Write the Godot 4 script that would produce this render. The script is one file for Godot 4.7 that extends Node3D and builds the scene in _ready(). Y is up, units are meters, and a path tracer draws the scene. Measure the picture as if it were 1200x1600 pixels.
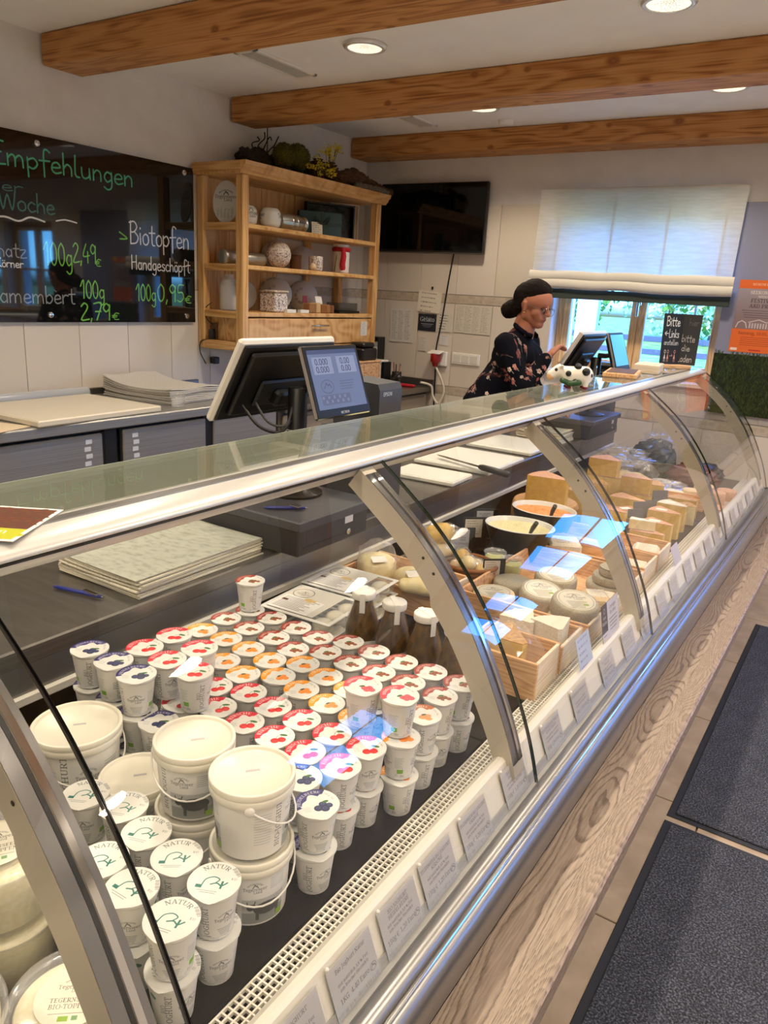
extends Node3D
# A dairy shop: a long curved-glass counter, wall tiles, beams, shelves, two tills and a shop assistant.

var M := {}
var used := {}
var rng := RandomNumberGenerator.new()
var fonts := {}

func _ready():
	rng.seed = 7
	# --- camera
	var cam := Camera3D.new()
	cam.name = "camera"
	cam.position = Vector3(0, 1.58, 0)
	cam.rotation_degrees = Vector3(-16.2123, 32.4951, 3.2698)
	cam.fov = rad_to_deg(2.0 * atan(800.0 / 1180.0))
	cam.near = 0.02
	cam.current = true
	add_child(cam)
	# --- sky, exposure
	var env := Environment.new()
	env.background_mode = Environment.BG_SKY
	var sky := Sky.new()
	var sm := ProceduralSkyMaterial.new()
	sm.sky_top_color = Color(0.13, 0.38, 0.86)
	sm.sky_horizon_color = Color(0.42, 0.74, 0.98)
	sm.ground_bottom_color = Color(0.25, 0.33, 0.16)
	sm.ground_horizon_color = Color(0.55, 0.66, 0.48)
	sm.sky_energy_multiplier = 3.3
	sm.ground_energy_multiplier = 1.0
	sky.sky_material = sm
	env.sky = sky
	env.tonemap_mode = Environment.TONE_MAPPER_LINEAR
	env.tonemap_exposure = 1.08
	env.sdfgi_enabled = true
	env.ssao_enabled = true
	env.ssil_enabled = true
	var we := WorldEnvironment.new()
	we.name = "environment"
	we.environment = env
	add_child(we)
	# --- sun: behind the building, so that it lights the meadow and stays out of the room
	var sun := DirectionalLight3D.new()
	sun.name = "sun"
	sun.light_energy = 2.6
	sun.light_color = Color(1.0, 0.95, 0.86)
	sun.light_angular_distance = 0.6
	sun.shadow_enabled = true
	sun.rotation_degrees = Vector3(-48, -22, 0)
	add_child(sun)
	materials()
	counter_mats()
	build_lamps()
	build_room()
	build_window()
	build_outside()
	build_counter()
	build_wall_things()
	build_cabinet()
	build_back_counter()
	build_worktop_things()
	build_till()
	build_dairy()
	build_cheese()
	build_far_end()
	build_person()

# ---------------------------------------------------------------- nodes
func numbered(n: String) -> String:
	if not used.has(n):
		used[n] = 0
		return n
	used[n] += 1
	return "%s_%03d" % [n, used[n]]

func thing(n: String, label: String, cat: String, at := Vector3.ZERO, turn := 0.0, group := "") -> Node3D:
	var o := Node3D.new()
	o.name = numbered(n)
	add_child(o)
	o.position = at
	o.rotation.y = turn
	return tag(o, label, cat, group)

func tag(o, label: String, cat: String, group := ""):
	o.set_meta("label", label)
	o.set_meta("category", cat)
	if group != "":
		o.set_meta("group", group)
	return o

func part(parent: Node3D, n: String, mesh: Mesh, m: Material, at := Vector3.ZERO, rot := Vector3.ZERO, label := "") -> MeshInstance3D:
	var o := MeshInstance3D.new()
	o.name = n
	o.mesh = mesh
	o.material_override = m
	o.position = at
	o.rotation = rot
	if label != "":
		o.set_meta("label", label)
	parent.add_child(o, true)
	return o

func solo(n: String, mesh: Mesh, m: Material, label: String, cat: String, at := Vector3.ZERO, rot := Vector3.ZERO, group := "") -> MeshInstance3D:
	var o := MeshInstance3D.new()
	o.name = numbered(n)
	o.mesh = mesh
	o.material_override = m
	add_child(o)
	o.position = at
	o.rotation = rot
	return tag(o, label, cat, group)

func struct(n: String, mesh: Mesh, m: Material, at := Vector3.ZERO) -> MeshInstance3D:
	var o := MeshInstance3D.new()
	o.name = numbered(n)
	o.mesh = mesh
	o.material_override = m
	add_child(o)
	o.position = at
	o.set_meta("kind", "structure")
	return o

# ---------------------------------------------------------------- materials
func mat(key: String, c: Color, rough := 0.6, metal := 0.0, spec := 0.5) -> StandardMaterial3D:
	var m := StandardMaterial3D.new()
	m.resource_name = key
	m.albedo_color = c
	m.roughness = rough
	m.metallic = metal
	m.metallic_specular = spec
	M[key] = m
	return m

func rgb8(r: float, g: float, b: float) -> Color:
	return Color(r / 255.0, g / 255.0, b / 255.0)

func pane(key: String, c: Color, alpha: float, rough := 0.0) -> StandardMaterial3D:
	var m := mat(key, Color(c.r, c.g, c.b, alpha), rough)
	m.transparency = BaseMaterial3D.TRANSPARENCY_ALPHA
	return m

func noise_image(w: int, h: int, seed_: int, freq: float, octaves := 4, sx := 1.0, sy := 1.0) -> PackedFloat32Array:
	var n := FastNoiseLite.new()
	n.seed = seed_
	n.noise_type = FastNoiseLite.TYPE_SIMPLEX_SMOOTH
	n.frequency = freq
	n.fractal_octaves = octaves
	var out := PackedFloat32Array()
	out.resize(w * h)
	for y in h:
		for x in w:
			# wraps round by blending with the copy one period away
			var fx := float(x) / w
			var fy := float(y) / h
			var a := n.get_noise_2d(x * sx, y * sy)
			var b := n.get_noise_2d((x - w) * sx, y * sy)
			var c := n.get_noise_2d(x * sx, (y - h) * sy)
			var d := n.get_noise_2d((x - w) * sx, (y - h) * sy)
			var v: float = lerp(lerp(a, b, fx), lerp(c, d, fx), fy)
			var k := sqrt((fx * fx + (1 - fx) * (1 - fx)) * (fy * fy + (1 - fy) * (1 - fy)))
			out[y * w + x] = clampf(v / k * 0.5 + 0.5, 0, 1)
	return out

func ramp_tex(v: PackedFloat32Array, w: int, h: int, cols: Array, lo := 0.2, hi := 0.8) -> ImageTexture:
	var im := Image.create(w, h, false, Image.FORMAT_RGB8)
	for i in w * h:
		var t: float = clampf((v[i] - lo) / (hi - lo), 0, 1) * (cols.size() - 1)
		var k := mini(int(t), cols.size() - 2)
		im.set_pixel(i % w, i / w, cols[k].lerp(cols[k + 1], t - k))
	return ImageTexture.create_from_image(im)

func tri_mat(key: String, tex: Texture2D, scale: Vector3, rough := 0.6, metal := 0.0, world := false, spec := 0.5) -> StandardMaterial3D:
	var m := mat(key, Color.WHITE, rough, metal, spec)
	m.albedo_texture = tex
	m.uv1_triplanar = true
	m.uv1_world_triplanar = world
	m.uv1_scale = scale
	return m

func tex_mat(key: String, im: Image, rough := 0.6, metal := 0.0, spec := 0.5) -> StandardMaterial3D:
	var m := mat(key, Color.WHITE, rough, metal, spec)
	m.albedo_texture = ImageTexture.create_from_image(im)
	return m

func wood_tex(seed_: int, dark: Color, mid: Color, light: Color, w := 256, h := 256, knots := 0) -> ImageTexture:
	# long lines along u, tight across v
	var warp := noise_image(w, h, seed_, 0.012, 2, 0.5, 1.0)
	var fine := noise_image(w, h, seed_ + 9, 0.06, 3, 0.10, 2.4)
	var v := PackedFloat32Array()
	v.resize(w * h)
	for i in w * h:
		var ring := sin((warp[i] * 26.0 + float(i / w) / h * TAU * 5.0))
		v[i] = clampf(0.5 + ring * 0.22 + (fine[i] - 0.5) * 0.75, 0, 1)
	var kr := RandomNumberGenerator.new()
	kr.seed = seed_
	for k in knots:
		var c := Vector2(kr.randf_range(12, w - 12), kr.randf_range(20, h - 20))
		var s := kr.randf_range(0.5, 1.3)
		for y in range(int(c.y) - 18, int(c.y) + 19):
			for x in range(int(c.x) - 10, int(c.x) + 11):
				var d := Vector2((x - c.x) / (4.5 * s), (y - c.y) / (10.0 * s)).length()
				if d < 1.0:
					v[y * w + x] = minf(v[y * w + x], 0.12 + 0.10 * sin(d * 9.0))
				elif d < 1.7:
					v[y * w + x] = lerpf(0.25, v[y * w + x], (d - 1.0) / 0.7)
	return ramp_tex(v, w, h, [dark, mid, light, light], 0.1, 0.95)

func materials():
	var plaster := noise_image(128, 128, 3, 0.05)
	tri_mat("plaster", ramp_tex(plaster, 128, 128, [rgb8(222, 219, 214), rgb8(231, 228, 224)]), Vector3(0.7, 0.7, 0.7), 0.9)
	tri_mat("ceiling_paint", ramp_tex(plaster, 128, 128, [rgb8(242, 241, 238), rgb8(247, 246, 243)]), Vector3(0.5, 0.5, 0.5), 0.95)
	for i in 3:
		mat("wall_tile%d" % i, [rgb8(215, 205, 190), rgb8(212, 202, 186), rgb8(217, 207, 194)][i], 0.28)
	mat("grout", rgb8(168, 158, 146), 0.9)
	tri_mat("mosaic", ImageTexture.create_from_image(mosaic_tex()), Vector3(1, 1, 1), 0.5)
	var ft := noise_image(128, 128, 21, 0.03, 5)
	for i in 3:
		tri_mat("floor_tile%d" % i, ramp_tex(ft, 128, 128, [[rgb8(150, 134, 116), rgb8(172, 155, 136)], [rgb8(156, 139, 120), rgb8(178, 160, 141)], [rgb8(146, 131, 114), rgb8(166, 150, 132)]][i]), Vector3(1.7, 1.7, 1.7), 0.45)
	var beam := wood_tex(5, rgb8(142, 86, 40), rgb8(184, 124, 64), rgb8(200, 144, 84), 512, 256, 16)
	tri_mat("beam_wood", beam, Vector3(0.35, 2.2, 2.2), 0.55)
	mat("knot", rgb8(92, 50, 22), 0.6)
	var pine := wood_tex(31, rgb8(184, 130, 70), rgb8(212, 162, 100), rgb8(226, 182, 122))
	tri_mat("pine_z", pine_rot(pine), Vector3(2.4, 2.4, 0.5), 0.42)
	tri_mat("pine_y", pine_rot(pine), Vector3(2.4, 0.5, 2.4), 0.42)
	tri_mat("pine_x", pine, Vector3(0.5, 2.4, 2.4), 0.42)
	var crate := wood_tex(51, rgb8(178, 128, 82), rgb8(205, 158, 110), rgb8(220, 178, 132))
	tri_mat("crate_x", crate, Vector3(1.5, 7, 7), 0.7)
	tri_mat("crate_z", pine_rot(crate), Vector3(7, 7, 1.5), 0.7)
	tri_mat("crate_pale", wood_tex(57, rgb8(196, 176, 152), rgb8(214, 198, 176), rgb8(224, 211, 192)), Vector3(1.5, 7, 1.5), 0.75)
	var fr := wood_tex(71, rgb8(196, 150, 90), rgb8(222, 180, 122), rgb8(232, 196, 142))
	tri_mat("window_wood", pine_rot(fr), Vector3(3, 0.8, 3), 0.45)
	mat("alu", rgb8(205, 203, 198), 0.34, 0.55)
	mat("alu_rail", rgb8(214, 212, 208), 0.3, 0.4)
	mat("post_alu", rgb8(192, 184, 166), 0.45, 0.3)
	mat("chrome", rgb8(210, 210, 208), 0.12, 1.0)
	mat("bumper", rgb8(150, 150, 150), 0.33, 0.9)
	mat("bumper_low", rgb8(150, 150, 150), 0.33, 0.9)
	mat("post_cover", rgb8(138, 138, 138), 0.26, 0.9)
	mat("gasket", rgb8(14, 14, 15), 0.5)
	mat("white_lacquer", rgb8(222, 219, 208), 0.4)
	mat("grey_lacquer", rgb8(160, 160, 158), 0.45)
	var brush := noise_image(128, 128, 81, 0.12, 3, 0.06, 2.2)
	var steel := tri_mat("steel", ramp_tex(brush, 128, 128, [rgb8(122, 120, 116), rgb8(140, 137, 131)]), Vector3(1.2, 6, 6), 0.3, 0.85)
	steel.uv1_scale = Vector3(6, 6, 1.0)
	mat("steel_panel", rgb8(146, 145, 142), 0.38, 0.75)
	mat("deck_black", rgb8(11, 10, 10), 0.3, 0.0, 0.28)
	mat("black_plastic", rgb8(18, 18, 19), 0.38)
	mat("dark_plastic", rgb8(40, 41, 44), 0.45)
	mat("grey_plastic", rgb8(62, 64, 70), 0.5)
	mat("pale_plastic", rgb8(222, 218, 208), 0.35)
	mat("white_plastic", rgb8(236, 233, 226), 0.32)
	mat("white_paper", rgb8(236, 234, 228), 0.85)
	mat("lamp_rim", rgb8(225, 225, 222), 0.3, 0.4)
	mat("reflector", rgb8(235, 235, 235), 0.18, 1.0)
	var gl := mat("lamp_glow", Color(1, 0.98, 0.93), 0.4)
	gl.emission_enabled = true
	gl.emission = Color(1.0, 0.96, 0.88)
	gl.emission_energy_multiplier = 1.4
	pane("glass", Color(0.5, 0.6, 0.56), 0.006)
	pane("top_glass", Color(0.56, 0.59, 0.52), 0.30)
	pane("window_glass", Color(0.97, 0.99, 1.0), 0.02)
	pane("clear_plastic", Color(0.95, 0.96, 0.97), 0.12, 0.12)
	pane("film", Color(0.96, 0.97, 0.98), 0.06, 0.08)
	mat("glass_edge", Color(0.02, 0.13, 0.10), 0.1)
	mat("glass_edge_dark", Color(0.03, 0.035, 0.045), 0.1)
	# --- lamp facets, mosaic, carpet, blind, outdoors
	var cf := Canvas.new(self, 128, 128, rgb8(250, 246, 236))
	for i in 9:
		for j in 26:
			var a := TAU * (j + 0.5 * (i % 2)) / 26.0
			cf.ellipse(64 + cos(a) * (6 + i * 7), 64 + sin(a) * (6 + i * 7), 2.4, 1.6, [rgb8(120, 112, 96), rgb8(255, 255, 255), rgb8(176, 166, 148)][(i * 5 + j * 7) % 3], a)
	var lf := tex_mat("lamp_facets", cf.result(), 0.3)
	lf.uv1_triplanar = true
	lf.uv1_scale = Vector3(5.2, 5.2, 5.2)
	lf.uv1_offset = Vector3(0.5, 0.5, 0.5)
	lf.emission_enabled = true
	lf.emission_operator = BaseMaterial3D.EMISSION_OP_MULTIPLY
	lf.emission = Color(1, 0.97, 0.9)
	lf.emission_texture = lf.albedo_texture
	lf.emission_energy_multiplier = 1.05
	var mf := tri_mat("mosaic_fit", M.mosaic.albedo_texture, Vector3(3.2, 3.2, 3.2), 0.5)
	var cv := noise_image(256, 256, 91, 0.35, 3)
	var cv2 := noise_image(256, 256, 92, 0.02, 3)
	for i in cv.size():
		cv[i] = clampf(0.5 + (cv[i] - 0.5) * 1.6 + (cv2[i] - 0.5) * 0.15, 0, 1)
	var ct := ramp_tex(cv, 256, 256, [rgb8(26, 28, 36), rgb8(54, 58, 70), rgb8(104, 108, 122)], 0.2, 0.85)
	var cp := tri_mat("carpet", ct, Vector3(1.7, 1.7, 1.7), 1.0)
	cp.heightmap_enabled = true
	cp.heightmap_texture = ct
	cp.heightmap_scale = 0.7
	var bl := tri_mat("blind", ramp_tex(noise_image(128, 128, 95, 0.1, 4, 0.2, 2.0), 128, 128, [rgb8(226, 224, 216), rgb8(240, 238, 232)]), Vector3(2, 2, 2), 0.95)
	bl.backlight_enabled = true
	bl.backlight = Color(0.95, 0.95, 0.93)
	var bf := mat("blind_fold", rgb8(222, 217, 204), 0.95)
	bf.backlight_enabled = true
	bf.backlight = Color(0.12, 0.12, 0.11)
	tri_mat("meadow", ramp_tex(noise_image(256, 256, 96, 0.03, 5), 256, 256, [rgb8(74, 112, 26), rgb8(110, 150, 40), rgb8(156, 178, 70)]), Vector3(0.12, 0.12, 0.12), 1.0)
	tri_mat("gravel", ramp_tex(noise_image(128, 128, 97, 0.06, 5), 128, 128, [rgb8(96, 132, 40), rgb8(132, 158, 66), rgb8(170, 180, 112)]), Vector3(0.3, 0.3, 0.3), 1.0)
	mat("fence_wood", rgb8(74, 84, 92), 0.9)
	var lg := mat("leaf_green", rgb8(88, 140, 52), 0.8)
	lg.backlight_enabled = true
	lg.backlight = Color(0.3, 0.45, 0.12)
	var lp := mat("leaf_pale", rgb8(182, 200, 150), 0.8)
	lp.backlight_enabled = true
	lp.backlight = Color(0.45, 0.5, 0.36)
	mat("shed0", rgb8(208, 210, 212), 0.8)
	mat("shed1", rgb8(188, 191, 195), 0.8)

func pine_rot(t: ImageTexture) -> ImageTexture:
	var im: Image = t.get_image().duplicate()
	im.rotate_90(CLOCKWISE)
	return ImageTexture.create_from_image(im)

func mosaic_tex() -> Image:
	var im := Image.create(256, 256, false, Image.FORMAT_RGB8)
	im.fill(rgb8(186, 174, 158))
	var r := RandomNumberGenerator.new()
	r.seed = 3
	for row in 12:
		var x := -r.randi_range(0, 20)
		while x < 256:
			var w := r.randi_range(9, 26)
			var k := r.randf_range(-16, 8)
			im.fill_rect(Rect2i(x, row * 21 + 2, w - 2, 19), rgb8(190 + k, 176 + k, 156 + k))
			x += w
	return im

# ---------------------------------------------------------------- mesh helpers
# every face is given counter-clockwise as seen from outside
func tri(st: SurfaceTool, a: Vector3, b: Vector3, c: Vector3, ua := Vector2.ZERO, ub := Vector2.ZERO, uc := Vector2.ZERO):
	st.set_uv(ua)
	st.add_vertex(a)
	st.set_uv(uc)
	st.add_vertex(c)
	st.set_uv(ub)
	st.add_vertex(b)

func quad(st: SurfaceTool, a: Vector3, b: Vector3, c: Vector3, d: Vector3, u := [Vector2(0, 1), Vector2(1, 1), Vector2(1, 0), Vector2(0, 0)]):
	tri(st, a, b, c, u[0], u[1], u[2])
	tri(st, a, c, d, u[0], u[2], u[3])

func begin() -> SurfaceTool:
	var st := SurfaceTool.new()
	st.begin(Mesh.PRIMITIVE_TRIANGLES)
	st.set_smooth_group(-1)
	return st

func done(st: SurfaceTool) -> ArrayMesh:
	st.generate_normals()
	return st.commit()

func add_box(st: SurfaceTool, c: Vector3, s: Vector3, bev := 0.0, b := Basis.IDENTITY):
	var h := s * 0.5
	bev = minf(bev, 0.45 * minf(s.x, minf(s.y, s.z)))
	var P := func(p: Vector3) -> Vector3: return c + b * p
	for ax in 3:
		var u := (ax + 1) % 3
		var v := (ax + 2) % 3
		for sg in [-1.0, 1.0]:
			var q := []
			for k in [[-1, -1], [1, -1], [1, 1], [-1, 1]]:
				var p := Vector3.ZERO
				p[ax] = sg * h[ax]
				p[u] = k[0] * (h[u] - bev)
				p[v] = k[1] * (h[v] - bev)
				q.append(P.call(p))
			if sg > 0:
				quad(st, q[0], q[1], q[2], q[3])
			else:
				quad(st, q[3], q[2], q[1], q[0])
	if bev <= 0.0:
		return
	for ax in 3:
		var u := (ax + 1) % 3
		var v := (ax + 2) % 3
		for su in [-1.0, 1.0]:
			for sv in [-1.0, 1.0]:
				var e := []
				for k in [[-1.0, 0], [1.0, 0], [1.0, 1], [-1.0, 1]]:
					var p := Vector3.ZERO
					p[ax] = k[0] * (h[ax] - bev)
					p[u] = su * (h[u] - (bev if k[1] == 1 else 0.0))
					p[v] = sv * (h[v] - (0.0 if k[1] == 1 else bev))
					e.append(P.call(p))
				if su * sv < 0:
					quad(st, e[3], e[2], e[1], e[0])
				else:
					quad(st, e[0], e[1], e[2], e[3])
	for sx in [-1.0, 1.0]:
		for sy in [-1.0, 1.0]:
			for sz in [-1.0, 1.0]:
				var a: Vector3 = P.call(Vector3(sx * h.x, sy * (h.y - bev), sz * (h.z - bev)))
				var d: Vector3 = P.call(Vector3(sx * (h.x - bev), sy * h.y, sz * (h.z - bev)))
				var e: Vector3 = P.call(Vector3(sx * (h.x - bev), sy * (h.y - bev), sz * h.z))
				if sx * sy * sz > 0:
					tri(st, a, d, e)
				else:
					tri(st, e, d, a)

func bx(s: Vector3, bev := 0.002, c := Vector3.ZERO) -> ArrayMesh:
	var st := begin()
	add_box(st, c, s, bev)
	return done(st)

# boxes given by two corners, joined in one mesh
func boxes(list: Array, bev := 0.002) -> ArrayMesh:
	var st := begin()
	for e in list:
		var a: Vector3 = e[0]
		var b: Vector3 = e[1]
		add_box(st, (a + b) * 0.5, (b - a).abs(), bev)
	return done(st)

# turned shape; pts = Vector2(radius, height) from bottom to top
func add_lathe(st: SurfaceTool, pts: Array, seg := 24, sxz := Vector2.ONE, c := Vector3.ZERO):
	st.set_smooth_group(-1)
	var n := pts.size()
	for i in n - 1:
		var sharp: bool = false
		st.set_smooth_group(1 if not sharp else -1)
		for j in seg:
			var a0 := TAU * j / seg
			var a1 := TAU * (j + 1) / seg
			var p: Vector2 = pts[i]
			var q: Vector2 = pts[i + 1]
			var A := c + Vector3(cos(a0) * p.x * sxz.x, p.y, -sin(a0) * p.x * sxz.y)
			var B := c + Vector3(cos(a1) * p.x * sxz.x, p.y, -sin(a1) * p.x * sxz.y)
			var C := c + Vector3(cos(a1) * q.x * sxz.x, q.y, -sin(a1) * q.x * sxz.y)
			var D := c + Vector3(cos(a0) * q.x * sxz.x, q.y, -sin(a0) * q.x * sxz.y)
			var u0 := float(j) / seg
			var u1 := float(j + 1) / seg
			var v0 := 1.0 - float(i) / (n - 1)
			var v1 := 1.0 - float(i + 1) / (n - 1)
			if p.x < 1e-6:
				tri(st, A, C, D, Vector2(u0, v0), Vector2(u1, v1), Vector2(u0, v1))
			elif q.x < 1e-6:
				tri(st, A, B, D, Vector2(u0, v0), Vector2(u1, v0), Vector2(u0, v1))
			else:
				quad(st, A, B, C, D, [Vector2(u0, v0), Vector2(u1, v0), Vector2(u1, v1), Vector2(u0, v1)])
	st.set_smooth_group(-1)

func lathe(pts: Array, seg := 24, sxz := Vector2.ONE) -> ArrayMesh:
	var st := begin()
	add_lathe(st, pts, seg, sxz)
	return done(st)

# points doubled so that corners stay crisp
func crisp(pts: Array, e := 0.0006) -> Array:
	var out := []
	for i in pts.size():
		var p: Vector2 = pts[i]
		if i > 0 and i < pts.size() - 1:
			var a: Vector2 = (pts[i - 1] - p).normalized() * e
			var b: Vector2 = (pts[i + 1] - p).normalized() * e
			out.append(p + a)
			out.append(p + b)
		else:
			out.append(p)
	return out

func add_tube(st: SurfaceTool, path: Array, r, seg := 8, cap := true):
	st.set_smooth_group(1)
	var n := path.size()
	var rings := []
	var up := Vector3.UP
	for i in n:
		var t: Vector3 = (path[mini(i + 1, n - 1)] - path[maxi(i - 1, 0)]).normalized()
		if absf(t.dot(up)) > 0.95:
			up = Vector3.RIGHT if absf(t.x) < 0.9 else Vector3.BACK
		var s := t.cross(up).normalized()
		var w := s.cross(t).normalized()
		up = w
		var rr: float = r[i] if r is Array else r
		var ring := []
		for j in seg:
			var a := TAU * j / seg
			ring.append(path[i] + (s * cos(a) + w * sin(a)) * rr)
		rings.append(ring)
	for i in n - 1:
		for j in seg:
			var k := (j + 1) % seg
			quad(st, rings[i][j], rings[i][k], rings[i + 1][k], rings[i + 1][j])
	st.set_smooth_group(-1)
	if cap:
		for j in range(1, seg - 1):
			tri(st, rings[0][0], rings[0][j + 1], rings[0][j])
			tri(st, rings[n - 1][0], rings[n - 1][j], rings[n - 1][j + 1])

func tube(path: Array, r, seg := 8) -> ArrayMesh:
	var st := begin()
	add_tube(st, path, r, seg)
	return done(st)

func smooth_path(pts: Array, per := 6) -> Array:
	var out := []
	var n := pts.size()
	for i in n - 1:
		var a = pts[maxi(i - 1, 0)]
		var b = pts[i]
		var c = pts[i + 1]
		var d = pts[mini(i + 2, n - 1)]
		for k in per:
			var t := float(k) / per
			out.append(0.5 * ((2.0 * b) + (c - a) * t + (2.0 * a - 5.0 * b + 4.0 * c - d) * t * t + (3.0 * b - a - 3.0 * c + d) * t * t * t))
	out.append(pts[n - 1])
	return out

# polygon in the xy plane pushed along z from z0 to z1
func add_prism(st: SurfaceTool, poly: PackedVector2Array, z0: float, z1: float, smooth := false, xf := Transform3D.IDENTITY):
	var zl := minf(z0, z1)
	var zh := maxf(z0, z1)
	if Geometry2D.is_polygon_clockwise(poly):
		poly = poly.duplicate()
		poly.reverse()
	var n := poly.size()
	st.set_smooth_group(1 if smooth else -1)
	for i in n:
		var a := poly[i]
		var b := poly[(i + 1) % n]
		quad(st, xf * Vector3(a.x, a.y, zh), xf * Vector3(a.x, a.y, zl), xf * Vector3(b.x, b.y, zl), xf * Vector3(b.x, b.y, zh))
	st.set_smooth_group(-1)
	var idx := Geometry2D.triangulate_polygon(poly)
	for k in range(0, idx.size(), 3):
		var a := poly[idx[k]]
		var b := poly[idx[k + 1]]
		var c := poly[idx[k + 2]]
		if (b - a).cross(c - a) < 0:
			var t := b
			b = c
			c = t
		tri(st, xf * Vector3(a.x, a.y, zh), xf * Vector3(b.x, b.y, zh), xf * Vector3(c.x, c.y, zh))
		tri(st, xf * Vector3(a.x, a.y, zl), xf * Vector3(c.x, c.y, zl), xf * Vector3(b.x, b.y, zl))

func prism(poly: PackedVector2Array, z0: float, z1: float, smooth := false) -> ArrayMesh:
	var st := begin()
	add_prism(st, poly, z0, z1, smooth)
	return done(st)

# grid[i][j] of points; uv runs with j (u) and i (v)
func add_grid(st: SurfaceTool, g: Array, smooth := true):
	st.set_smooth_group(1 if smooth else -1)
	var n := g.size()
	var m: int = g[0].size()
	for i in n - 1:
		for j in m - 1:
			var u0 := float(j) / (m - 1)
			var u1 := float(j + 1) / (m - 1)
			var v0 := float(i) / (n - 1)
			var v1 := float(i + 1) / (n - 1)
			quad(st, g[i + 1][j], g[i + 1][j + 1], g[i][j + 1], g[i][j], [Vector2(u0, v1), Vector2(u1, v1), Vector2(u1, v0), Vector2(u0, v0)])
	st.set_smooth_group(-1)

func grid_mesh(g: Array, smooth := true) -> ArrayMesh:
	var st := begin()
	add_grid(st, g, smooth)
	return done(st)

# thin card: textured front (facing +z), plain back and rim, w along x, h along y, centred
func card(w: float, h: float, t := 0.001) -> ArrayMesh:
	var st := begin()
	var a := w * 0.5
	var b := h * 0.5
	quad(st, Vector3(-a, -b, t), Vector3(a, -b, t), Vector3(a, b, t), Vector3(-a, b, t))
	var z := [Vector2(0.01, 0.01), Vector2(0.012, 0.01), Vector2(0.012, 0.012), Vector2(0.01, 0.012)]
	quad(st, Vector3(a, -b, 0), Vector3(-a, -b, 0), Vector3(-a, b, 0), Vector3(a, b, 0), z)
	quad(st, Vector3(-a, -b, 0), Vector3(a, -b, 0), Vector3(a, -b, t), Vector3(-a, -b, t), z)
	quad(st, Vector3(-a, b, t), Vector3(a, b, t), Vector3(a, b, 0), Vector3(-a, b, 0), z)
	quad(st, Vector3(a, -b, t), Vector3(a, -b, 0), Vector3(a, b, 0), Vector3(a, b, t), z)
	quad(st, Vector3(-a, -b, 0), Vector3(-a, -b, t), Vector3(-a, b, t), Vector3(-a, b, 0), z)
	return done(st)

# flat disc facing up with planar uv, given a radius function
func lid_mesh(r: float, y0: float, y1: float, tab: float, seg := 32, dome := 0.0) -> ArrayMesh:
	var st := begin()
	var c := Vector3(0, y1 + dome, 0)
	var rim := []
	for j in seg:
		var a := TAU * j / seg
		var d := absf(angle_difference(a, -PI * 0.5 + 0.15))
		var rr := r * (1.0 + tab * maxf(0.0, 1.0 - d / 0.42))
		rim.append(Vector3(cos(a) * rr, 0, -sin(a) * rr))
	for j in seg:
		var p: Vector3 = rim[j]
		var q: Vector3 = rim[(j + 1) % seg]
		var up := Vector3(0, y1, 0)
		var U := func(v: Vector3) -> Vector2: return Vector2(0.5 + v.x / r * 0.47, 0.5 + v.z / r * 0.47)
		st.set_smooth_group(1)
		tri(st, c, p + up, q + up, Vector2(0.5, 0.5), U.call(p), U.call(q))
		st.set_smooth_group(-1)
		var lo := Vector3(0, y0, 0)
		quad(st, p + lo, q + lo, q + up, p + up, [U.call(p), U.call(q), U.call(q), U.call(p)])
		tri(st, lo, q + lo, p + lo, Vector2(0.5, 0.97), Vector2(0.5, 0.97), Vector2(0.5, 0.97))
	return done(st)

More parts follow.
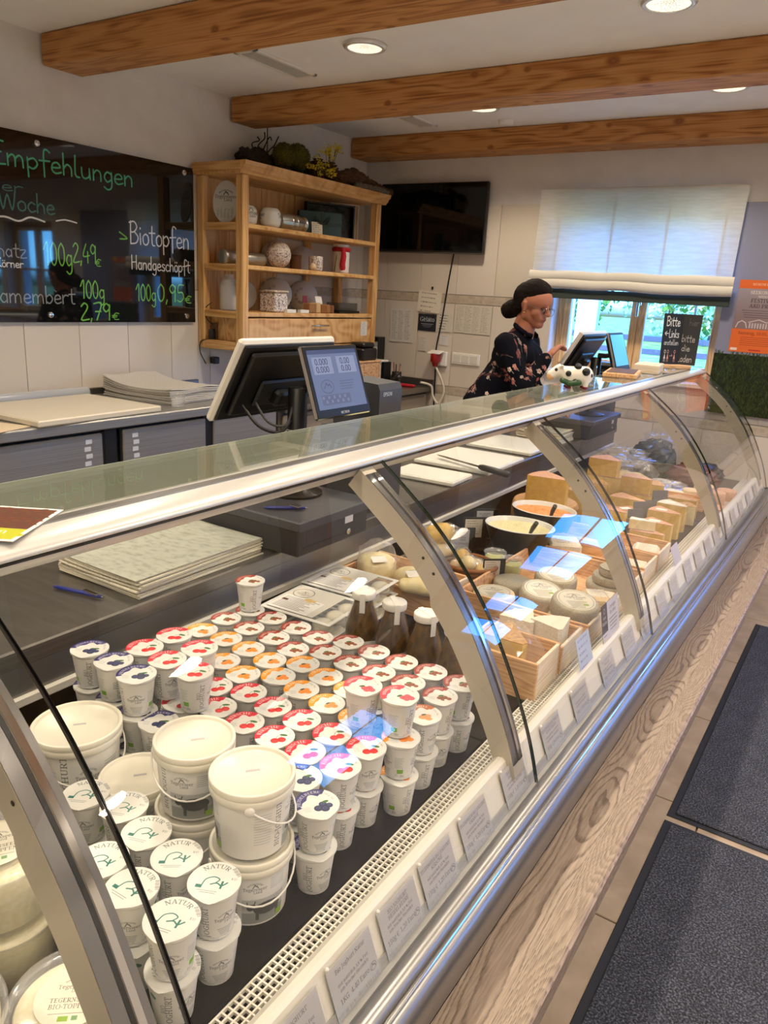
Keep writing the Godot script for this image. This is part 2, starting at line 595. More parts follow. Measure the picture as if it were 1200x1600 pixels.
# ---------------------------------------------------------------- drawing on pictures (drawn twice as large, then reduced)
class Canvas:
	var im: Image
	var w: int
	var h: int
	var host
	const S := 2
	func _init(host_, w_: int, h_: int, bg: Color):
		host = host_
		w = w_
		h = h_
		im = Image.create(w * S, h * S, false, Image.FORMAT_RGB8)
		im.fill(bg)
	func result() -> Image:
		im.resize(w, h, Image.INTERPOLATE_BILINEAR)
		return im
	func rect(x: float, y: float, ww: float, hh: float, c: Color):
		im.fill_rect(Rect2i(roundi(x * S), roundi(y * S), maxi(1, roundi(ww * S)), maxi(1, roundi(hh * S))), c)
	func poly(p: PackedVector2Array, c: Color):
		if p.size() < 3:
			return
		var y0 := INF
		var y1 := -INF
		for q in p:
			y0 = minf(y0, q.y)
			y1 = maxf(y1, q.y)
		var a := maxi(0, floori(y0 * S))
		var b := mini(h * S - 1, ceili(y1 * S))
		for yy in range(a, b + 1):
			var y := (yy + 0.5) / S
			var xs := []
			for i in p.size():
				var u := p[i]
				var v := p[(i + 1) % p.size()]
				if (u.y <= y) != (v.y <= y):
					xs.append(u.x + (y - u.y) / (v.y - u.y) * (v.x - u.x))
			xs.sort()
			for k in range(0, xs.size() - 1, 2):
				var l := roundi(xs[k] * S)
				var r := roundi(xs[k + 1] * S)
				if r > l:
					im.fill_rect(Rect2i(l, yy, r - l, 1), c)
	func ellipse(cx: float, cy: float, rx: float, ry: float, c: Color, rot := 0.0):
		var p := PackedVector2Array()
		for i in 28:
			var a := TAU * i / 28
			p.append(Vector2(cx, cy) + Vector2(cos(a) * rx, sin(a) * ry).rotated(rot))
		poly(p, c)
	func ring(cx: float, cy: float, rx: float, ry: float, t: float, c: Color, rot := 0.0):
		var q := []
		for i in 33:
			var a := TAU * i / 32
			q.append(Vector2(cx, cy) + Vector2(cos(a) * rx, sin(a) * ry).rotated(rot))
		line(q, t, c)
	func line(pts: Array, t: float, c: Color):
		for i in pts.size() - 1:
			var a: Vector2 = pts[i]
			var b: Vector2 = pts[i + 1]
			var d := (b - a)
			if d.length() < 1e-5:
				continue
			var n := d.normalized().orthogonal() * t * 0.5
			poly(PackedVector2Array([a + n, b + n, b - n, a - n]), c)
			if t > 1.6:
				ellipse(a.x, a.y, t * 0.5, t * 0.5, c)
		if t > 1.6 and pts.size():
			ellipse(pts[-1].x, pts[-1].y, t * 0.5, t * 0.5, c)
	# size = height of an em; warp maps text space (x right, y up) to the picture
	func text(s: String, x: float, y: float, size: float, c: Color, font := "Droid Sans", align := 0, rot := 0.0, warp = null, sq := 1.0):
		var tm := TextMesh.new()
		tm.font = host.font(font)
		tm.text = s
		tm.font_size = 32
		tm.pixel_size = 1.0 / 32
		tm.depth = 0.0
		tm.curve_step = 3.0
		tm.horizontal_alignment = HORIZONTAL_ALIGNMENT_LEFT
		tm.vertical_alignment = VERTICAL_ALIGNMENT_BOTTOM
		var box := tm.get_aabb()
		var v: PackedVector3Array = tm.get_mesh_arrays()[Mesh.ARRAY_VERTEX]
		var ix: PackedInt32Array = tm.get_mesh_arrays()[Mesh.ARRAY_INDEX]
		var off := box.size.x * (0.5 if align == 1 else (1.0 if align == 2 else 0.0)) + box.position.x
		for k in range(0, ix.size(), 3):
			var p := PackedVector2Array()
			for e in 3:
				var q := Vector2((v[ix[k + e]].x - off) * size * sq, (v[ix[k + e]].y - 0.25) * size)
				if warp != null:
					p.append(warp.call(q))
				else:
					p.append(Vector2(x, y) + Vector2(q.x, -q.y).rotated(rot))
			poly(p, c)
	# text along a circle: a = angle of its middle (0 right, counter-clockwise), letters stand outwards
	func arc_text(s: String, cx: float, cy: float, r: float, a: float, size: float, c: Color, font := "Droid Sans", inward := false):
		var f := func(q: Vector2) -> Vector2:
			var t: float = a + q.x / r if inward else a - q.x / r
			var rr: float = r - q.y if inward else r + q.y
			return Vector2(cx + cos(t) * rr, cy - sin(t) * rr)
		text(s, 0, 0, size, c, font, 1, 0.0, f)

func font(n: String) -> SystemFont:
	if not fonts.has(n):
		var f := SystemFont.new()
		f.font_names = PackedStringArray([n])
		fonts[n] = f
	return fonts[n]

func ordinal(i: int) -> String:
	return ["first", "second", "third", "fourth", "fifth", "sixth", "seventh", "eighth", "ninth", "tenth", "eleventh", "twelfth", "thirteenth", "fourteenth", "fifteenth", "sixteenth", "seventeenth", "eighteenth", "nineteenth", "twentieth", "twenty-first", "twenty-second", "twenty-third", "twenty-fourth", "twenty-fifth", "twenty-sixth", "twenty-seventh", "twenty-eighth", "twenty-ninth", "thirtieth", "thirty-first", "thirty-second", "thirty-third", "thirty-fourth", "thirty-fifth", "thirty-sixth"][i]

func cm(r: float, g: float, b: float, rough := 0.6, metal := 0.0) -> StandardMaterial3D:
	var key := "c%d_%d_%d_%d_%d" % [r, g, b, rough * 100, metal * 100]
	if not M.has(key):
		mat(key, rgb8(r, g, b), rough, metal)
	return M[key]

# ================================================================ lamps
const CEIL := 2.72
const WL := -3.83
const WB := -5.46
const WR := 2.6
const WF := 2.2

func build_lamps():
	var names := ["", "", "", ""]
	var k := 0
	var dish := lathe(crisp([Vector2(0.0, -0.004), Vector2(0.03, -0.006), Vector2(0.078, -0.012), Vector2(0.084, -0.014)]), 28)
	var rim := lathe(crisp([Vector2(0.082, 0.0), Vector2(0.108, 0.0), Vector2(0.106, -0.010), Vector2(0.098, -0.017), Vector2(0.086, -0.018), Vector2(0.082, -0.012), Vector2(0.082, 0.0)]), 32)
	for zi in 5:
		for xi in 4:
			var at := Vector3(-2.406 + 1.43 * xi, CEIL - 0.001, -4.653 + 1.287 * zi)
			var row: String = ["over the far end of the counter", "between the second and third beam", "between the first and second beam", "above the nearest customers", "at the shop door"][zi]
			var col: String = ["on the staff side", "above the glass counter", "above the customer mats", "nearest the right wall"][xi]
			var t := thing("ceiling_downlight", "round recessed ceiling spot %s, %s" % [col, row], "lamp", at, 0.0, "recessed ceiling spots")
			part(t, "rim", rim, M.lamp_rim)
			part(t, "diffuser", dish, M.lamp_facets, Vector3.ZERO, Vector3.ZERO, "bright faceted reflector")
			var l := SpotLight3D.new()
			l.name = "light"
			l.position = Vector3(0, -0.03, 0)
			l.rotation_degrees = Vector3(-90, 0, 0)
			l.spot_angle = 68
			l.spot_angle_attenuation = 0.6
			l.spot_range = 9
			l.spot_attenuation = 2
			l.light_size = 0.08
			l.light_energy = 1.5
			l.light_color = Color(1.0, 0.93, 0.83)
			l.shadow_enabled = true
			t.add_child(l)
			k += 1

# ================================================================ room shell
func build_room():
	# floor slab with separate tiles on the customer side
	var fl := struct("floor", boxes([[Vector3(WL - 0.3, -0.2, WF + 0.2), Vector3(WR + 0.3, -0.012, WB - 0.3)]], 0.0), M.grout)
	var tile := bx(Vector3(0.625, 0.012, 0.625), 0.002)
	for i in 6:
		for j in 12:
			var x := -0.841 + 0.63 * i + 0.315
			var z := -5.53 + 0.63 * j + 0.315 + 0.002
			if x > WR - 0.2 or z > WF - 0.2 or z < WB + 0.2:
				continue
			part(fl, "tile", tile, M["floor_tile%d" % ((i * 7 + j * 3) % 3)], Vector3(x, -0.006, z))
	struct("ceiling", boxes([[Vector3(WL - 0.3, CEIL, WF + 0.2), Vector3(WR + 0.3, CEIL + 0.2, WB - 0.3)]], 0.0), M.ceiling_paint)
	# left wall
	var wl := struct("wall_left", boxes([[Vector3(WL - 0.3, 0, WF + 0.2), Vector3(WL - 0.006, CEIL, WB - 0.3)]], 0.0), M.plaster)
	var rows := [[0.30, 0.806], [0.877, 1.523], [1.592, 2.245]]
	for k in range(-7, 10):
		var z1 := -2.377 - 0.333 * k
		var z0 := maxf(z1 - 0.333, WB)
		for r in rows.size():
			if r == 0 and k > 0:
				continue
			var c := Vector3(WL - 0.001, (rows[r][0] + rows[r][1]) * 0.5, (z0 + z1) * 0.5)
			part(wl, "tile", bx(Vector3(0.008, rows[r][1] - rows[r][0] - 0.003, z1 - z0 - 0.003), 0.0012), M["wall_tile%d" % ((k * 5 + r * 2 + 40) % 3)], c)
	part(wl, "mosaic_border", boxes([[Vector3(WL - 0.005, 1.526, 0.0), Vector3(WL + 0.002, 1.589, WB)], [Vector3(WL - 0.005, 0.809, 0.0), Vector3(WL + 0.002, 0.874, WB)]], 0.001), M.mosaic_fit)
	# back wall with three window openings
	var wins := [[-2.12, -0.93, 1.10, 2.26], [0.50, 1.42, 1.08, 2.14], [1.56, 2.36, 1.08, 2.14]]
	var parts_ := []
	var zb0 := WB - 0.006
	var zb1 := WB - 0.30
	var xs := [WL - 0.3]
	for w in wins:
		xs.append(w[0])
		xs.append(w[1])
	xs.append(WR + 0.3)
	for i in range(0, xs.size(), 2):
		parts_.append([Vector3(xs[i], 0, zb0), Vector3(xs[i + 1], CEIL, zb1)])
	for w in wins:
		parts_.append([Vector3(w[0], 0, zb0), Vector3(w[1], w[2], zb1)])
		parts_.append([Vector3(w[0], w[3], zb0), Vector3(w[1], CEIL, zb1)])
	var wb := struct("wall_back", boxes(parts_, 0.0), M.plaster)
	for k in 20:
		var x0 := -3.91 + 0.3285 * k
		var x1 := minf(x0 + 0.3285, WR)
		x0 = maxf(x0, WL)
		for r in rows.size():
			var a0 := x0
			var a1 := x1
			var y0: float = rows[r][0]
			var y1: float = rows[r][1]
			for w in wins:
				if a1 > w[0] and a0 < w[1] and y1 > w[2] and y0 < w[3]:
					if a0 < w[0] - 0.02:
						a1 = w[0]
					elif a1 > w[1] + 0.02:
						a0 = w[1]
					else:
						y1 = w[2]
			if a1 - a0 < 0.02 or y1 - y0 < 0.02:
				continue
			part(wb, "tile", bx(Vector3(a1 - a0 - 0.003, y1 - y0 - 0.003, 0.008), 0.0012), M["wall_tile%d" % ((k * 5 + r) % 3)], Vector3((a0 + a1) * 0.5, (y0 + y1) * 0.5, WB - 0.001))
	part(wb, "mosaic_border", boxes([[Vector3(WL, 1.526, WB - 0.005), Vector3(-2.13, 1.589, WB + 0.002)], [Vector3(WL, 0.809, WB - 0.005), Vector3(WR, 0.874, WB + 0.002)]], 0.001), M.mosaic_fit)
	var rw := []
	for e in [[WF + 0.2, -3.45], [-4.65, WB - 0.3]]:
		rw.append([Vector3(WR, 0, e[0]), Vector3(WR + 0.3, CEIL, e[1])])
	for e in [[-3.45, -4.65]]:
		rw.append([Vector3(WR, 0, e[0]), Vector3(WR + 0.3, 1.08, e[1])])
		rw.append([Vector3(WR, 2.14, e[0]), Vector3(WR + 0.3, CEIL, e[1])])
	struct("wall_right", boxes(rw, 0.0), M.plaster)
	struct("wall_front", boxes([[Vector3(WL - 0.3, 0, WF), Vector3(WR + 0.3, CEIL, WF + 0.2)]], 0.0), M.plaster)
	# ceiling beams
	for i in 5:
		var z := -5.225 + 1.323 * i
		var lab: String = ["orange-brown wooden ceiling beam against the back wall", "orange-brown wooden ceiling beam above the middle of the counter", "orange-brown wooden ceiling beam running out at the top left of the photo", "wooden ceiling beam above the near end of the counter", "wooden ceiling beam nearest the shop door"][i]
		var b := thing("ceiling_beam", lab, "beam", Vector3((WL + WR) * 0.5, 2.647, z - 0.117), 0, "wooden ceiling beams")
		part(b, "timber", bx(Vector3(WR - WL - 0.012, 0.144, 0.232), 0.008), M["beam_wood"])
	# air vents and smoke detector
	for v in [[-3.03, -3.44, 0.15, 0.50, "long slotted white air vent in the ceiling left of the ceiling spot"], [-3.02, -4.86, 0.15, 0.34, "short slotted air vent in the ceiling before the back beam"]]:
		var t := thing("air_vent", v[4], "vent", Vector3(v[0], CEIL, v[1]), 0, "ceiling air vents")
		var w: float = v[2]
		var l: float = v[3]
		part(t, "frame", boxes([[Vector3(-w / 2, -0.012, -l / 2), Vector3(-w / 2 + 0.022, 0.0, l / 2)], [Vector3(w / 2 - 0.022, -0.012, -l / 2), Vector3(w / 2, 0.0, l / 2)], [Vector3(-w / 2, -0.012, -l / 2), Vector3(w / 2, 0.0, -l / 2 + 0.022)], [Vector3(-w / 2, -0.012, l / 2 - 0.022), Vector3(w / 2, 0.0, l / 2)]], 0.002), M.white_plastic)
		part(t, "backing", boxes([[Vector3(-w / 2 + 0.02, -0.002, -l / 2 + 0.02), Vector3(w / 2 - 0.02, 0.0, l / 2 - 0.02)]], 0.0), cm(52, 50, 48))
		var st := begin()
		var n := int(l / 0.014)
		for i in n:
			add_box(st, Vector3(0, -0.006, -l / 2 + 0.024 + i * (l - 0.048) / (n - 1)), Vector3(w - 0.04, 0.009, 0.004), 0.0, Basis(Vector3.RIGHT, 0.5))
		part(t, "slats", done(st), cm(206, 203, 196))
	var sd := thing("smoke_detector", "small white smoke detector on the ceiling before the back beam", "smoke detector", Vector3(-2.43, CEIL, -5.05))
	part(sd, "body", lathe(crisp([Vector2(0.0, -0.035), Vector2(0.035, -0.033), Vector2(0.05, -0.02), Vector2(0.052, 0.0)]), 20), M.white_plastic)
	# floor mats
	for i in 2:
		var near := i == 1
		var z0 := -2.262 if near else -4.2
		var z1 := -0.55 if near else -2.29
		var t := thing("door_mat", "dark blue-grey carpet mat with rubber edge, the one %s" % ["nearer the viewer" if near else "farther along the counter"][0], "mat", Vector3(0.34, 0, (z0 + z1) * 0.5), 0, "carpet mats on the floor")
		var hx := 0.645
		var hz := (z1 - z0) * 0.5
		part(t, "rubber_edge", bx(Vector3(hx * 2, 0.004, hz * 2), 0.0015, Vector3(0, 0.002, 0)), cm(26, 30, 42, 0.55))
		part(t, "carpet", bx(Vector3(hx * 2 - 0.045, 0.007, hz * 2 - 0.04), 0.003, Vector3(0, 0.0065, 0)), M.carpet)

# ================================================================ windows
func window_unit(n: int, x0: float, x1: float, y0: float, y1: float, bar: bool) -> MeshInstance3D:
	var z := WB - 0.12
	var f := 0.045
	var d := 0.06
	var root := struct("window_%d" % n, boxes([[Vector3(x0, y0, z), Vector3(x0 + f, y1, z - d)], [Vector3(x1 - f, y0, z), Vector3(x1, y1, z - d)], [Vector3(x0 + f, y0, z), Vector3(x1 - f, y0 + f, z - d)], [Vector3(x0 + f, y1 - f, z), Vector3(x1 - f, y1, z - d)]], 0.004), M.window_wood)
	var mid := (x0 + x1) * 0.5
	for s in 2:
		var a := x0 + f + 0.002 if s == 0 else mid + 0.001
		var b := mid - 0.001 if s == 0 else x1 - f - 0.002
		var c := y0 + f + 0.002
		var e := y1 - f - 0.002
		var w := 0.05
		var zz := z + 0.012
		var list := [[Vector3(a, c, zz), Vector3(a + w, e, zz - 0.05)], [Vector3(b - w, c, zz), Vector3(b, e, zz - 0.05)], [Vector3(a + w, c, zz), Vector3(b - w, c + w, zz - 0.05)], [Vector3(a + w, e - w, zz), Vector3(b - w, e, zz - 0.05)]]
		if bar:
			list.append([Vector3(a + w, (c + e) * 0.5 - 0.014, zz - 0.008), Vector3(b - w, (c + e) * 0.5 + 0.014, zz - 0.042)])
		var sash := part(root, "sash", boxes(list, 0.005), M.window_wood)
		part(sash, "glass_pane", boxes([[Vector3(a + w - 0.004, c + w - 0.004, zz - 0.023), Vector3(b - w + 0.004, e - w + 0.004, zz - 0.027)]], 0.0), M.window_glass)
	part(root, "handle", boxes([[Vector3(mid - 0.014, (y0 + y1) * 0.5 - 0.035, z + 0.010), Vector3(mid + 0.014, (y0 + y1) * 0.5 + 0.035, z + 0.020)], [Vector3(mid - 0.010, (y0 + y1) * 0.5 - 0.11, z + 0.035), Vector3(mid + 0.010, (y0 + y1) * 0.5 + 0.012, z + 0.050)], [Vector3(mid - 0.008, (y0 + y1) * 0.5 - 0.010, z + 0.018), Vector3(mid + 0.008, (y0 + y1) * 0.5 + 0.010, z + 0.040)]], 0.004), M.chrome, Vector3(0, -0.06 if n == 1 else 0.0, 0), Vector3.ZERO, "metal window handle")
	part(root, "sill", boxes([[Vector3(x0 - 0.03, y0 - 0.03, WB + 0.03), Vector3(x1 + 0.03, y0, z)]], 0.005), M.white_plastic)
	return root

func build_window():
	var w1 := window_unit(1, -2.12, -0.93, 1.10, 2.26, false)
	window_unit(2, 0.50, 1.42, 1.08, 2.14, true)
	window_unit(3, 1.56, 2.36, 1.08, 2.14, true)
	for k in 1:   # the same window in the right wall
		var w := window_unit(4 + k, [-4.65, -2.35][k], [-3.45, -1.15][k], 1.08, 2.14, true)
		w.rotation.y = -PI / 2
		w.position.z = 0.0
		w.position.x = WR - 5.46
	# roman blind
	var t := thing("roman_blind", "white roman blind half raised in front of the window", "blind", Vector3(-1.59, 0, -5.375))
	var rows := []
	var n := FastNoiseLite.new()
	n.seed = 4
	n.frequency = 2.2
	for i in 41:
		var y := 2.33 - (2.33 - 1.79) * i / 40.0
		var r := []
		for j in 41:
			var x := -0.675 + 1.35 * j / 40.0
			var e := absf(x) / 0.675
			var z := 0.006 * n.get_noise_2d(x * 0.6, y * 2.4) + 0.010 * n.get_noise_2d(x * 2.0 + y * 2.0, y) * clampf((2.33 - y) * 2.0, 0, 1)
			r.append(Vector3(x + 0.004 * sin(y * 6.0) * e, y, z))
		rows.append(r)
	part(t, "fabric", grid_mesh(rows), M.blind)
	# the drawn-up folds
	for k in 2:
		var g := []
		for i in 9:
			var a := PI * i / 8.0
			var r := []
			for j in 31:
				var x := -0.69 + 1.38 * j / 30.0
				var sag := 0.003 * sin(j * 0.7 + k) + 0.010 * maxf(0.0, 1.0 - absf(x - 0.35) * 4.0) * (1.0 if k > 0 else 0.3)
				r.append(Vector3(x, 1.79 - 0.055 * k - 0.030 + 0.034 * cos(a) - sag, 0.014 + 0.005 * k + 0.022 * sin(a)))
			g.append(r)
		part(t, "fold", grid_mesh(g), M.blind_fold)
	part(t, "hem", bx(Vector3(1.36, 0.065, 0.01), 0.003, Vector3(0.0, 1.640, 0.0)), cm(58, 68, 62, 0.9))
	part(t, "head_rail", bx(Vector3(1.35, 0.03, 0.035), 0.003, Vector3(0, 2.322, -0.025)), M.blind_fold)
	for x in [-0.51, -0.14, 0.225, 0.57]:
		part(t, "cord_tape", bx(Vector3(0.012, 0.53, 0.004), 0.001, Vector3(x, 2.06, -0.012)), cm(214, 206, 188, 0.9))

# ================================================================ outside
func build_outside():
	var g := solo("meadow", grid_mesh([[Vector3(-90, -0.2, -120), Vector3(90, -0.2, -120)], [Vector3(-90, -0.2, -25), Vector3(90, -0.2, -25)]]), M.meadow, "sunlit green meadow behind the fence outside the window", "meadow")
	g.set_meta("kind", "stuff")
	solo("gravel_path", grid_mesh([[Vector3(-60, -0.22, -25), Vector3(60, -0.22, -25)], [Vector3(-60, -0.22, -6), Vector3(60, -0.22, -6)]]), M.gravel, "pale path and verge in front of the fence outside", "path")
	var f := thing("meadow_fence", "dark weathered wooden fence seen through the right window sash", "fence", Vector3(0, -0.2, -25.2))
	for k in 9:
		part(f, "post", bx(Vector3(0.16, 1.05, 0.14), 0.02, Vector3(0, 0.52, 0)), M.fence_wood, Vector3(-13.4 + 1.62 * k, 0, 0))
	for y in [0.42, 0.82]:
		part(f, "rail", bx(Vector3(14.0, 0.17, 0.06), 0.01), M.fence_wood, Vector3(-7.0, y, 0.09))
	var leaf := begin()
	tri(leaf, Vector3(0, -0.5, 0), Vector3(0.45, 0, 0.1), Vector3(0, 0.5, 0))
	tri(leaf, Vector3(0, -0.5, 0), Vector3(0, 0.5, 0), Vector3(-0.45, 0, 0.1))
	var lm := done(leaf)
	var spots := [[-16.5, -44.0, 6.0, 3.4, 0, "bushy green tree at the left behind the meadow"], [-11.8, -50.0, 7.0, 3.6, 1, "pale blossoming tree behind the left window sash"], [-8.6, -47.0, 6.0, 3.2, 0, "green tree behind the middle of the window"], [-6.2, -42.0, 5.6, 3.0, 1, "white blossoming tree behind the black sign"], [-3.4, -46.0, 6.6, 3.5, 0, "green tree behind the right end of the fence"], [2.5, -44.0, 7.0, 3.6, 1, "blossoming tree outside the second window"], [6.0, -40.0, 7.0, 3.8, 0, "leafy tree outside the third window"]]
	for s in spots:
		var t := thing("tree", s[5], "tree", Vector3(s[0], -0.2, s[1]), 0, "trees beyond the meadow")
		part(t, "trunk", tube([Vector3(0, 0, 0), Vector3(0.1, 1.4, 0), Vector3(0, 3.4, 0.1)], [0.22, 0.17, 0.08], 8), cm(82, 66, 50, 0.9))
		var mm := MultiMesh.new()
		mm.transform_format = MultiMesh.TRANSFORM_3D
		mm.mesh = lm
		mm.instance_count = 1500
		for i in 1500:
			var d := Vector3(rng.randfn(), rng.randfn() * 0.8, rng.randfn()).normalized() * pow(rng.randf(), 0.45)
			var p := Vector3(0, s[2] * 0.5, 0) + d * Vector3(s[3], s[2] * 0.52, s[3])
			mm.set_instance_transform(i, Transform3D(Basis.from_euler(Vector3(rng.randf() * TAU, rng.randf() * TAU, 0)).scaled(Vector3.ONE * rng.randf_range(0.22, 0.42)), p))
		var mi := MultiMeshInstance3D.new()
		mi.name = "foliage"
		mi.multimesh = mm
		mi.material_override = M.leaf_green if s[4] == 0 else M.leaf_pale
		mi.set_meta("kind", "stuff")
		t.add_child(mi)
	var th := thing("young_tree", "thin young tree standing in the meadow", "tree", Vector3(-6.2, -0.2, -30), 0)
	part(th, "trunk", tube([Vector3(0, 0, 0), Vector3(0.03, 1.4, 0), Vector3(0, 2.6, 0)], [0.05, 0.04, 0.02], 6), cm(74, 70, 58, 0.9))
	# white boarded shed wall at the left
	var sh := thing("shed", "white boarded shed wall outside the left window sash", "shed", Vector3(-3.0, -0.2, -9.0))
	for k in 14:
		part(sh, "board", bx(Vector3(0.17, 3.2, 0.03), 0.008, Vector3(0, 1.6, 0)), M["shed%d" % (k % 2)], Vector3(-0.1 - 0.19 * k, 0, 0.02 * (k % 2)))
	part(sh, "corner_post", bx(Vector3(0.1, 3.25, 0.1), 0.01, Vector3(0.03, 1.62, 0.0)), cm(206, 214, 222, 0.7))

# ================================================================ the display counter
const ZN := 0.25
const ZE := -4.86
const DECK := 0.62
const TOP := 0.84
const JOINTS := [-0.45, -1.363, -2.30, -3.57]

func glass_profile() -> Array:
	return smooth_path([Vector2(-0.880, 1.226), Vector2(-0.826, 1.186), Vector2(-0.782, 1.152), Vector2(-0.741, 1.118), Vector2(-0.707, 1.086), Vector2(-0.679, 1.056), Vector2(-0.635, 1.003), Vector2(-0.587, 0.936), Vector2(-0.548, 0.866), Vector2(-0.514, 0.798), Vector2(-0.485, 0.733), Vector2(-0.462, 0.669), Vector2(-0.442, 0.598)], 3)

func offset_profile(p: Array, d: float) -> Array:
	var out := []
	for i in p.size():
		var t: Vector2 = (p[mini(i + 1, p.size() - 1)] - p[maxi(i - 1, 0)]).normalized()
		out.append(p[i] + Vector2(t.y, -t.x) * d)   # towards the goods
	return out

func strip_grid(p: Array, z0: float, z1: float, flip := false) -> Array:
	var g := []
	for q in p:
		g.append([Vector3(q.x, q.y, z0), Vector3(q.x, q.y, z1)] if not flip else [Vector3(q.x, q.y, z1), Vector3(q.x, q.y, z0)])
	return g

func build_counter():
	var c := thing("display_counter", "long refrigerated shop counter with curved glass front and steel worktop", "display counter", Vector3.ZERO)
	var L := ZN - ZE
	# --- carcass
	part(c, "base", boxes([[Vector3(-0.46, 0.06, ZN), Vector3(-1.76, 0.56, ZE)], [Vector3(-1.52, 0.56, ZN), Vector3(-1.76, 0.80, ZE)]], 0.004), M.dark_plastic)
	part(c, "plinth", boxes([[Vector3(-0.52, 0.0, ZN - 0.02), Vector3(-1.70, 0.06, ZE + 0.02)]], 0.0), M.gasket)
	part(c, "front_panel", boxes([[Vector3(-0.415, 0.07, ZN), Vector3(-0.46, 0.47, ZE)]], 0.004), M.dark_plastic)
	# --- bumper rail along the front
	part(c, "bumper_rail", prism(PackedVector2Array([Vector2(-0.447, 0.590), Vector2(-0.440, 0.598), Vector2(-0.430, 0.6015), Vector2(-0.421, 0.600), Vector2(-0.414, 0.5955), Vector2(-0.410, 0.589), Vector2(-0.4085, 0.581), Vector2(-0.42, 0.575), Vector2(-0.447, 0.575)]), ZN, ZE, true), M.bumper, Vector3.ZERO, Vector3.ZERO, "rounded aluminium bumper")
	part(c, "groove_strip", boxes([[Vector3(-0.404, 0.5745, ZN), Vector3(-0.44, 0.581, ZE)]], 0.0015), M.chrome)
	part(c, "bumper_base", prism(PackedVector2Array([Vector2(-0.44, 0.575), Vector2(-0.406, 0.5735), Vector2(-0.399, 0.570), Vector2(-0.392, 0.560), Vector2(-0.3885, 0.545), Vector2(-0.389, 0.52), Vector2(-0.394, 0.48), Vector2(-0.41, 0.468), Vector2(-0.44, 0.468)]), ZN, ZE, true), M.bumper_low)
	# --- deck of black trays
	var zs := [ZN - 0.01, -0.245, -0.8215, -1.398, -1.975, -2.55, -3.13, -3.706, -4.283, ZE + 0.02]
	for i in zs.size() - 1:
		part(c, "deck_tray", boxes([[Vector3(-0.590, 0.60, zs[i] - 0.001), Vector3(-1.515, DECK, zs[i + 1] + 0.001)]], 0.003), M.deck_black)
	part(c, "deck_lip", prism(PackedVector2Array([Vector2(-0.592, 0.602), Vector2(-0.588, 0.602), Vector2(-0.576, 0.585), Vector2(-0.574, 0.56), Vector2(-0.592, 0.56)]), ZN, ZE, true), M.deck_black)
	# --- air grille: crossing bars
	var st := begin()
	for i in 5:
		add_box(st, Vector3(-0.580 + i * 0.0115, 0.626, (ZN + ZE) * 0.5), Vector3(0.0028, 0.006, L), 0.0)
	var n := int(L / 0.0115)
	for i in n:
		add_box(st, Vector3(-0.557, 0.626, ZN - 0.005 - i * 0.0115), Vector3(0.048, 0.005, 0.0028), 0.0)
	part(c, "air_grille", done(st), M.white_lacquer, Vector3.ZERO, Vector3.ZERO, "white square-mesh air grille")
	part(c, "grille_well", boxes([[Vector3(-0.531, 0.56, ZN), Vector3(-0.60, 0.566, ZE)]], 0.0), M.gasket)
	# --- sloping card rail
	part(c, "card_rail", prism(PackedVector2Array([Vector2(-0.533, 0.616), Vector2(-0.533, 0.640), Vector2(-0.520, 0.664), Vector2(-0.508, 0.674), Vector2(-0.498, 0.676), Vector2(-0.491, 0.671), Vector2(-0.458, 0.587), Vector2(-0.458, 0.56), Vector2(-0.533, 0.56)]), ZN, ZE), M.white_lacquer)
	part(c, "rail_skirt", prism(PackedVector2Array([Vector2(-0.4645, 0.6075), Vector2(-0.4625, 0.6080), Vector2(-0.4545, 0.5880), Vector2(-0.4580, 0.5865)]), ZN, ZE), M.grey_lacquer)
	part(c, "glass_channel", boxes([[Vector3(-0.437, 0.565, ZN), Vector3(-0.459, 0.590, ZE)]], 0.002), M.grey_lacquer)
	# --- rear upstand under the worktop
	part(c, "rear_panel", boxes([[Vector3(-1.372, 0.728, ZN), Vector3(-1.39, 0.80, ZE)]], 0.002), M.steel_panel)
	part(c, "rear_ledge", boxes([[Vector3(-1.362, 0.706, ZN), Vector3(-1.395, 0.728, ZE)]], 0.003), M.white_lacquer)
	part(c, "rear_wall", boxes([[Vector3(-1.50, 0.62, ZN), Vector3(-1.52, 0.80, ZE)]], 0.0), M.gasket)
	# --- worktop in two lengths
	for s in [[ZN, -2.305], [-2.308, ZE]]:
		part(c, "worktop", boxes([[Vector3(-1.36, 0.798, s[0]), Vector3(-1.76, TOP, s[1])]], 0.004), M.steel)
	# --- posts, one beside each glass joint and one at the far end
	var prof := glass_profile()
	for zj in JOINTS + [-4.80]:
		var z1: float = zj + 0.075
		var z0: float = zj + 0.03
		var outer := offset_profile(prof, 0.012)
		var k := outer.size()
		var poly := PackedVector2Array()
		for i in k - 2:
			poly.append(outer[i])
		var a: Vector2 = outer[k - 3]
		poly.append(a + Vector2(-0.004, -0.012))
		poly.append(a + Vector2(-0.018, -0.014))
		for i in range(k - 3, -1, -1):
			var yy: float = prof[i].y
			var dp := 0.060 if yy > 1.02 else 0.074 - 0.022 * (1.02 - yy) / 0.4
			var t: Vector2 = (prof[mini(i + 1, k - 1)] - prof[maxi(i - 1, 0)]).normalized()
			poly.append(prof[i] + Vector2(t.y, -t.x) * dp)
		var p := part(c, "glass_post", prism(poly, z0, z1), M.post_alu)
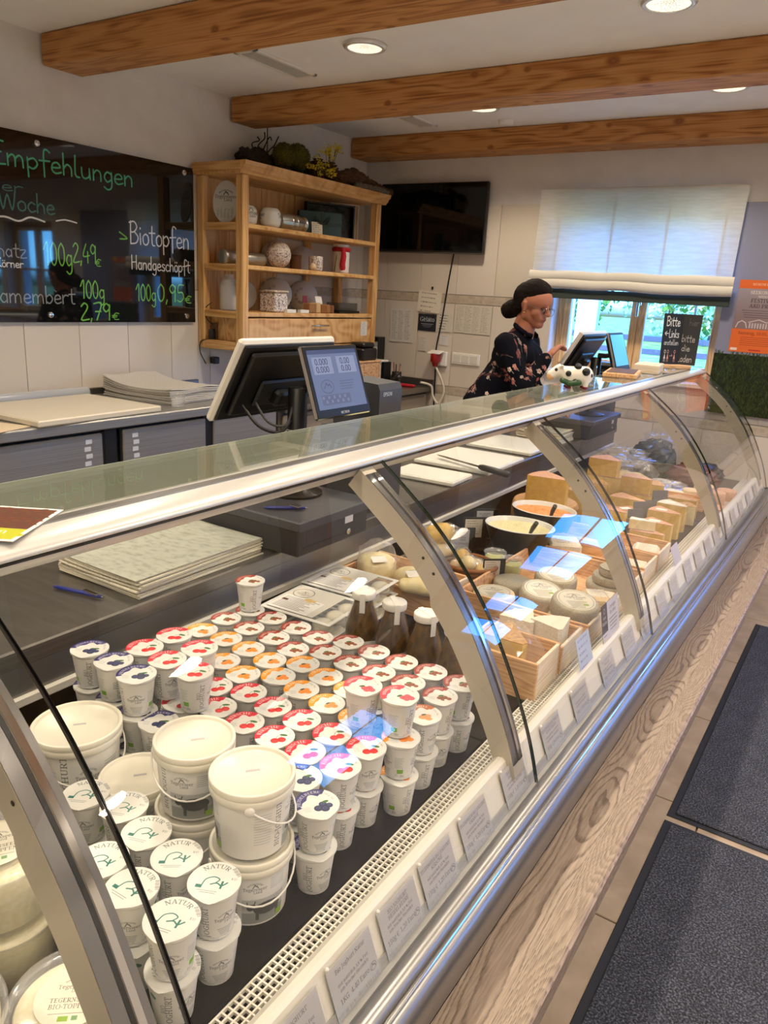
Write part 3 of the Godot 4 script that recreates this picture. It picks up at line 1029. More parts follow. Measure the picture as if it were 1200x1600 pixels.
		for e in [[0.0105, z0 + 0.020, z0 + 0.026, "gasket", M.gasket], [0.0095, z0 + 0.010, z0 + 0.019, "trim_strip", M.chrome], [0.0100, z0 + 0.0005, z0 + 0.0095, "outer_cover", M.post_cover], [0.0100, z0 + 0.027, z1 - 0.0005, "outer_cover", M.post_cover]]:
			var o1 := offset_profile(prof, e[0]).slice(1, k - 3)
			var o2 := offset_profile(prof, e[0] + 0.004).slice(1, k - 3)
			o2.reverse()
			var sp := PackedVector2Array(o1 + o2)
			part(p, e[3], prism(sp, e[1], e[2], true), e[4])
		part(p, "screw", lathe(crisp([Vector2(0.0, 0.0), Vector2(0.0035, 0.0), Vector2(0.0035, 0.001), Vector2(0.0, 0.001)]), 10), M.gasket, Vector3(-0.718, 1.058, z1), Vector3(PI / 2, 0, 0))
		part(p, "screw", lathe(crisp([Vector2(0.0, 0.0), Vector2(0.0035, 0.0), Vector2(0.0035, 0.001), Vector2(0.0, 0.001)]), 10), M.gasket, Vector3(-0.691, 1.030, z1), Vector3(PI / 2, 0, 0))
		# arm that carries the top rail and the glass shelf
		part(p, "shelf_arm", boxes([[Vector3(-0.90, 1.196, z0 + 0.004), Vector3(-1.15, 1.234, z1 - 0.004)]], 0.003), M.post_alu)
	# --- curved glass panes
	var zz := [ZN] + JOINTS + [ZE]
	var inner := offset_profile(prof, 0.006)
	var rv := inner.duplicate()
	for i in zz.size() - 1:
		var za: float = zz[i] - 0.0015
		var zb: float = zz[i + 1] + 0.0015
		var g := begin()
		add_grid(g, strip_grid(prof, zb, za, false))
		var gp := part(c, "glass_pane", done(g), M.glass)
		for e in [za, zb]:
			var gg := begin()
			var s0: float = e - 0.0008
			var lo := []
			for q in inner:
				lo.append(q)
			lo.reverse()
			add_prism(gg, PackedVector2Array(prof + lo), s0, s0 + 0.0016)
			part(gp, "pane_edge", done(gg), M.glass_edge if i in [1, 2] and e == zz[2] - 0.0015 or (i == 1 and e == zb) else M.glass_edge_dark)
	# --- far end: flat glass cheek
	var cheek := PackedVector2Array()
	for q in prof:
		cheek.append(q)
	cheek.append(Vector2(-0.50, 0.60))
	cheek.append(Vector2(-1.36, 0.60))
	cheek.append(Vector2(-1.36, 0.86))
	cheek.append(Vector2(-1.17, 1.232))
	cheek.append(Vector2(-0.90, 1.232))
	part(c, "end_glass", prism(cheek, ZE - 0.002, ZE - 0.008), M.glass)
	part(c, "end_panel", boxes([[Vector3(-0.41, 0.0, ZE), Vector3(-1.76, 0.60, ZE - 0.02)]], 0.003), M.dark_plastic)
	# --- top rail with the lamp under it
	part(c, "top_rail", prism(PackedVector2Array([Vector2(-0.978, 1.236), Vector2(-0.975, 1.243), Vector2(-0.955, 1.2445), Vector2(-0.935, 1.2435), Vector2(-0.915, 1.2415), Vector2(-0.900, 1.2385), Vector2(-0.889, 1.234), Vector2(-0.882, 1.2275), Vector2(-0.884, 1.223), Vector2(-0.893, 1.219), Vector2(-0.978, 1.222)]), ZN, ZE, true), M.alu_rail)
	part(c, "rail_inlay", boxes([[Vector3(-0.934, 1.2405, ZN), Vector3(-0.956, 1.2452, ZE)]], 0.0008), M.bumper, Vector3.ZERO, Vector3.ZERO, "aluminium strip along the rail")
	part(c, "rail_gap", boxes([[Vector3(-0.8875, 1.2165, ZN), Vector3(-0.93, 1.2205, ZE)]], 0.0), M.gasket)
	part(c, "lamp_housing", prism(PackedVector2Array([Vector2(-0.893, 1.217), Vector2(-0.897, 1.206), Vector2(-0.908, 1.197), Vector2(-0.922, 1.192), Vector2(-0.935, 1.1915), Vector2(-0.935, 1.220), Vector2(-0.893, 1.2195)]), ZN, ZE, true), M.alu)
	var zl := [ZN] + JOINTS + [ZE]
	for i in zl.size() - 1:
		var a: float = zl[i] - 0.05
		var b: float = zl[i + 1] + 0.09
		var tb := part(c, "lamp_tube", tube([Vector3(-0.952, 1.205, a), Vector3(-0.952, 1.205, b)], 0.008, 12), M.lamp_glow)
		var l := AreaLight3D.new()
		l.name = "counter_light"
		l.area_size = Vector2(0.02, a - b)
		l.light_energy = 0.042 * (a - b)
		l.light_color = Color(1.0, 0.94, 0.82)
		l.area_range = 6
		l.shadow_enabled = true
		l.position = Vector3(-0.955, 1.194, (a + b) * 0.5)
		l.rotation_degrees = Vector3(-90, 0, 0)
		tb.add_child(l)
	# --- glass shelf on top
	for i in zl.size() - 1:
		var g := part(c, "top_glass", boxes([[Vector3(-0.966, 1.2365, zl[i] - 0.001), Vector3(-1.172, 1.2445, zl[i + 1] + 0.001)]], 0.0), M.top_glass)
		part(g, "pane_edge", boxes([[Vector3(-1.172, 1.2365, zl[i] - 0.001), Vector3(-1.1735, 1.2445, zl[i + 1] + 0.001)]], 0.0), cm(196, 204, 194, 0.2))
	# --- bag shelf of ash wood in front
	var w := thing("bag_shelf", "long grey-beige wooden bag shelf with strong grain along the counter front", "shelf", Vector3(-0.345, 0.42, (ZN + ZE) * 0.5))
	part(w, "board", ash_board(L), M.ash_board)
	for k in 6:
		part(w, "bracket", boxes([[Vector3(-0.052, -0.16, -0.02), Vector3(-0.040, -0.05, 0.02)], [Vector3(-0.052, -0.06, -0.02), Vector3(0.06, -0.05, 0.02)]], 0.002), M.gasket, Vector3(0, 0, L * 0.5 - 0.3 - k * 0.9))
	# --- price cards standing on the rail
	var starts := [0.10, -0.03, -0.16, -0.29, -0.42, -0.548, -0.675, -0.803, -0.926, -1.067, -1.245, -1.456, -1.648, -1.866, -2.065, -2.241, -2.45, -2.629, -2.85, -3.03, -3.22, -3.40, -3.60, -3.82, -4.04, -4.28, -4.52]
	var names := ["BIO-JOGHURT", "Bio Joghurt Natur", "BIO JOGHURT HEIDELBEERE", "TEGERNSEER BIO JOGHURT KIRSCHE", "TEGERNSEER BIO JOGHURT ORANGE", "BIO JOGHURT HASELNUSS"]
	for i in starts.size():
		var kk: int = [0, 0, 1, 0, 1, 0, 1, 2, 3, 4, 5][i] if i < 11 else 6 + i % 3
		var where: String = ""
		if i < 5:
			where = "%s from the counter's near end" % ordinal(i)
		elif i == 5:
			where = "headed bio yoghurt at the photo's bottom edge"
		elif i == 6:
			where = "for natural yoghurt at 4.40 euro"
		elif i == 7:
			where = "for blueberry yoghurt, next to the natural yoghurt card"
		elif i == 8:
			where = "for cherry yoghurt, in front of the yoghurt cups"
		elif i == 9:
			where = "for orange yoghurt, in front of the yoghurt cups"
		elif i == 10:
			where = "for hazelnut yoghurt, at the foot of the middle post"
		else:
			where = "in the cheese section, %s from the middle post" % ordinal(i - 11)
		var t := thing("price_card", "grey price card %s" % where, "price card", Vector3(-0.4735, 0.630, starts[i] - 0.0525), 0, "price cards in the counter rail")
		t.rotation = Vector3(0, PI / 2, 0)
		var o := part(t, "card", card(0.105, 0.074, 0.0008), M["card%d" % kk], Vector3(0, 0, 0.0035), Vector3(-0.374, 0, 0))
		part(o, "holder", bx(Vector3(0.109, 0.080, 0.0008), 0.0, Vector3(0, 0, 0.0026)), M.film)
		part(t, "peg", bx(Vector3(0.006, 0.006, 0.006), 0.002), M.white_plastic, Vector3(-0.05, 0.041, -0.009))

func ash_board(L: float) -> ArrayMesh:
	var st := begin()
	var h := L * 0.5
	var x0 := -0.069
	var x1 := 0.062
	var b := 0.006
	# textured top
	quad(st, Vector3(x0, 0, h), Vector3(x1, 0, h), Vector3(x1, 0, -h), Vector3(x0, 0, -h), [Vector2(0, 1), Vector2(0, 0), Vector2(1, 0), Vector2(1, 1)])
	quad(st, Vector3(x1, 0, h), Vector3(x1 + b, -b, h), Vector3(x1 + b, -b, -h), Vector3(x1, 0, -h), [Vector2(0, 0), Vector2(0, 0.03), Vector2(1, 0.03), Vector2(1, 0)])
	quad(st, Vector3(x1 + b, -b, h), Vector3(x1 + b, -0.05, h), Vector3(x1 + b, -0.05, -h), Vector3(x1 + b, -b, -h), [Vector2(0, 0.03), Vector2(0, 0.2), Vector2(1, 0.2), Vector2(1, 0.03)])
	quad(st, Vector3(x0, -0.05, h), Vector3(x0, 0, h), Vector3(x0, 0, -h), Vector3(x0, -0.05, -h))
	quad(st, Vector3(x0, -0.05, -h), Vector3(x1 + b, -0.05, -h), Vector3(x1 + b, -0.05, h), Vector3(x0, -0.05, h))
	quad(st, Vector3(x0, -0.05, h), Vector3(x1 + b, -0.05, h), Vector3(x1, 0, h), Vector3(x0, 0, h))
	quad(st, Vector3(x1 + b, -0.05, -h), Vector3(x0, -0.05, -h), Vector3(x0, 0, -h), Vector3(x1, 0, -h))
	return done(st)

func ash_image() -> Image:
	# cathedral grain: level lines of a smooth field, drawn thin and dark on grey-beige
	var w := 2048
	var h := 96
	var a := FastNoiseLite.new()
	a.seed = 12
	a.frequency = 1.0
	a.fractal_octaves = 1
	var f := FastNoiseLite.new()
	f.seed = 13
	f.frequency = 1.0
	f.fractal_octaves = 3
	var im := Image.create(w, h, false, Image.FORMAT_RGB8)
	var lo := rgb8(74, 60, 50)
	var c0 := rgb8(168, 151, 134)
	var c1 := rgb8(144, 127, 111)
	for y in h:
		for x in w:
			var u := float(x) / w * 5.11
			var v := float(y) / h * 0.156
			# hearts of the flat-sawn figure sit along the middle; straight grain near the front edge
			var heart := 0.085 + 0.03 * a.get_noise_2d(u * 0.7, 3.0)
			var d := (v - heart) / 0.075
			var field := d * d * 1.7 + 1.25 * a.get_noise_2d(u * 1.5, v * 2.0) + 0.10 * a.get_noise_2d(u * 5.0, v * 30.0) + 0.03 * f.get_noise_2d(u * 24.0, v * 60.0)
			if v < 0.06:
				field += (0.06 - v) * 42.0
			var s := field * 3.0
			var fr := s - floorf(s)
			var line := smoothstep(0.55, 0.90, fr) * (1.0 - smoothstep(0.93, 1.0, fr))
			line *= 0.65 + 0.5 * f.get_noise_2d(u * 30.0, v * 500.0)
			var base := c0.lerp(c1, clampf(0.5 + f.get_noise_2d(u * 9.0, v * 220.0) * 1.1, 0, 1))
			im.set_pixel(x, y, base.lerp(lo, clampf(line, 0, 1) * 0.8))
	return im

func card_image(k: int) -> Image:
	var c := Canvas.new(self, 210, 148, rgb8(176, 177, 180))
	var ink := rgb8(38, 42, 52)
	var heads := [["BIO-JOGHURT", ""], ["Bio Joghurt Natur", ""], ["BIO JOGHURT", "HEIDELBEERE"], ["TEGERNSEER BIO JOGHURT", "KIRSCHE"], ["TEGERNSEER BIO JOGHURT", "ORANGE"], ["BIO JOGHURT", "HASELNUSS"], ["TEGERNSEER BERGKÄSE", ""], ["BIO CAMEMBERT", "Heumilch"], ["TEGERNSEER HEUMILCH", "SCHNITTKÄSE"]]
	var price: String = ["1KG  4.40 Euro", "1KG  4.40 Euro", "150g €  1,20 Euro", "150g €  1,20 Euro", "150g €  1,20 Euro", "150g €  1,20 Euro", "100g  2,49 Euro", "100g  2,79 Euro", "100g  2,29 Euro"][k]
	var hd = heads[k]
	c.text(hd[0], 105, 30, 17 if hd[0].length() < 20 else 15, ink, "Droid Serif", 1)
	if hd[1] != "":
		c.text(hd[1], 105, 48, 17, ink, "Droid Serif", 1)
	c.text("mit natürlich 3,8 % Fett", 105, 68, 13, ink, "Droid Serif", 1)
	c.text("aus frischer Heumilch", 105, 84, 13, ink, "Droid Serif", 1)
	c.text(price, 96, 116, 20, ink, "Droid Serif", 1)
	# small mountain mark and a grass border
	c.ring(186, 112, 15, 11, 1.4, ink)
	c.line([Vector2(176, 117), Vector2(184, 104), Vector2(189, 112), Vector2(192, 108), Vector2(197, 117)], 2.0, ink)
	var r := RandomNumberGenerator.new()
	r.seed = k
	for i in 120:
		var x := r.randf_range(4, 206)
		var hh := r.randf_range(4, 15)
		c.line([Vector2(x, 147), Vector2(x + r.randf_range(-3, 3), 147 - hh)], 1.0, rgb8(140, 141, 144))
	return c.result()

func counter_mats():
	var bm := mat("bucket_lid", rgb8(230, 226, 210), 0.3)
	tri_mat("curd", ramp_tex(noise_image(128, 128, 221, 0.05, 4), 128, 128, [rgb8(224, 214, 172), rgb8(242, 236, 208)]), Vector3(12, 12, 12), 0.5)
	tri_mat("steel_door", ramp_tex(noise_image(128, 128, 83, 0.12, 3, 0.06, 2.2), 128, 128, [rgb8(152, 151, 148), rgb8(174, 173, 170)]), Vector3(6, 6, 0.8), 0.4, 0.65)
	mat("board_plastic", rgb8(216, 208, 190), 0.4)
	mat("board_white", rgb8(216, 217, 208), 0.42)
	pane("film_roll", Color(0.86, 0.88, 0.9), 0.45, 0.15)
	tri_mat("news", ramp_tex(noise_image(128, 128, 211, 0.2, 2, 0.3, 1.6), 128, 128, [rgb8(182, 178, 170), rgb8(210, 206, 198)]), Vector3(9, 60, 9), 0.9)
	tri_mat("wrap_edge", ramp_tex(noise_image(128, 128, 213, 0.1, 2), 128, 128, [rgb8(198, 192, 170), rgb8(224, 220, 202)]), Vector3(10, 120, 10), 0.9)
	tri_mat("wrap_paper", ramp_tex(noise_image(256, 256, 215, 0.05, 4, 0.6, 1.6), 256, 256, [rgb8(138, 142, 130), rgb8(160, 164, 152), rgb8(166, 170, 158)]), Vector3(3, 3, 2), 0.85)
	mat("white_glaze", rgb8(224, 224, 220), 0.25)
	pane("clear_dark", Color(0.2, 0.2, 0.2), 0.5, 0.1)
	var bk := noise_image(128, 128, 201, 0.06, 4)
	tri_mat("bark_dark", ramp_tex(bk, 128, 128, [rgb8(26, 20, 14), rgb8(62, 48, 34)]), Vector3(6, 6, 6), 0.95)
	tri_mat("bark_mid", ramp_tex(bk, 128, 128, [rgb8(60, 40, 26), rgb8(112, 80, 54)]), Vector3(6, 6, 3), 0.95)
	tri_mat("bark_pale", ramp_tex(bk, 128, 128, [rgb8(74, 66, 56), rgb8(142, 130, 112)]), Vector3(8, 8, 8), 0.95)
	tri_mat("moss_green", ramp_tex(bk, 128, 128, [rgb8(66, 66, 18), rgb8(118, 112, 34)]), Vector3(10, 10, 10), 1.0)
	tri_mat("moss_dark", ramp_tex(bk, 128, 128, [rgb8(28, 34, 18), rgb8(66, 70, 36)]), Vector3(10, 10, 10), 1.0)
	tex_mat("ash_board", ash_image(), 0.5)
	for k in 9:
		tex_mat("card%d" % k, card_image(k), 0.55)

# ================================================================ handwriting
const GLYPH := {
	"E": [0.62, [0.55, 1, 0.05, 1, 0.04, 0.5, 0.05, 0, 0.58, 0.02], [0.05, 0.52, 0.45, 0.53]],
	"m": [0.72, [0.05, 0.5, 0.05, 0], [0.05, 0.32, 0.2, 0.5, 0.31, 0.38, 0.31, 0], [0.31, 0.32, 0.46, 0.5, 0.58, 0.38, 0.6, 0]],
	"p": [0.5, [0.05, 0.5, 0.06, -0.36], [0.05, 0.38, 0.28, 0.5, 0.42, 0.27, 0.26, 0.03, 0.06, 0.1]],
	"f": [0.42, [0.42, 0.9, 0.28, 1.0, 0.18, 0.82, 0.17, -0.25], [0.0, 0.46, 0.4, 0.5]],
	"e": [0.47, [0.05, 0.24, 0.38, 0.3, 0.28, 0.5, 0.1, 0.42, 0.06, 0.14, 0.2, 0.0, 0.42, 0.08]],
	"h": [0.47, [0.06, 1, 0.05, 0], [0.05, 0.28, 0.2, 0.5, 0.36, 0.36, 0.37, 0]],
	"l": [0.28, [0.08, 1, 0.06, 0.12, 0.22, 0.0]],
	"L": [0.42, [0.08, 1, 0.06, 0.03, 0.4, 0.02]],
	"u": [0.5, [0.05, 0.5, 0.07, 0.1, 0.2, 0.0, 0.36, 0.14, 0.38, 0.5], [0.38, 0.5, 0.4, 0.0]],
	"n": [0.48, [0.05, 0.5, 0.05, 0], [0.05, 0.3, 0.2, 0.5, 0.36, 0.38, 0.37, 0]],
	"g": [0.47, [0.36, 0.42, 0.18, 0.5, 0.05, 0.25, 0.18, 0.02, 0.36, 0.16], [0.37, 0.5, 0.37, -0.18, 0.2, -0.36, 0.03, -0.25]],
	"W": [0.78, [0.0, 1, 0.14, 0, 0.36, 0.75, 0.56, 0, 0.74, 1]],
	"o": [0.46, [0.22, 0.5, 0.06, 0.36, 0.08, 0.08, 0.24, 0.0, 0.39, 0.14, 0.37, 0.4, 0.22, 0.5]],
	"ö": [0.46, [0.22, 0.5, 0.06, 0.36, 0.08, 0.08, 0.24, 0.0, 0.39, 0.14, 0.37, 0.4, 0.22, 0.5], [0.13, 0.68, 0.13, 0.74], [0.31, 0.68, 0.31, 0.74]],
	"c": [0.44, [0.38, 0.42, 0.2, 0.5, 0.05, 0.25, 0.18, 0, 0.4, 0.08]],
	"d": [0.48, [0.38, 1, 0.37, 0], [0.36, 0.4, 0.18, 0.5, 0.05, 0.22, 0.2, 0, 0.37, 0.14]],
	"r": [0.4, [0.05, 0.5, 0.05, 0], [0.05, 0.3, 0.18, 0.5, 0.36, 0.47]],
	"a": [0.48, [0.37, 0.5, 0.38, 0], [0.36, 0.4, 0.18, 0.5, 0.05, 0.22, 0.2, 0, 0.37, 0.14]],
	"t": [0.4, [0.18, 0.88, 0.17, 0.1, 0.33, 0.0], [0.0, 0.56, 0.37, 0.58]],
	"z": [0.44, [0.03, 0.5, 0.36, 0.5, 0.03, 0.0, 0.4, 0.01]],
	"K": [0.52, [0.06, 1, 0.05, 0], [0.46, 1, 0.08, 0.48, 0.48, 0.0]],
	"k": [0.45, [0.06, 1, 0.05, 0], [0.36, 0.55, 0.08, 0.26, 0.38, 0.0]],
	"C": [0.6, [0.52, 0.86, 0.3, 1, 0.06, 0.6, 0.12, 0.12, 0.34, 0.0, 0.56, 0.1]],
	"b": [0.47, [0.05, 1, 0.05, 0], [0.05, 0.36, 0.26, 0.5, 0.4, 0.26, 0.24, 0.0, 0.05, 0.1]],
	"B": [0.58, [0.08, 1, 0.06, 0], [0.0, 0.94, 0.3, 1, 0.46, 0.78, 0.3, 0.56, 0.1, 0.52], [0.3, 0.55, 0.52, 0.32, 0.4, 0.06, 0.06, 0.0]],
	"i": [0.2, [0.08, 0.5, 0.09, 0], [0.09, 0.7, 0.09, 0.75]],
	"H": [0.6, [0.06, 1, 0.05, 0], [0.48, 1, 0.48, 0], [0.05, 0.5, 0.48, 0.54]],
	"s": [0.4, [0.35, 0.45, 0.16, 0.5, 0.08, 0.36, 0.3, 0.2, 0.28, 0.02, 0.04, 0.04]],
	"S": [0.5, [0.44, 0.9, 0.2, 1.0, 0.08, 0.76, 0.4, 0.36, 0.34, 0.04, 0.05, 0.06]],
	">": [0.6, [0.02, 0.86, 0.5, 0.32, 0.04, 0.2]],
	"<": [0.7, [0.3, 0.75, 0.02, 0.5, 0.3, 0.25], [0.02, 0.5, 0.6, 0.5]],
	"0": [0.5, [0.24, 1, 0.06, 0.7, 0.08, 0.2, 0.24, 0, 0.4, 0.25, 0.4, 0.75, 0.24, 1]],
	"1": [0.4, [0.02, 0.66, 0.26, 1, 0.24, 0]],
	"2": [0.5, [0.06, 0.8, 0.24, 1, 0.4, 0.74, 0.04, 0.02, 0.46, 0.04]],
	"4": [0.52, [0.26, 1, 0.03, 0.36, 0.48, 0.4], [0.36, 0.6, 0.34, 0.0]],
	"5": [0.5, [0.42, 1, 0.12, 0.98, 0.08, 0.56, 0.34, 0.56, 0.42, 0.24, 0.22, 0.0, 0.03, 0.08]],
	"7": [0.48, [0.03, 0.98, 0.44, 1, 0.16, 0.0], [0.1, 0.5, 0.4, 0.52]],
	"9": [0.5, [0.4, 0.84, 0.22, 1, 0.06, 0.74, 0.2, 0.5, 0.4, 0.7, 0.4, 0.9, 0.38, 0.0]],
	",": [0.22, [0.1, 0.08, 0.04, -0.16]],
	"€": [0.5, [0.42, 0.6, 0.24, 0.66, 0.1, 0.4, 0.14, 0.08, 0.4, 0.04], [0.0, 0.42, 0.3, 0.43], [0.0, 0.26, 0.28, 0.27]],
	"-": [0.3, [0.02, 0.4, 0.26, 0.4]],
	" ": [0.3],
}

func scribble(c: Canvas, s: String, x0: float, x1: float, y: float, h: float, t: float, col: Color):
	var total := 0.0
	for ch in s:
		total += GLYPH[ch][0]
	var k := (x1 - x0) / total
	var x := x0
	for ch in s:
		var g = GLYPH[ch]
		for i in range(1, g.size()):
			var p := []
			for j in range(0, g[i].size(), 2):
				p.append(Vector2(x + g[i][j] * k, y - g[i][j + 1] * h))
			c.line(smooth_path(p, 4) if p.size() > 2 else p, t * 0.8, col)
		x += g[0] * k

func lines_image(w: int, h: int, bg: Color, ink: Color, seed_: int, cols := 1, margin := 0.1, pitch := 7.0) -> Image:
	# a sheet of close small print: rows of short dashes, as it looks at this distance
	var c := Canvas.new(self, w, h, bg)
	var r := RandomNumberGenerator.new()
	r.seed = seed_
	var m := w * margin
	var y := h * 0.08
	while y < h * 0.94:
		for k in cols:
			var a := m + (w - 2 * m) * k / cols
			var b := m + (w - 2 * m) * (k + 1) / cols - (4 if cols > 1 else 0)
			var x := a
			var e := a + (b - a) * r.randf_range(0.6, 1.0)
			while x < e:
				var l := r.randf_range(3, 10)
				c.rect(x, y, minf(l, e - x), pitch * 0.28, bg.lerp(ink, r.randf_range(0.35, 0.8)))
				x += l + 2.5
		y += pitch
	return c.result()

# ================================================================ things on the walls
func build_wall_things():
	# --- the glass board
	var c := Canvas.new(self, 1245, 690, rgb8(18, 19, 20))
	var teal := rgb8(80, 182, 140)
	var dk := rgb8(70, 122, 112)
	var wh := rgb8(214, 216, 218)
	var gy := rgb8(138, 144, 148)
	var gr := rgb8(116, 190, 80)
	scribble(c, "Empfehlungen", 262, 905, 124, 78, 8.5, teal)
	scribble(c, "der", 250, 392, 214, 40, 5, dk)
	scribble(c, "Woche", 290, 520, 278, 68, 8, dk)
	c.line(smooth_path([Vector2(210, 322), Vector2(300, 306), Vector2(360, 316), Vector2(410, 298), Vector2(469, 308)], 6), 7, wh)
	c.line(smooth_path([Vector2(520, 300), Vector2(560, 292), Vector2(612, 298)], 6), 6, wh)
	scribble(c, "> Bergschatz", 20, 385, 448, 54, 6, gy)
	scribble(c, "Körner", 258, 368, 486, 32, 5, wh)
	scribble(c, "100g", 455, 585, 468, 86, 7, gr)
	scribble(c, "2,49", 585, 700, 450, 74, 7, gr)
	scribble(c, "€", 690, 724, 462, 44, 5, gr)
	scribble(c, "> Camembert", 140, 588, 616, 66, 6.5, gy)
	scribble(c, "100g", 612, 732, 592, 72, 7, gr)
	scribble(c, "2,79", 606, 760, 680, 68, 8, gr)
	scribble(c, "€", 764, 806, 680, 44, 5, gr)
	scribble(c, ">", 818, 866, 350, 42, 8, gr)
	scribble(c, "Biotopfen", 872, 1216, 356, 92, 8, wh)
	scribble(c, "Handgeschöpft", 876, 1218, 462, 58, 6, wh)
	scribble(c, "100g", 895, 1010, 596, 72, 6.5, gr)
	scribble(c, "0,95", 1014, 1180, 596, 76, 7.5, gr)
	scribble(c, "€", 1180, 1228, 602, 50, 6, gr)
	var t := thing("menu_board", "black glass board with chalk-pen writing of this week's recommendations", "board", Vector3(-3.815, 1.785, -2.73))
	tex_mat("menu", c.result(), 0.03)
	M.menu.metallic_specular = 0.6
	part(t, "glass_panel", card(1.66, 0.92, 0.010), M.menu, Vector3(0, 0, 0), Vector3(0, PI / 2, 0))
	for p in [[0.222, 0.42], [-0.752, 0.425], [0.207, -0.421], [-0.757, -0.422]]:
		part(t, "standoff", lathe(crisp([Vector2(0.0, 0.013), Vector2(0.012, 0.013), Vector2(0.016, 0.008), Vector2(0.016, -0.016), Vector2(0.0, -0.016)]), 20), M.chrome, Vector3(0.010, p[1], p[0]), Vector3(0, 0, -PI / 2), "chrome standoff screw")
	# --- television
	t = thing("television", "black flat television hanging on the tiled back wall", "television", Vector3(-3.155, 2.145, -5.40))
	part(t, "casing", bx(Vector3(0.94, 0.51, 0.035), 0.006), M.black_plastic)
	part(t, "screen", bx(Vector3(0.92, 0.482, 0.004), 0.001), mat("tv_screen", rgb8(5, 5, 7), 0.06), Vector3(0, 0.008, 0.0175))
	part(t, "bottom_trim", bx(Vector3(0.94, 0.008, 0.006), 0.001), cm(120, 118, 114, 0.3, 0.8), Vector3(0, -0.250, 0.016))
	part(t, "wall_bracket", bx(Vector3(0.3, 0.3, 0.03), 0.002), M.gasket, Vector3(0, 0, -0.03))
	solo("television_cable", tube(smooth_path([Vector3(-2.955, 1.90, -5.43), Vector3(-2.993, 1.686, -5.448), Vector3(-3.025, 1.392, -5.446), Vector3(-3.060, 1.16, -5.446), Vector3(-3.052, 1.0, -5.444), Vector3(-3.037, 0.5, -5.446)], 6), 0.006, 7), M.gasket, "thin black cable hanging from the television down the tiles", "cable")
	# --- sheets of paper on the tiles
	var sheets := [
		[-3.405, 1.325, 0.225, 0.27, 0.02, lines_image(96, 120, rgb8(214, 210, 200), rgb8(90, 90, 92), 1, 3, 0.08, 4.5), "white printed list taped to the tiles above the ring binders"],
		[-3.155, 1.525, 0.215, 0.165, -0.06, lines_image(96, 72, rgb8(226, 218, 200), rgb8(120, 112, 100), 2, 1, 0.14, 15), "cream sheet clipped above the dark flyer"],
		[-3.163, 1.364, 0.168, 0.135, 0.0, gelato_image(), "dark blue flyer with white script taped to the tiles"],
		[-3.003, 1.372, 0.12, 0.14, -0.02, lines_image(64, 80, rgb8(212, 206, 194), rgb8(50, 50, 52), 3, 1, 0.1, 12), "small handwritten note behind the black cable"],
		[-2.757, 1.412, 0.32, 0.215, -0.01, lines_image(160, 108, rgb8(208, 200, 184), rgb8(96, 94, 92), 4, 4, 0.05, 6), "wide printed table taped to the tiles beside the assistant"],
		[-3.192, 1.192, 0.075, 0.112, 0.0, lines_image(48, 64, rgb8(214, 208, 196), rgb8(130, 126, 120), 5, 1, 0.12, 8), "small pale slip taped below the dark flyer"],
		[-2.995, 1.235, 0.075, 0.075, 0.0, lines_image(40, 40, rgb8(214, 212, 206), rgb8(140, 150, 176), 6, 1, 0.2, 9), "small square sticker above the red plug"],
	]
	for i in sheets.size():
		var s = sheets[i]
		solo("wall_notice", card(s[2], s[3], 0.0008), tex_mat("sheet%d" % i, s[5], 0.8), s[6], "notice", Vector3(s[0], s[1], -5.452 + 0.0012 * (i % 2)), Vector3(0, 0, s[4]), "papers on the back wall")
	solo("magnet", bx(Vector3(0.016, 0.02, 0.008), 0.002), M.gasket, "tiny dark clip holding the cream sheet", "clip", Vector3(-3.135, 1.633, -5.450))
	# --- red plug in its socket
	t = thing("power_socket", "white wall socket with flip lid and red industrial plug", "socket", Vector3(-3.01, 1.09, -5.456))
	part(t, "back_box", bx(Vector3(0.10, 0.115, 0.03), 0.006, Vector3(0.01, 0, 0.015)), M.white_plastic)
	part(t, "flip_lid", bx(Vector3(0.115, 0.008, 0.08), 0.003), M.white_plastic, Vector3(-0.015, 0.052, 0.075), Vector3(0.25, 0, 0))
	part(t, "plug", lathe(crisp([Vector2(0.0, -0.075), Vector2(0.018, -0.073), Vector2(0.026, -0.045), Vector2(0.040, -0.03), Vector2(0.042, 0.03), Vector2(0.0, 0.034)]), 18), cm(150, 20, 22, 0.4), Vector3(-0.012, 0.012, 0.075), Vector3.ZERO, "dark red plug")
	solo("plug_cable", tube(smooth_path([Vector3(-3.02, 1.03, -5.385), Vector3(-2.965, 0.93, -5.40), Vector3(-2.945, 0.83, -5.42), Vector3(-2.985, 0.735, -5.41), Vector3(-3.032, 0.79, -5.40), Vector3(-3.045, 0.872, -5.38), Vector3(-3.10, 0.90, -5.30)], 7), 0.0095, 8), cm(214, 206, 188, 0.5), "thick white cable looping from the red plug", "cable")
	t = thing("switch_panel", "wide white panel of three light switches on the tiles", "light switch", Vector3(-2.787, 1.105, -5.456))
	part(t, "frame", bx(Vector3(0.245, 0.088, 0.012), 0.003, Vector3(0, 0, 0.006)), M.white_plastic)
	for k in 3:
		part(t, "rocker", bx(Vector3(0.062, 0.062, 0.006), 0.002), M.pale_plastic, Vector3(-0.075 + 0.075 * k, 0, 0.014), Vector3(0.05, 0, 0))
	# --- printed panel with lawn picture and festival poster
	t = thing("lawn_picture", "tall lilac-grey wall panel with a dark green lawn picture below", "picture", Vector3(-0.51, 1.585, -5.44))
	part(t, "panel", card(0.90, 1.31, 0.008), tex_mat("panel_print", panel_image(), 0.25))
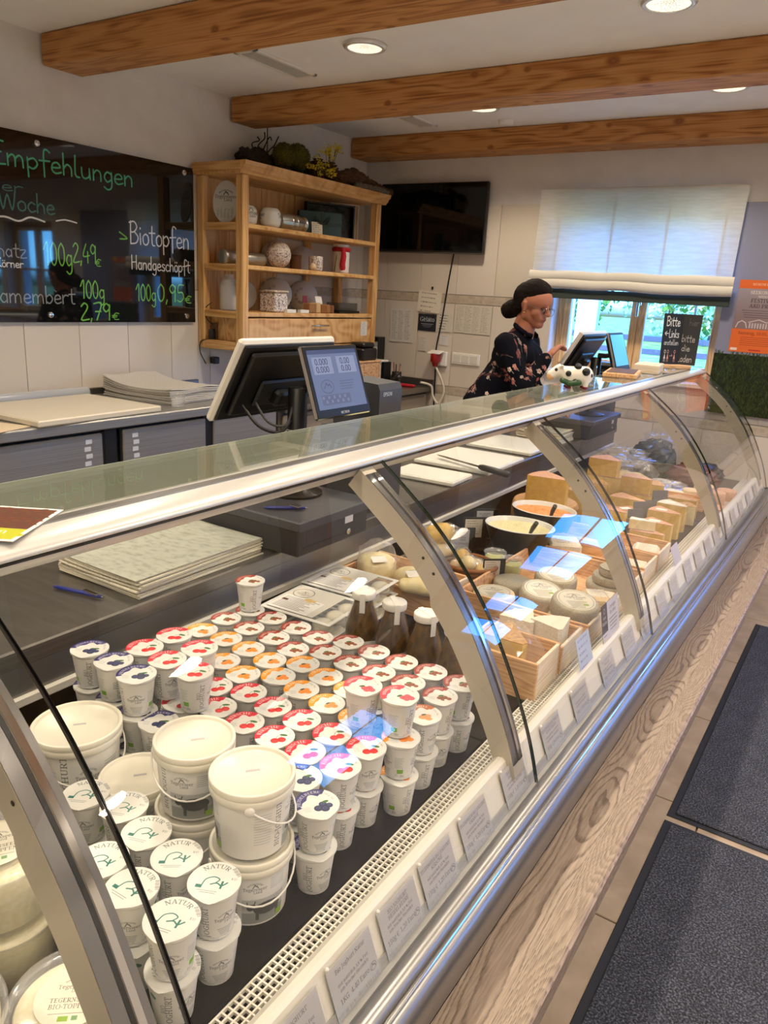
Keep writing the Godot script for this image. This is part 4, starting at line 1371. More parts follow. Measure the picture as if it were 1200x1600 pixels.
	for p in [[-0.425, 0.63], [0.425, 0.63], [-0.425, -0.63], [0.425, -0.63]]:
		part(t, "standoff", lathe(crisp([Vector2(0.0, 0.010), Vector2(0.009, 0.010), Vector2(0.011, 0.006), Vector2(0.011, -0.014), Vector2(0.0, -0.014)]), 16), M.chrome, Vector3(p[0], p[1], 0.008), Vector3(PI / 2, 0, 0))
	solo("festival_poster", card(0.31, 0.445, 0.001), tex_mat("poster", poster_image(), 0.5), "orange and grey festival poster stuck on the lilac panel", "poster", Vector3(-0.723, 1.558, -5.4305))

func gelato_image() -> Image:
	var c := Canvas.new(self, 112, 90, rgb8(24, 27, 36))
	for i in 26:
		c.ellipse(fmod(i * 37.0, 112), fmod(i * 17.0, 34) + 2, 7, 4, rgb8(44 + (i % 5) * 8, 50 + (i % 5) * 8, 62))
	c.text("Gelato", 56, 40, 30, rgb8(226, 228, 232), "Droid Serif", 1)
	c.rect(18, 52, 76, 2, rgb8(190, 192, 198))
	c.rect(26, 60, 60, 2, rgb8(150, 152, 160))
	c.rect(34, 68, 44, 2, rgb8(130, 132, 140))
	return c.result()

func panel_image() -> Image:
	var c := Canvas.new(self, 256, 372, rgb8(140, 142, 164))
	var r := RandomNumberGenerator.new()
	r.seed = 15
	c.rect(0, 262, 256, 110, rgb8(30, 40, 18))
	for i in 2600:
		var x := r.randf_range(0, 256)
		var y := r.randf_range(262, 372)
		var k := r.randf()
		c.line([Vector2(x, y), Vector2(x + r.randf_range(-5, 5), y - r.randf_range(3, 11))], 1.0, rgb8(22 + 46 * k, 32 + 52 * k, 14 + 22 * k))
	return c.result()

func poster_image() -> Image:
	var c := Canvas.new(self, 310, 445, rgb8(150, 140, 150))
	c.rect(0, 0, 310, 52, rgb8(226, 104, 36))
	c.rect(0, 300, 310, 145, rgb8(226, 108, 44))
	for i in 40:
		c.rect(0, 52 + i * 6.2, 310, 6.4, rgb8(158 - i * 0.6, 146 - i * 0.9, 150 - i))
	var wh := rgb8(240, 232, 226)
	var ink := rgb8(46, 30, 40)
	c.ellipse(262, 14, 28, 24, rgb8(248, 206, 40))
	c.text("MUSEUM für", 130, 32, 17, wh, "Droid Serif", 1)
	c.text("SEEKONZERT", 155, 84, 25, wh, "Droid Serif", 1)
	c.text("WIENER", 155, 106, 17, wh, "Droid Serif", 1)
	c.text("FESTIVAL", 155, 136, 31, ink, "Droid Serif", 1)
	c.text("ARD PREIS", 155, 168, 30, ink, "Droid Serif", 1)
	for i in 4:
		c.rect(40 + i * 6, 184 + i * 14, 226 - i * 14, 3, rgb8(84, 70, 82))
	# pale line drawing of a lakeside building
	for i in 12:
		c.rect(96 + i * 16, 262, 9, 32, rgb8(196, 186, 190))
	c.line([Vector2(20, 292), Vector2(30, 262), Vector2(52, 250), Vector2(74, 262), Vector2(84, 292)], 6, rgb8(206, 198, 200))
	c.line([Vector2(92, 258), Vector2(150, 240), Vector2(196, 256), Vector2(246, 238), Vector2(300, 258)], 5, rgb8(206, 198, 200))
	c.text("Samstag, 10.05.2025", 155, 334, 24, rgb8(110, 32, 14), "Droid Serif", 1)
	for i in 5:
		c.rect(60, 350 + i * 12, 190, 3, rgb8(168, 66, 24))
	c.rect(10, 420, 40, 16, rgb8(240, 220, 210))
	c.rect(120, 426, 70, 8, rgb8(190, 40, 30))
	return c.result()

# ================================================================ wall cabinet with its display
func logo(c: Canvas, x: float, y: float, s: float, ink: Color):
	# small mountain ring with two lines of script
	c.arc_text("NATURKÄSEREI", x, y + s * 0.5, s * 1.15, PI / 2, s * 0.26, ink)
	c.line([Vector2(x - s * 0.28, y - s * 0.18), Vector2(x - s * 0.02, y - s * 0.62), Vector2(x + s * 0.1, y - s * 0.4), Vector2(x + s * 0.18, y - s * 0.5), Vector2(x + s * 0.34, y - s * 0.18)], s * 0.1, ink)
	c.text("Tegernseer", x, y + s * 0.2, s * 0.52, ink, "Droid Serif", 1)
	c.text("Land", x + s * 0.3, y + s * 0.55, s * 0.42, ink, "Droid Serif", 1)

func speckle_tex(base: Color, dot: Color) -> Image:
	var c := Canvas.new(self, 128, 128, base)
	var r := RandomNumberGenerator.new()
	r.seed = 44
	for i in 170:
		c.ellipse(r.randf_range(0, 128), r.randf_range(0, 128), r.randf_range(2, 5.5), r.randf_range(1.5, 3.5), dot.lerp(base, r.randf_range(0, 0.3)), r.randf() * PI)
	return c.result()

func plate_on_edge(n: String, label: String, r: Vector2, at: Vector3, yaw: float, m: Material, cat := "plate", grp := ""):
	var t := thing(n, label, cat, at, yaw, grp)
	part(t, "disc", lathe(crisp([Vector2(0.0, -0.004), Vector2(1.0, -0.004), Vector2(1.0, 0.004), Vector2(0.0, 0.004)]), 36, Vector2(r.x, r.y)), m, Vector3(0, r.y, 0), Vector3(PI / 2 - 0.16, 0, 0))
	return t

func build_cabinet():
	var x0 := -3.822
	var x1 := -3.425
	var za := -3.60
	var zb := -5.10
	var t := thing("wall_cabinet", "open pine wall cabinet with three shelves and a drawer", "cabinet", Vector3.ZERO)
	part(t, "crown", prism(PackedVector2Array([Vector2(x0, 2.215), Vector2(-3.42, 2.215), Vector2(-3.412, 2.228), Vector2(-3.40, 2.236), Vector2(-3.398, 2.248), Vector2(-3.382, 2.262), Vector2(-3.376, 2.284), Vector2(x0, 2.284)]), za + 0.03, zb - 0.05), M.pine_z)
	part(t, "crown_side", boxes([[Vector3(x0, 2.225, za + 0.045), Vector3(-3.40, 2.278, za + 0.028)]], 0.006), M.pine_x)
	for p in [[-3.425, -3.487, za, za - 0.055], [-3.765, -3.822, za, za - 0.055], [-3.425, -3.487, zb + 0.055, zb], [-3.765, -3.822, zb + 0.055, zb]]:
		part(t, "post", boxes([[Vector3(p[0], 1.165, p[2]), Vector3(p[1], 2.215, p[3])]], 0.005), M.pine_y)
	for y in [1.925, 1.682, 1.395]:
		part(t, "shelf", boxes([[Vector3(x0 + 0.012, y - 0.014, za - 0.012), Vector3(-3.428, y + 0.014, zb + 0.012)]], 0.004), M.pine_z)
		part(t, "side_rail", boxes([[Vector3(-3.765, y - 0.028, za - 0.002), Vector3(-3.487, y + 0.016, za - 0.03)]], 0.004), M.pine_x)
	part(t, "side_rail", boxes([[Vector3(-3.765, 1.165, za - 0.002), Vector3(-3.487, 1.22, za - 0.03)], [Vector3(-3.765, 1.165, zb + 0.03), Vector3(-3.487, 1.22, zb + 0.002)]], 0.004), M.pine_x)
	part(t, "bottom_board", boxes([[Vector3(x0 + 0.012, 1.165, za - 0.012), Vector3(-3.44, 1.19, zb + 0.012)]], 0.003), M.pine_z)
	for k in 8:
		var z := za - 0.05 - k * 0.178
		part(t, "back_plank", boxes([[Vector3(-3.806, 1.19, z), Vector3(-3.820, 2.215, z - 0.175)]], 0.003), M.pine_y) if k < 4 else part(t, "back_plank", boxes([[Vector3(-3.806, 1.93, z), Vector3(-3.820, 2.215, minf(z, z - 0.170))]], 0.003), M.pine_y)
	part(t, "inner_post", boxes([[Vector3(-3.79, 1.40, -4.66), Vector3(-3.815, 1.93, -4.72)]], 0.003), M.pine_y)
	var d := part(t, "drawer", boxes([[Vector3(-3.432, 1.196, za - 0.062), Vector3(-3.78, 1.372, zb + 0.062)]], 0.004), M.pine_z)
	part(d, "handle", tube([Vector3(-3.43, 1.325, -4.30), Vector3(-3.41, 1.326, -4.305), Vector3(-3.405, 1.327, -4.32), Vector3(-3.405, 1.327, -4.46), Vector3(-3.41, 1.326, -4.475), Vector3(-3.43, 1.325, -4.48)], 0.006, 8), M.chrome, Vector3.ZERO, Vector3.ZERO, "brushed metal bar handle")
	part(d, "label_sticker", card(0.085, 0.105, 0.0006), tex_mat("drawer_label", lines_image(48, 60, rgb8(224, 220, 210), rgb8(96, 110, 140), 8, 1, 0.1, 6), 0.7), Vector3(-3.431, 1.30, -4.945), Vector3(0, PI / 2, 0), "white printed sticker")
	# --- top shelf
	var y := 1.940
	var oc := Canvas.new(self, 128, 200, rgb8(206, 208, 206))
	logo(oc, 64, 76, 40, rgb8(60, 64, 66))
	for i in 60:
		oc.line([Vector2(20 + (i * 53) % 88, 180 - (i * 17) % 46), Vector2(24 + (i * 53) % 88, 172 - (i * 17) % 46)], 1.2, rgb8(120, 124, 122))
	tex_mat("oval_sign", oc.result(), 0.3)
	var ov := thing("oval_sign", "oval enamel sign standing at the left end of the top shelf", "sign", Vector3(-3.63, y, -3.665), 0.35)
	part(ov, "plate", oval_plate(0.085, 0.125), M.oval_sign, Vector3(0, 0.125, 0), Vector3(-0.12, 0, 0))
	var pc := Canvas.new(self, 256, 128, rgb8(226, 226, 222))
	logo(pc, 64, 66, 26, rgb8(60, 62, 66))
	logo(pc, 192, 66, 26, rgb8(60, 62, 66))
	tex_mat("pot_print", pc.result(), 0.25)
	var jar := lathe(crisp([Vector2(0.0, 0), Vector2(0.05, 0), Vector2(0.066, 0.02), Vector2(0.072, 0.06), Vector2(0.066, 0.1), Vector2(0.05, 0.118), Vector2(0.044, 0.122), Vector2(0.0, 0.122)], 0.004), 28)
	solo("ceramic_pot", jar, M.pot_print, "white ceramic pot with printed emblem on the top shelf", "pot", Vector3(-3.53, y, -3.965), Vector3(0, 2.4, 0))
	solo("ceramic_pot", jar, M.pot_print, "white round pot behind the front post on the top shelf", "pot", Vector3(-3.60, y, -3.815), Vector3(0, 1.2, 0))
	var can := thing("milk_can", "silver metal milk can lying on the top shelf", "can", Vector3(-3.56, y + 0.056, -4.20))
	part(can, "body", lathe(crisp([Vector2(0.0, -0.13), Vector2(0.050, -0.13), Vector2(0.055, -0.12), Vector2(0.055, -0.03), Vector2(0.057, -0.025), Vector2(0.055, -0.02), Vector2(0.055, 0.02), Vector2(0.057, 0.025), Vector2(0.055, 0.03), Vector2(0.055, 0.07), Vector2(0.046, 0.10), Vector2(0.046, 0.12), Vector2(0.054, 0.13), Vector2(0.0, 0.13)]), 28), cm(190, 190, 184, 0.28, 0.9), Vector3.ZERO, Vector3(-PI / 2, 0, 0))
	var gb := thing("gift_box", "dark teal gift box with ribbon and a small card", "gift box", Vector3(-3.56, y, -4.52), 1.0)
	part(gb, "box", bx(Vector3(0.32, 0.16, 0.05), 0.003, Vector3(0, 0.08, 0)), cm(30, 62, 66, 0.6))
	part(gb, "ribbon", boxes([[Vector3(0.0, -0.001, -0.027), Vector3(0.022, 0.162, 0.027)], [Vector3(-0.161, 0.07, -0.027), Vector3(0.161, 0.088, 0.027)]], 0.001), cm(18, 46, 44, 0.35))
	part(gb, "bow", tube(smooth_path([Vector3(0.01, 0.08, 0.03), Vector3(-0.05, 0.12, 0.045), Vector3(-0.02, 0.09, 0.035), Vector3(0.01, 0.08, 0.03), Vector3(0.06, 0.125, 0.045), Vector3(0.045, 0.08, 0.035), Vector3(0.01, 0.08, 0.03)], 5), 0.006, 6), cm(18, 46, 44, 0.35))
	part(gb, "name_card", card(0.08, 0.085, 0.001), tex_mat("gift_card", lines_image(40, 44, rgb8(232, 230, 214), rgb8(110, 116, 96), 11, 1, 0.12, 7), 0.7), Vector3(-0.03, 0.046, 0.034), Vector3(-0.15, 0, 0))
	var mb := thing("moss_box", "open black box filled with dark moss on the top shelf", "box", Vector3(-3.66, y, -4.75), 1.05)
	part(mb, "box", boxes([[Vector3(-0.19, 0, 0.0), Vector3(0.19, 0.24, -0.012)], [Vector3(-0.19, 0, 0.0), Vector3(0.19, 0.012, 0.055)], [Vector3(-0.19, 0.228, 0.0), Vector3(0.19, 0.24, 0.055)], [Vector3(-0.19, 0, 0.0), Vector3(-0.178, 0.24, 0.055)], [Vector3(0.178, 0, 0.0), Vector3(0.19, 0.24, 0.055)]], 0.001), M.gasket)
	part(mb, "moss", tuft(0.17, 0.105, 0.03, 500, 21), M.moss_dark, Vector3(0, 0.12, 0.02)).set_meta("kind", "stuff")
	var pic := thing("framed_picture", "pale framed drawing leaning at the right end of the top shelf", "picture", Vector3(-3.70, y, -4.985), 1.0)
	part(pic, "frame", boxes([[Vector3(-0.12, 0, 0.0), Vector3(0.12, 0.012, 0.02)], [Vector3(-0.12, 0.258, 0.0), Vector3(0.12, 0.27, 0.02)], [Vector3(-0.12, 0, 0.0), Vector3(-0.108, 0.27, 0.02)], [Vector3(0.108, 0, 0.0), Vector3(0.12, 0.27, 0.02)]], 0.002), M.crate_pale)
	var dc := Canvas.new(self, 96, 108, rgb8(206, 186, 160))
	for i in 7:
		dc.line([Vector2(8, 88 - i * 7), Vector2(30 + i * 6, 82 - i * 6), Vector2(60 - i * 3, 94 - i * 5)], 2, rgb8(96, 104, 84))
	part(pic, "drawing", card(0.22, 0.25, 0.002), tex_mat("drawing", dc.result(), 0.7), Vector3(0, 0.135, 0.008))
	# --- middle shelf
	y = 1.697
	var sp := tex_mat("speckle", speckle_tex(rgb8(222, 210, 200), rgb8(58, 38, 44)), 0.35)
	sp.uv1_triplanar = true
	sp.uv1_scale = Vector3(8, 8, 8)
	solo("metal_tube", lathe(crisp([Vector2(0.0, 0), Vector2(0.042, 0), Vector2(0.042, 0.36), Vector2(0.036, 0.37), Vector2(0.030, 0.385), Vector2(0.012, 0.39), Vector2(0.012, 0.41), Vector2(0.0, 0.412)]), 24), cm(176, 174, 166, 0.3, 0.85), "silver metal flask lying at the left of the middle shelf", "flask", Vector3(-3.60, y + 0.042, -3.60), Vector3(-PI / 2, 0, 0))
	solo("speckled_ball", lathe(ball_pts(0.088), 32), sp, "round speckled ceramic ball on the middle shelf", "ball", Vector3(-3.56, y + 0.086, -4.08))
	var pm := tex_mat("plate_print", lines_image(96, 96, rgb8(220, 222, 220), rgb8(140, 146, 148), 14, 1, 0.25, 10), 0.35)
	plate_on_edge("wall_plate", "white round plate leaning behind the speckled ball", Vector2(0.1, 0.095), Vector3(-3.72, y, -4.24), 0.75, M.white_glaze, "plate", "plates in the cabinet")
	plate_on_edge("wall_plate", "white round plate leaning behind the speckled cup", Vector2(0.085, 0.085), Vector3(-3.72, y, -4.54), 0.75, M.white_glaze, "plate", "plates in the cabinet")
	solo("speckled_cup", lathe(crisp([Vector2(0.0, 0), Vector2(0.046, 0), Vector2(0.05, 0.012), Vector2(0.052, 0.1), Vector2(0.047, 0.1), Vector2(0.045, 0.02), Vector2(0.0, 0.016)]), 28), sp, "speckled ceramic cup on the middle shelf", "cup", Vector3(-3.53, y, -4.45))
	solo("wood_lid_pot", lathe(crisp([Vector2(0.0, 0), Vector2(0.04, 0), Vector2(0.04, 0.08), Vector2(0.044, 0.082), Vector2(0.044, 0.1), Vector2(0.0, 0.102)]), 24), cm(106, 70, 44, 0.6), "small brown wooden pot behind the shell", "pot", Vector3(-3.64, y, -4.36))
	solo("shell", lathe(crisp([Vector2(0.0, 0.0), Vector2(0.02, 0.006), Vector2(0.026, 0.022), Vector2(0.02, 0.04), Vector2(0.006, 0.05), Vector2(0.0, 0.051)], 0.003), 14), cm(214, 186, 150, 0.5), "tiny cream shell on the middle shelf edge", "shell", Vector3(-3.46, y, -4.33), Vector3.ZERO)
	var jg := thing("milk_jug", "white enamel milk jug tied with a red scarf", "jug", Vector3(-3.53, y, -4.75))
	var jc := Canvas.new(self, 256, 128, rgb8(228, 226, 220))
	jc.text("Home", 96, 60, 26, rgb8(50, 50, 54), "Droid Serif", 1)
	jc.line(smooth_path([Vector2(60, 78), Vector2(80, 92), Vector2(100, 78), Vector2(120, 92), Vector2(140, 80)], 5), 2.5, rgb8(50, 50, 54))
	tex_mat("jug_print", jc.result(), 0.3)
	part(jg, "body", lathe(crisp([Vector2(0.0, 0), Vector2(0.058, 0), Vector2(0.062, 0.008), Vector2(0.062, 0.14), Vector2(0.055, 0.16), Vector2(0.052, 0.185), Vector2(0.060, 0.20), Vector2(0.0, 0.198)]), 28), M.jug_print, Vector3.ZERO, Vector3(0, 1.35, 0))
	part(jg, "scarf", lathe([Vector2(0.058, 0.150), Vector2(0.068, 0.156), Vector2(0.070, 0.170), Vector2(0.062, 0.180), Vector2(0.055, 0.178)], 24), cm(176, 22, 34, 0.8))
	part(jg, "scarf_tail", tube(smooth_path([Vector3(0.05, 0.165, 0.045), Vector3(0.075, 0.12, 0.07), Vector3(0.07, 0.06, 0.075), Vector3(0.072, 0.02, 0.07)], 4), [0.016, 0.016, 0.017, 0.018, 0.02, 0.02, 0.021, 0.021, 0.022, 0.022, 0.022, 0.02, 0.016], 8), cm(176, 22, 34, 0.8))
	# --- lower shelf
	y = 1.410
	solo("white_bottle", lathe(crisp([Vector2(0.0, 0), Vector2(0.055, 0), Vector2(0.06, 0.01), Vector2(0.06, 0.15), Vector2(0.045, 0.19), Vector2(0.03, 0.205), Vector2(0.03, 0.225), Vector2(0.0, 0.226)]), 24), M.white_glaze, "white ceramic bottle behind the knives on the lower shelf", "bottle", Vector3(-3.66, y, -3.72))
	var kb := thing("knife_block", "black knife block with handles on the lower shelf", "knife block", Vector3(-3.56, y, -3.745))
	part(kb, "block", bx(Vector3(0.05, 0.085, 0.05), 0.004, Vector3(0, 0.042, 0)), M.black_plastic)
	for k in 3:
		part(kb, "knife_handle", bx(Vector3(0.014, 0.11, 0.018), 0.004, Vector3(0, 0.055, 0)), M.black_plastic, Vector3(-0.014 + 0.014 * k, 0.075, -0.016 + 0.014 * k), Vector3(0.18, 0, 0.1))
	solo("speckled_planter", boxes([[Vector3(-0.068, 0, -0.068), Vector3(0.068, 0.125, 0.068)], [Vector3(-0.074, 0.125, -0.074), Vector3(0.074, 0.142, 0.074)]], 0.008), sp, "square speckled planter on the lower shelf", "planter", Vector3(-3.53, y, -4.01))
	plate_on_edge("printed_plate", "round printed plate at the left, behind the speckled planter", Vector2(0.1, 0.1), Vector3(-3.72, y, -3.90), 0.75, pm, "plate", "printed plates in the cabinet")
	plate_on_edge("printed_plate", "round printed plate in the middle of the lower shelf", Vector2(0.115, 0.115), Vector3(-3.70, y, -4.22), 0.75, pm, "plate", "printed plates in the cabinet")
	plate_on_edge("printed_plate", "round printed plate at the right of the lower shelf", Vector2(0.11, 0.11), Vector3(-3.70, y, -4.52), 0.75, pm, "plate", "printed plates in the cabinet")
	var sb := [[-4.32, 0.075, 0.065, "brown soap block under a purple tag"], [-4.41, 0.06, 0.07, "cream soap block beside the brown ones"], [-4.50, 0.065, 0.06, "brown soap block under a white tag"], [-4.58, 0.07, 0.055, "dark brown soap block beside the black tray"]]
	for i in 4:
		solo("soap_block", bx(Vector3(0.06, sb[i][2], sb[i][1]), 0.006, Vector3(0, sb[i][2] * 0.5, 0)), [cm(150, 104, 62), cm(206, 172, 122), cm(160, 112, 68), cm(134, 88, 52)][i], sb[i][3], "soap", Vector3(-3.47 - 0.02 * (i % 2), y, sb[i][0]), Vector3(0, 0.2 * i, 0), "soap blocks on the lower shelf")
	solo("name_tag", bx(Vector3(0.004, 0.05, 0.05), 0.001, Vector3(0, 0.025, 0)), cm(120, 40, 62), "small purple tag standing above the soap", "tag", Vector3(-3.53, y + 0.065, -4.34))
	solo("name_tag", bx(Vector3(0.004, 0.055, 0.075), 0.001, Vector3(0, 0.027, 0)), M.white_paper, "small white tag standing above the soap", "tag", Vector3(-3.54, y + 0.06, -4.52), Vector3(0, 0, 0.3))
	var tr := thing("black_tray", "low black glass tray at the right of the lower shelf", "tray", Vector3(-3.54, y, -4.80), 0.1)
	part(tr, "base", bx(Vector3(0.14, 0.018, 0.30), 0.004, Vector3(0, 0.009, 0)), M.black_plastic)
	part(tr, "cover", boxes([[Vector3(-0.055, 0.018, -0.14), Vector3(0.055, 0.075, 0.14)]], 0.004), M.clear_dark)
	for k in 2:
		solo("white_card", bx(Vector3(0.03, 0.022, 0.09), 0.001, Vector3(0, 0.011, 0)), M.white_paper, ["small white folded card on the shelf edge left of the soap", "small white folded card just under the soap blocks"][k], "card", Vector3(-3.445, y, -4.08 - 0.14 * k))
	# --- on top
	y = 2.285
	var rw := thing("root_wood", "dark gnarled root with twigs on top of the cabinet", "root", Vector3(-3.73, y, -4.05))
	part(rw, "wood", blob([[Vector3(0.02, 0.07, 0.14), 0.06], [Vector3(0.0, 0.08, 0.0), 0.075], [Vector3(0.02, 0.06, -0.14), 0.06], [Vector3(0.0, 0.09, -0.32), 0.075], [Vector3(0.02, 0.09, -0.50), 0.07], [Vector3(0.03, 0.07, -0.66), 0.055]], 0.012, 0.025, 5), M.bark_dark)
	for k in 5:
		part(rw, "twig", tube(smooth_path([Vector3(0, 0.1, -0.02 * k), Vector3(0.01, 0.17, 0.06 - 0.06 * k), Vector3(0.02, 0.2 + 0.02 * (k % 3), -0.05 * k), Vector3(0.02, 0.22 + 0.04 * (k % 2), 0.02 - 0.07 * k)], 4), 0.004, 5), M.bark_dark)
	part(rw, "twig", tube([Vector3(0.0, 0.14, -0.10), Vector3(0.01, 0.24, -0.09), Vector3(0.0, 0.31, -0.10)], 0.0035, 5), M.bark_dark)
	for m in [[-3.58, -4.145, 0.072, "smaller olive-green moss ball on the cabinet, the front one"], [-3.60, -4.305, 0.084, "larger dark green moss ball on the cabinet behind the other"]]:
		var mbl := thing("moss_ball", m[3], "moss ball", Vector3(m[0], y + 0.05, m[1]), 0, "moss balls on the cabinet")
		part(mbl, "core", lathe(ball_pts(m[2]), 20), M.moss_green, Vector3(0, m[2], 0))
		part(mbl, "foot", lathe(crisp([Vector2(0, -0.05), Vector2(0.05, -0.05), Vector2(0.04, 0.01), Vector2(0, 0.012)]), 14), M.bark_dark)
		part(mbl, "moss", tuft(m[2], m[2], m[2], 900, 5), M.moss_green, Vector3(0, m[2], 0)).set_meta("kind", "stuff")
	for k in 2:
		var cone := thing("pine_cone", ["brown pine cone on the cabinet, left of the pair", "brown pine cone on the cabinet, right of the pair"][k], "pine cone", Vector3(-3.55, y, -4.47 - 0.14 * k), 0.4 * k, "pine cones on the cabinet")
		var st := begin()
		for i in 9:
			for j in 9:
				var a := TAU * (j + 0.5 * (i % 2)) / 9
				var rr := 0.06 * sin(PI * (i + 0.8) / 10.0) + 0.006
				add_box(st, Vector3(cos(a) * rr * 0.9, 0.012 + i * 0.0165, sin(a) * rr * 0.9), Vector3(0.02, 0.006, 0.024), 0.002, Basis(Vector3.UP, -a) * Basis(Vector3.BACK, 0.5))
		part(cone, "scales", done(st), cm(82, 52, 34, 0.8))
		part(cone, "core", lathe([Vector2(0.0, 0.0), Vector2(0.035, 0.01), Vector2(0.05, 0.07), Vector2(0.03, 0.13), Vector2(0.0, 0.16)], 14), cm(62, 38, 25, 0.9))
	for f in [[-3.44, -4.33, "low yellow blossom sprig in front of the moss balls", 0.06], [-3.56, -4.60, "yellow blossom sprig above the pine cones", 0.20]]:
		var sp2 := thing("flower_sprig", f[2], "flowers", Vector3(f[0], y, f[1]), 0, "yellow sprigs on the cabinet")
		var stt := begin()
		var fl := begin()
		for k in 9:
			var e := Vector3(rng.randf_range(-0.04, 0.05), f[3] + rng.randf_range(-0.03, 0.07), rng.randf_range(-0.16, 0.12))
			add_tube(stt, [Vector3(0, 0.0, 0), e * 0.5 + Vector3(0, 0.02, 0), e], 0.0022, 5)
			for q in 7:
				var cpt := e + Vector3(rng.randf_range(-0.025, 0.025), rng.randf_range(-0.03, 0.02), rng.randf_range(-0.03, 0.03))
				for u in 4:
					var b := Basis.from_euler(Vector3(rng.randf() * TAU, u * PI / 2, 0.4))
					tri(fl, cpt, cpt + b * Vector3(0.014, 0.004, 0.006), cpt + b * Vector3(0.014, 0.004, -0.006))
		part(sp2, "stems", done(stt), cm(96, 84, 40, 0.8))
		part(sp2, "blossoms", done(fl), cm(222, 196, 40, 0.7)).set_meta("kind", "stuff")
	var bk := thing("bark_piece", "long slab of grey-brown bark at the right end of the cabinet top", "bark", Vector3(-3.52, y, -4.96))
	part(bk, "bark", blob([[Vector3(-0.02, 0.045, 0.26), 0.05], [Vector3(0.0, 0.07, 0.12), 0.055], [Vector3(0.0, 0.05, 0.0), 0.05], [Vector3(0.02, 0.03, -0.16), 0.04], [Vector3(0.03, 0.02, -0.30), 0.03]], 0.010, 0.018, 8, Vector3(1.3, 1.15, 1)), M.bark_mid)
	part(bk, "edge_bark", blob([[Vector3(0.10, 0.015, 0.2), 0.028], [Vector3(0.11, 0.015, 0.0), 0.026], [Vector3(0.10, 0.015, -0.18), 0.026]], 0.008, 0.01, 3), M.bark_pale)
	# --- adapter and cable on the left side
	var ad := thing("power_adapter", "black plug adapter and cable at the cabinet's left side", "adapter", Vector3(-3.70, 1.255, -3.645))
	part(ad, "socket", bx(Vector3(0.05, 0.10, 0.018), 0.004, Vector3(-0.02, 0.02, -0.002)), cm(96, 66, 36, 0.5))
	part(ad, "plug", bx(Vector3(0.04, 0.065, 0.04), 0.008, Vector3(-0.015, 0.0, 0.025)), M.black_plastic)
	part(ad, "cable", tube(smooth_path([Vector3(-0.015, -0.03, 0.03), Vector3(-0.09, -0.05, 0.05), Vector3(-0.10, -0.12, 0.05), Vector3(-0.04, -0.19, 0.06)], 6), 0.0035, 6), M.gasket)
	part(ad, "upper_cable", tube(smooth_path([Vector3(-0.015, 0.06, 0.02), Vector3(-0.06, 0.10, 0.03), Vector3(-0.07, 0.16, 0.03), Vector3(-0.02, 0.20, 0.02)], 6), 0.003, 6), M.gasket)
	solo("wall_adapter", bx(Vector3(0.05, 0.045, 0.05), 0.006), M.black_plastic, "small black adapter plugged in under the cabinet", "adapter", Vector3(-3.795, 1.075, -3.72))

func oval_plate(rx: float, ry: float) -> ArrayMesh:
	var st := begin()
	var n := 40
	for j in n:
		var a := TAU * j / n
		var b := TAU * (j + 1) / n
		var p := Vector3(cos(a) * rx, sin(a) * ry, 0.006)
		var q := Vector3(cos(b) * rx, sin(b) * ry, 0.006)
		var U := func(v: Vector3) -> Vector2: return Vector2(0.5 + v.x / rx * 0.5, 0.5 - v.y / ry * 0.5)
		tri(st, Vector3(0, 0, 0.008), p, q, Vector2(0.5, 0.5), U.call(p), U.call(q))
		var z := Vector3(0, 0, -0.008)
		quad(st, p + z, q + z, q, p, [U.call(p), U.call(q), U.call(q), U.call(p)])
		tri(st, Vector3(0, 0, -0.002), q + z, p + z)
	return done(st)

func ball_pts(r: float, n := 14) -> Array:
	var p := []
	for i in n + 1:
		var a := -PI / 2 + PI * i / n
		p.append(Vector2(maxf(0.0, cos(a) * r) if i > 0 and i < n else 0.0, sin(a) * r))
	return p

# loose short blades over an ellipsoid
func tuft(rx: float, ry: float, rz: float, n: int, seed_: int) -> ArrayMesh:
	var r := RandomNumberGenerator.new()
	r.seed = seed_
	var st := begin()
	for i in n:
		var d := Vector3(r.randfn(), r.randfn(), r.randfn()).normalized()
		var p := d * Vector3(rx, ry, rz)
		var s := Vector3(r.randfn(), r.randfn(), r.randfn()).cross(d).normalized()
		var l := r.randf_range(0.006, 0.014)
		tri(st, p - s * 0.004, p + s * 0.004, p + d * l + s * r.randf_range(-0.008, 0.008))
	return done(st)

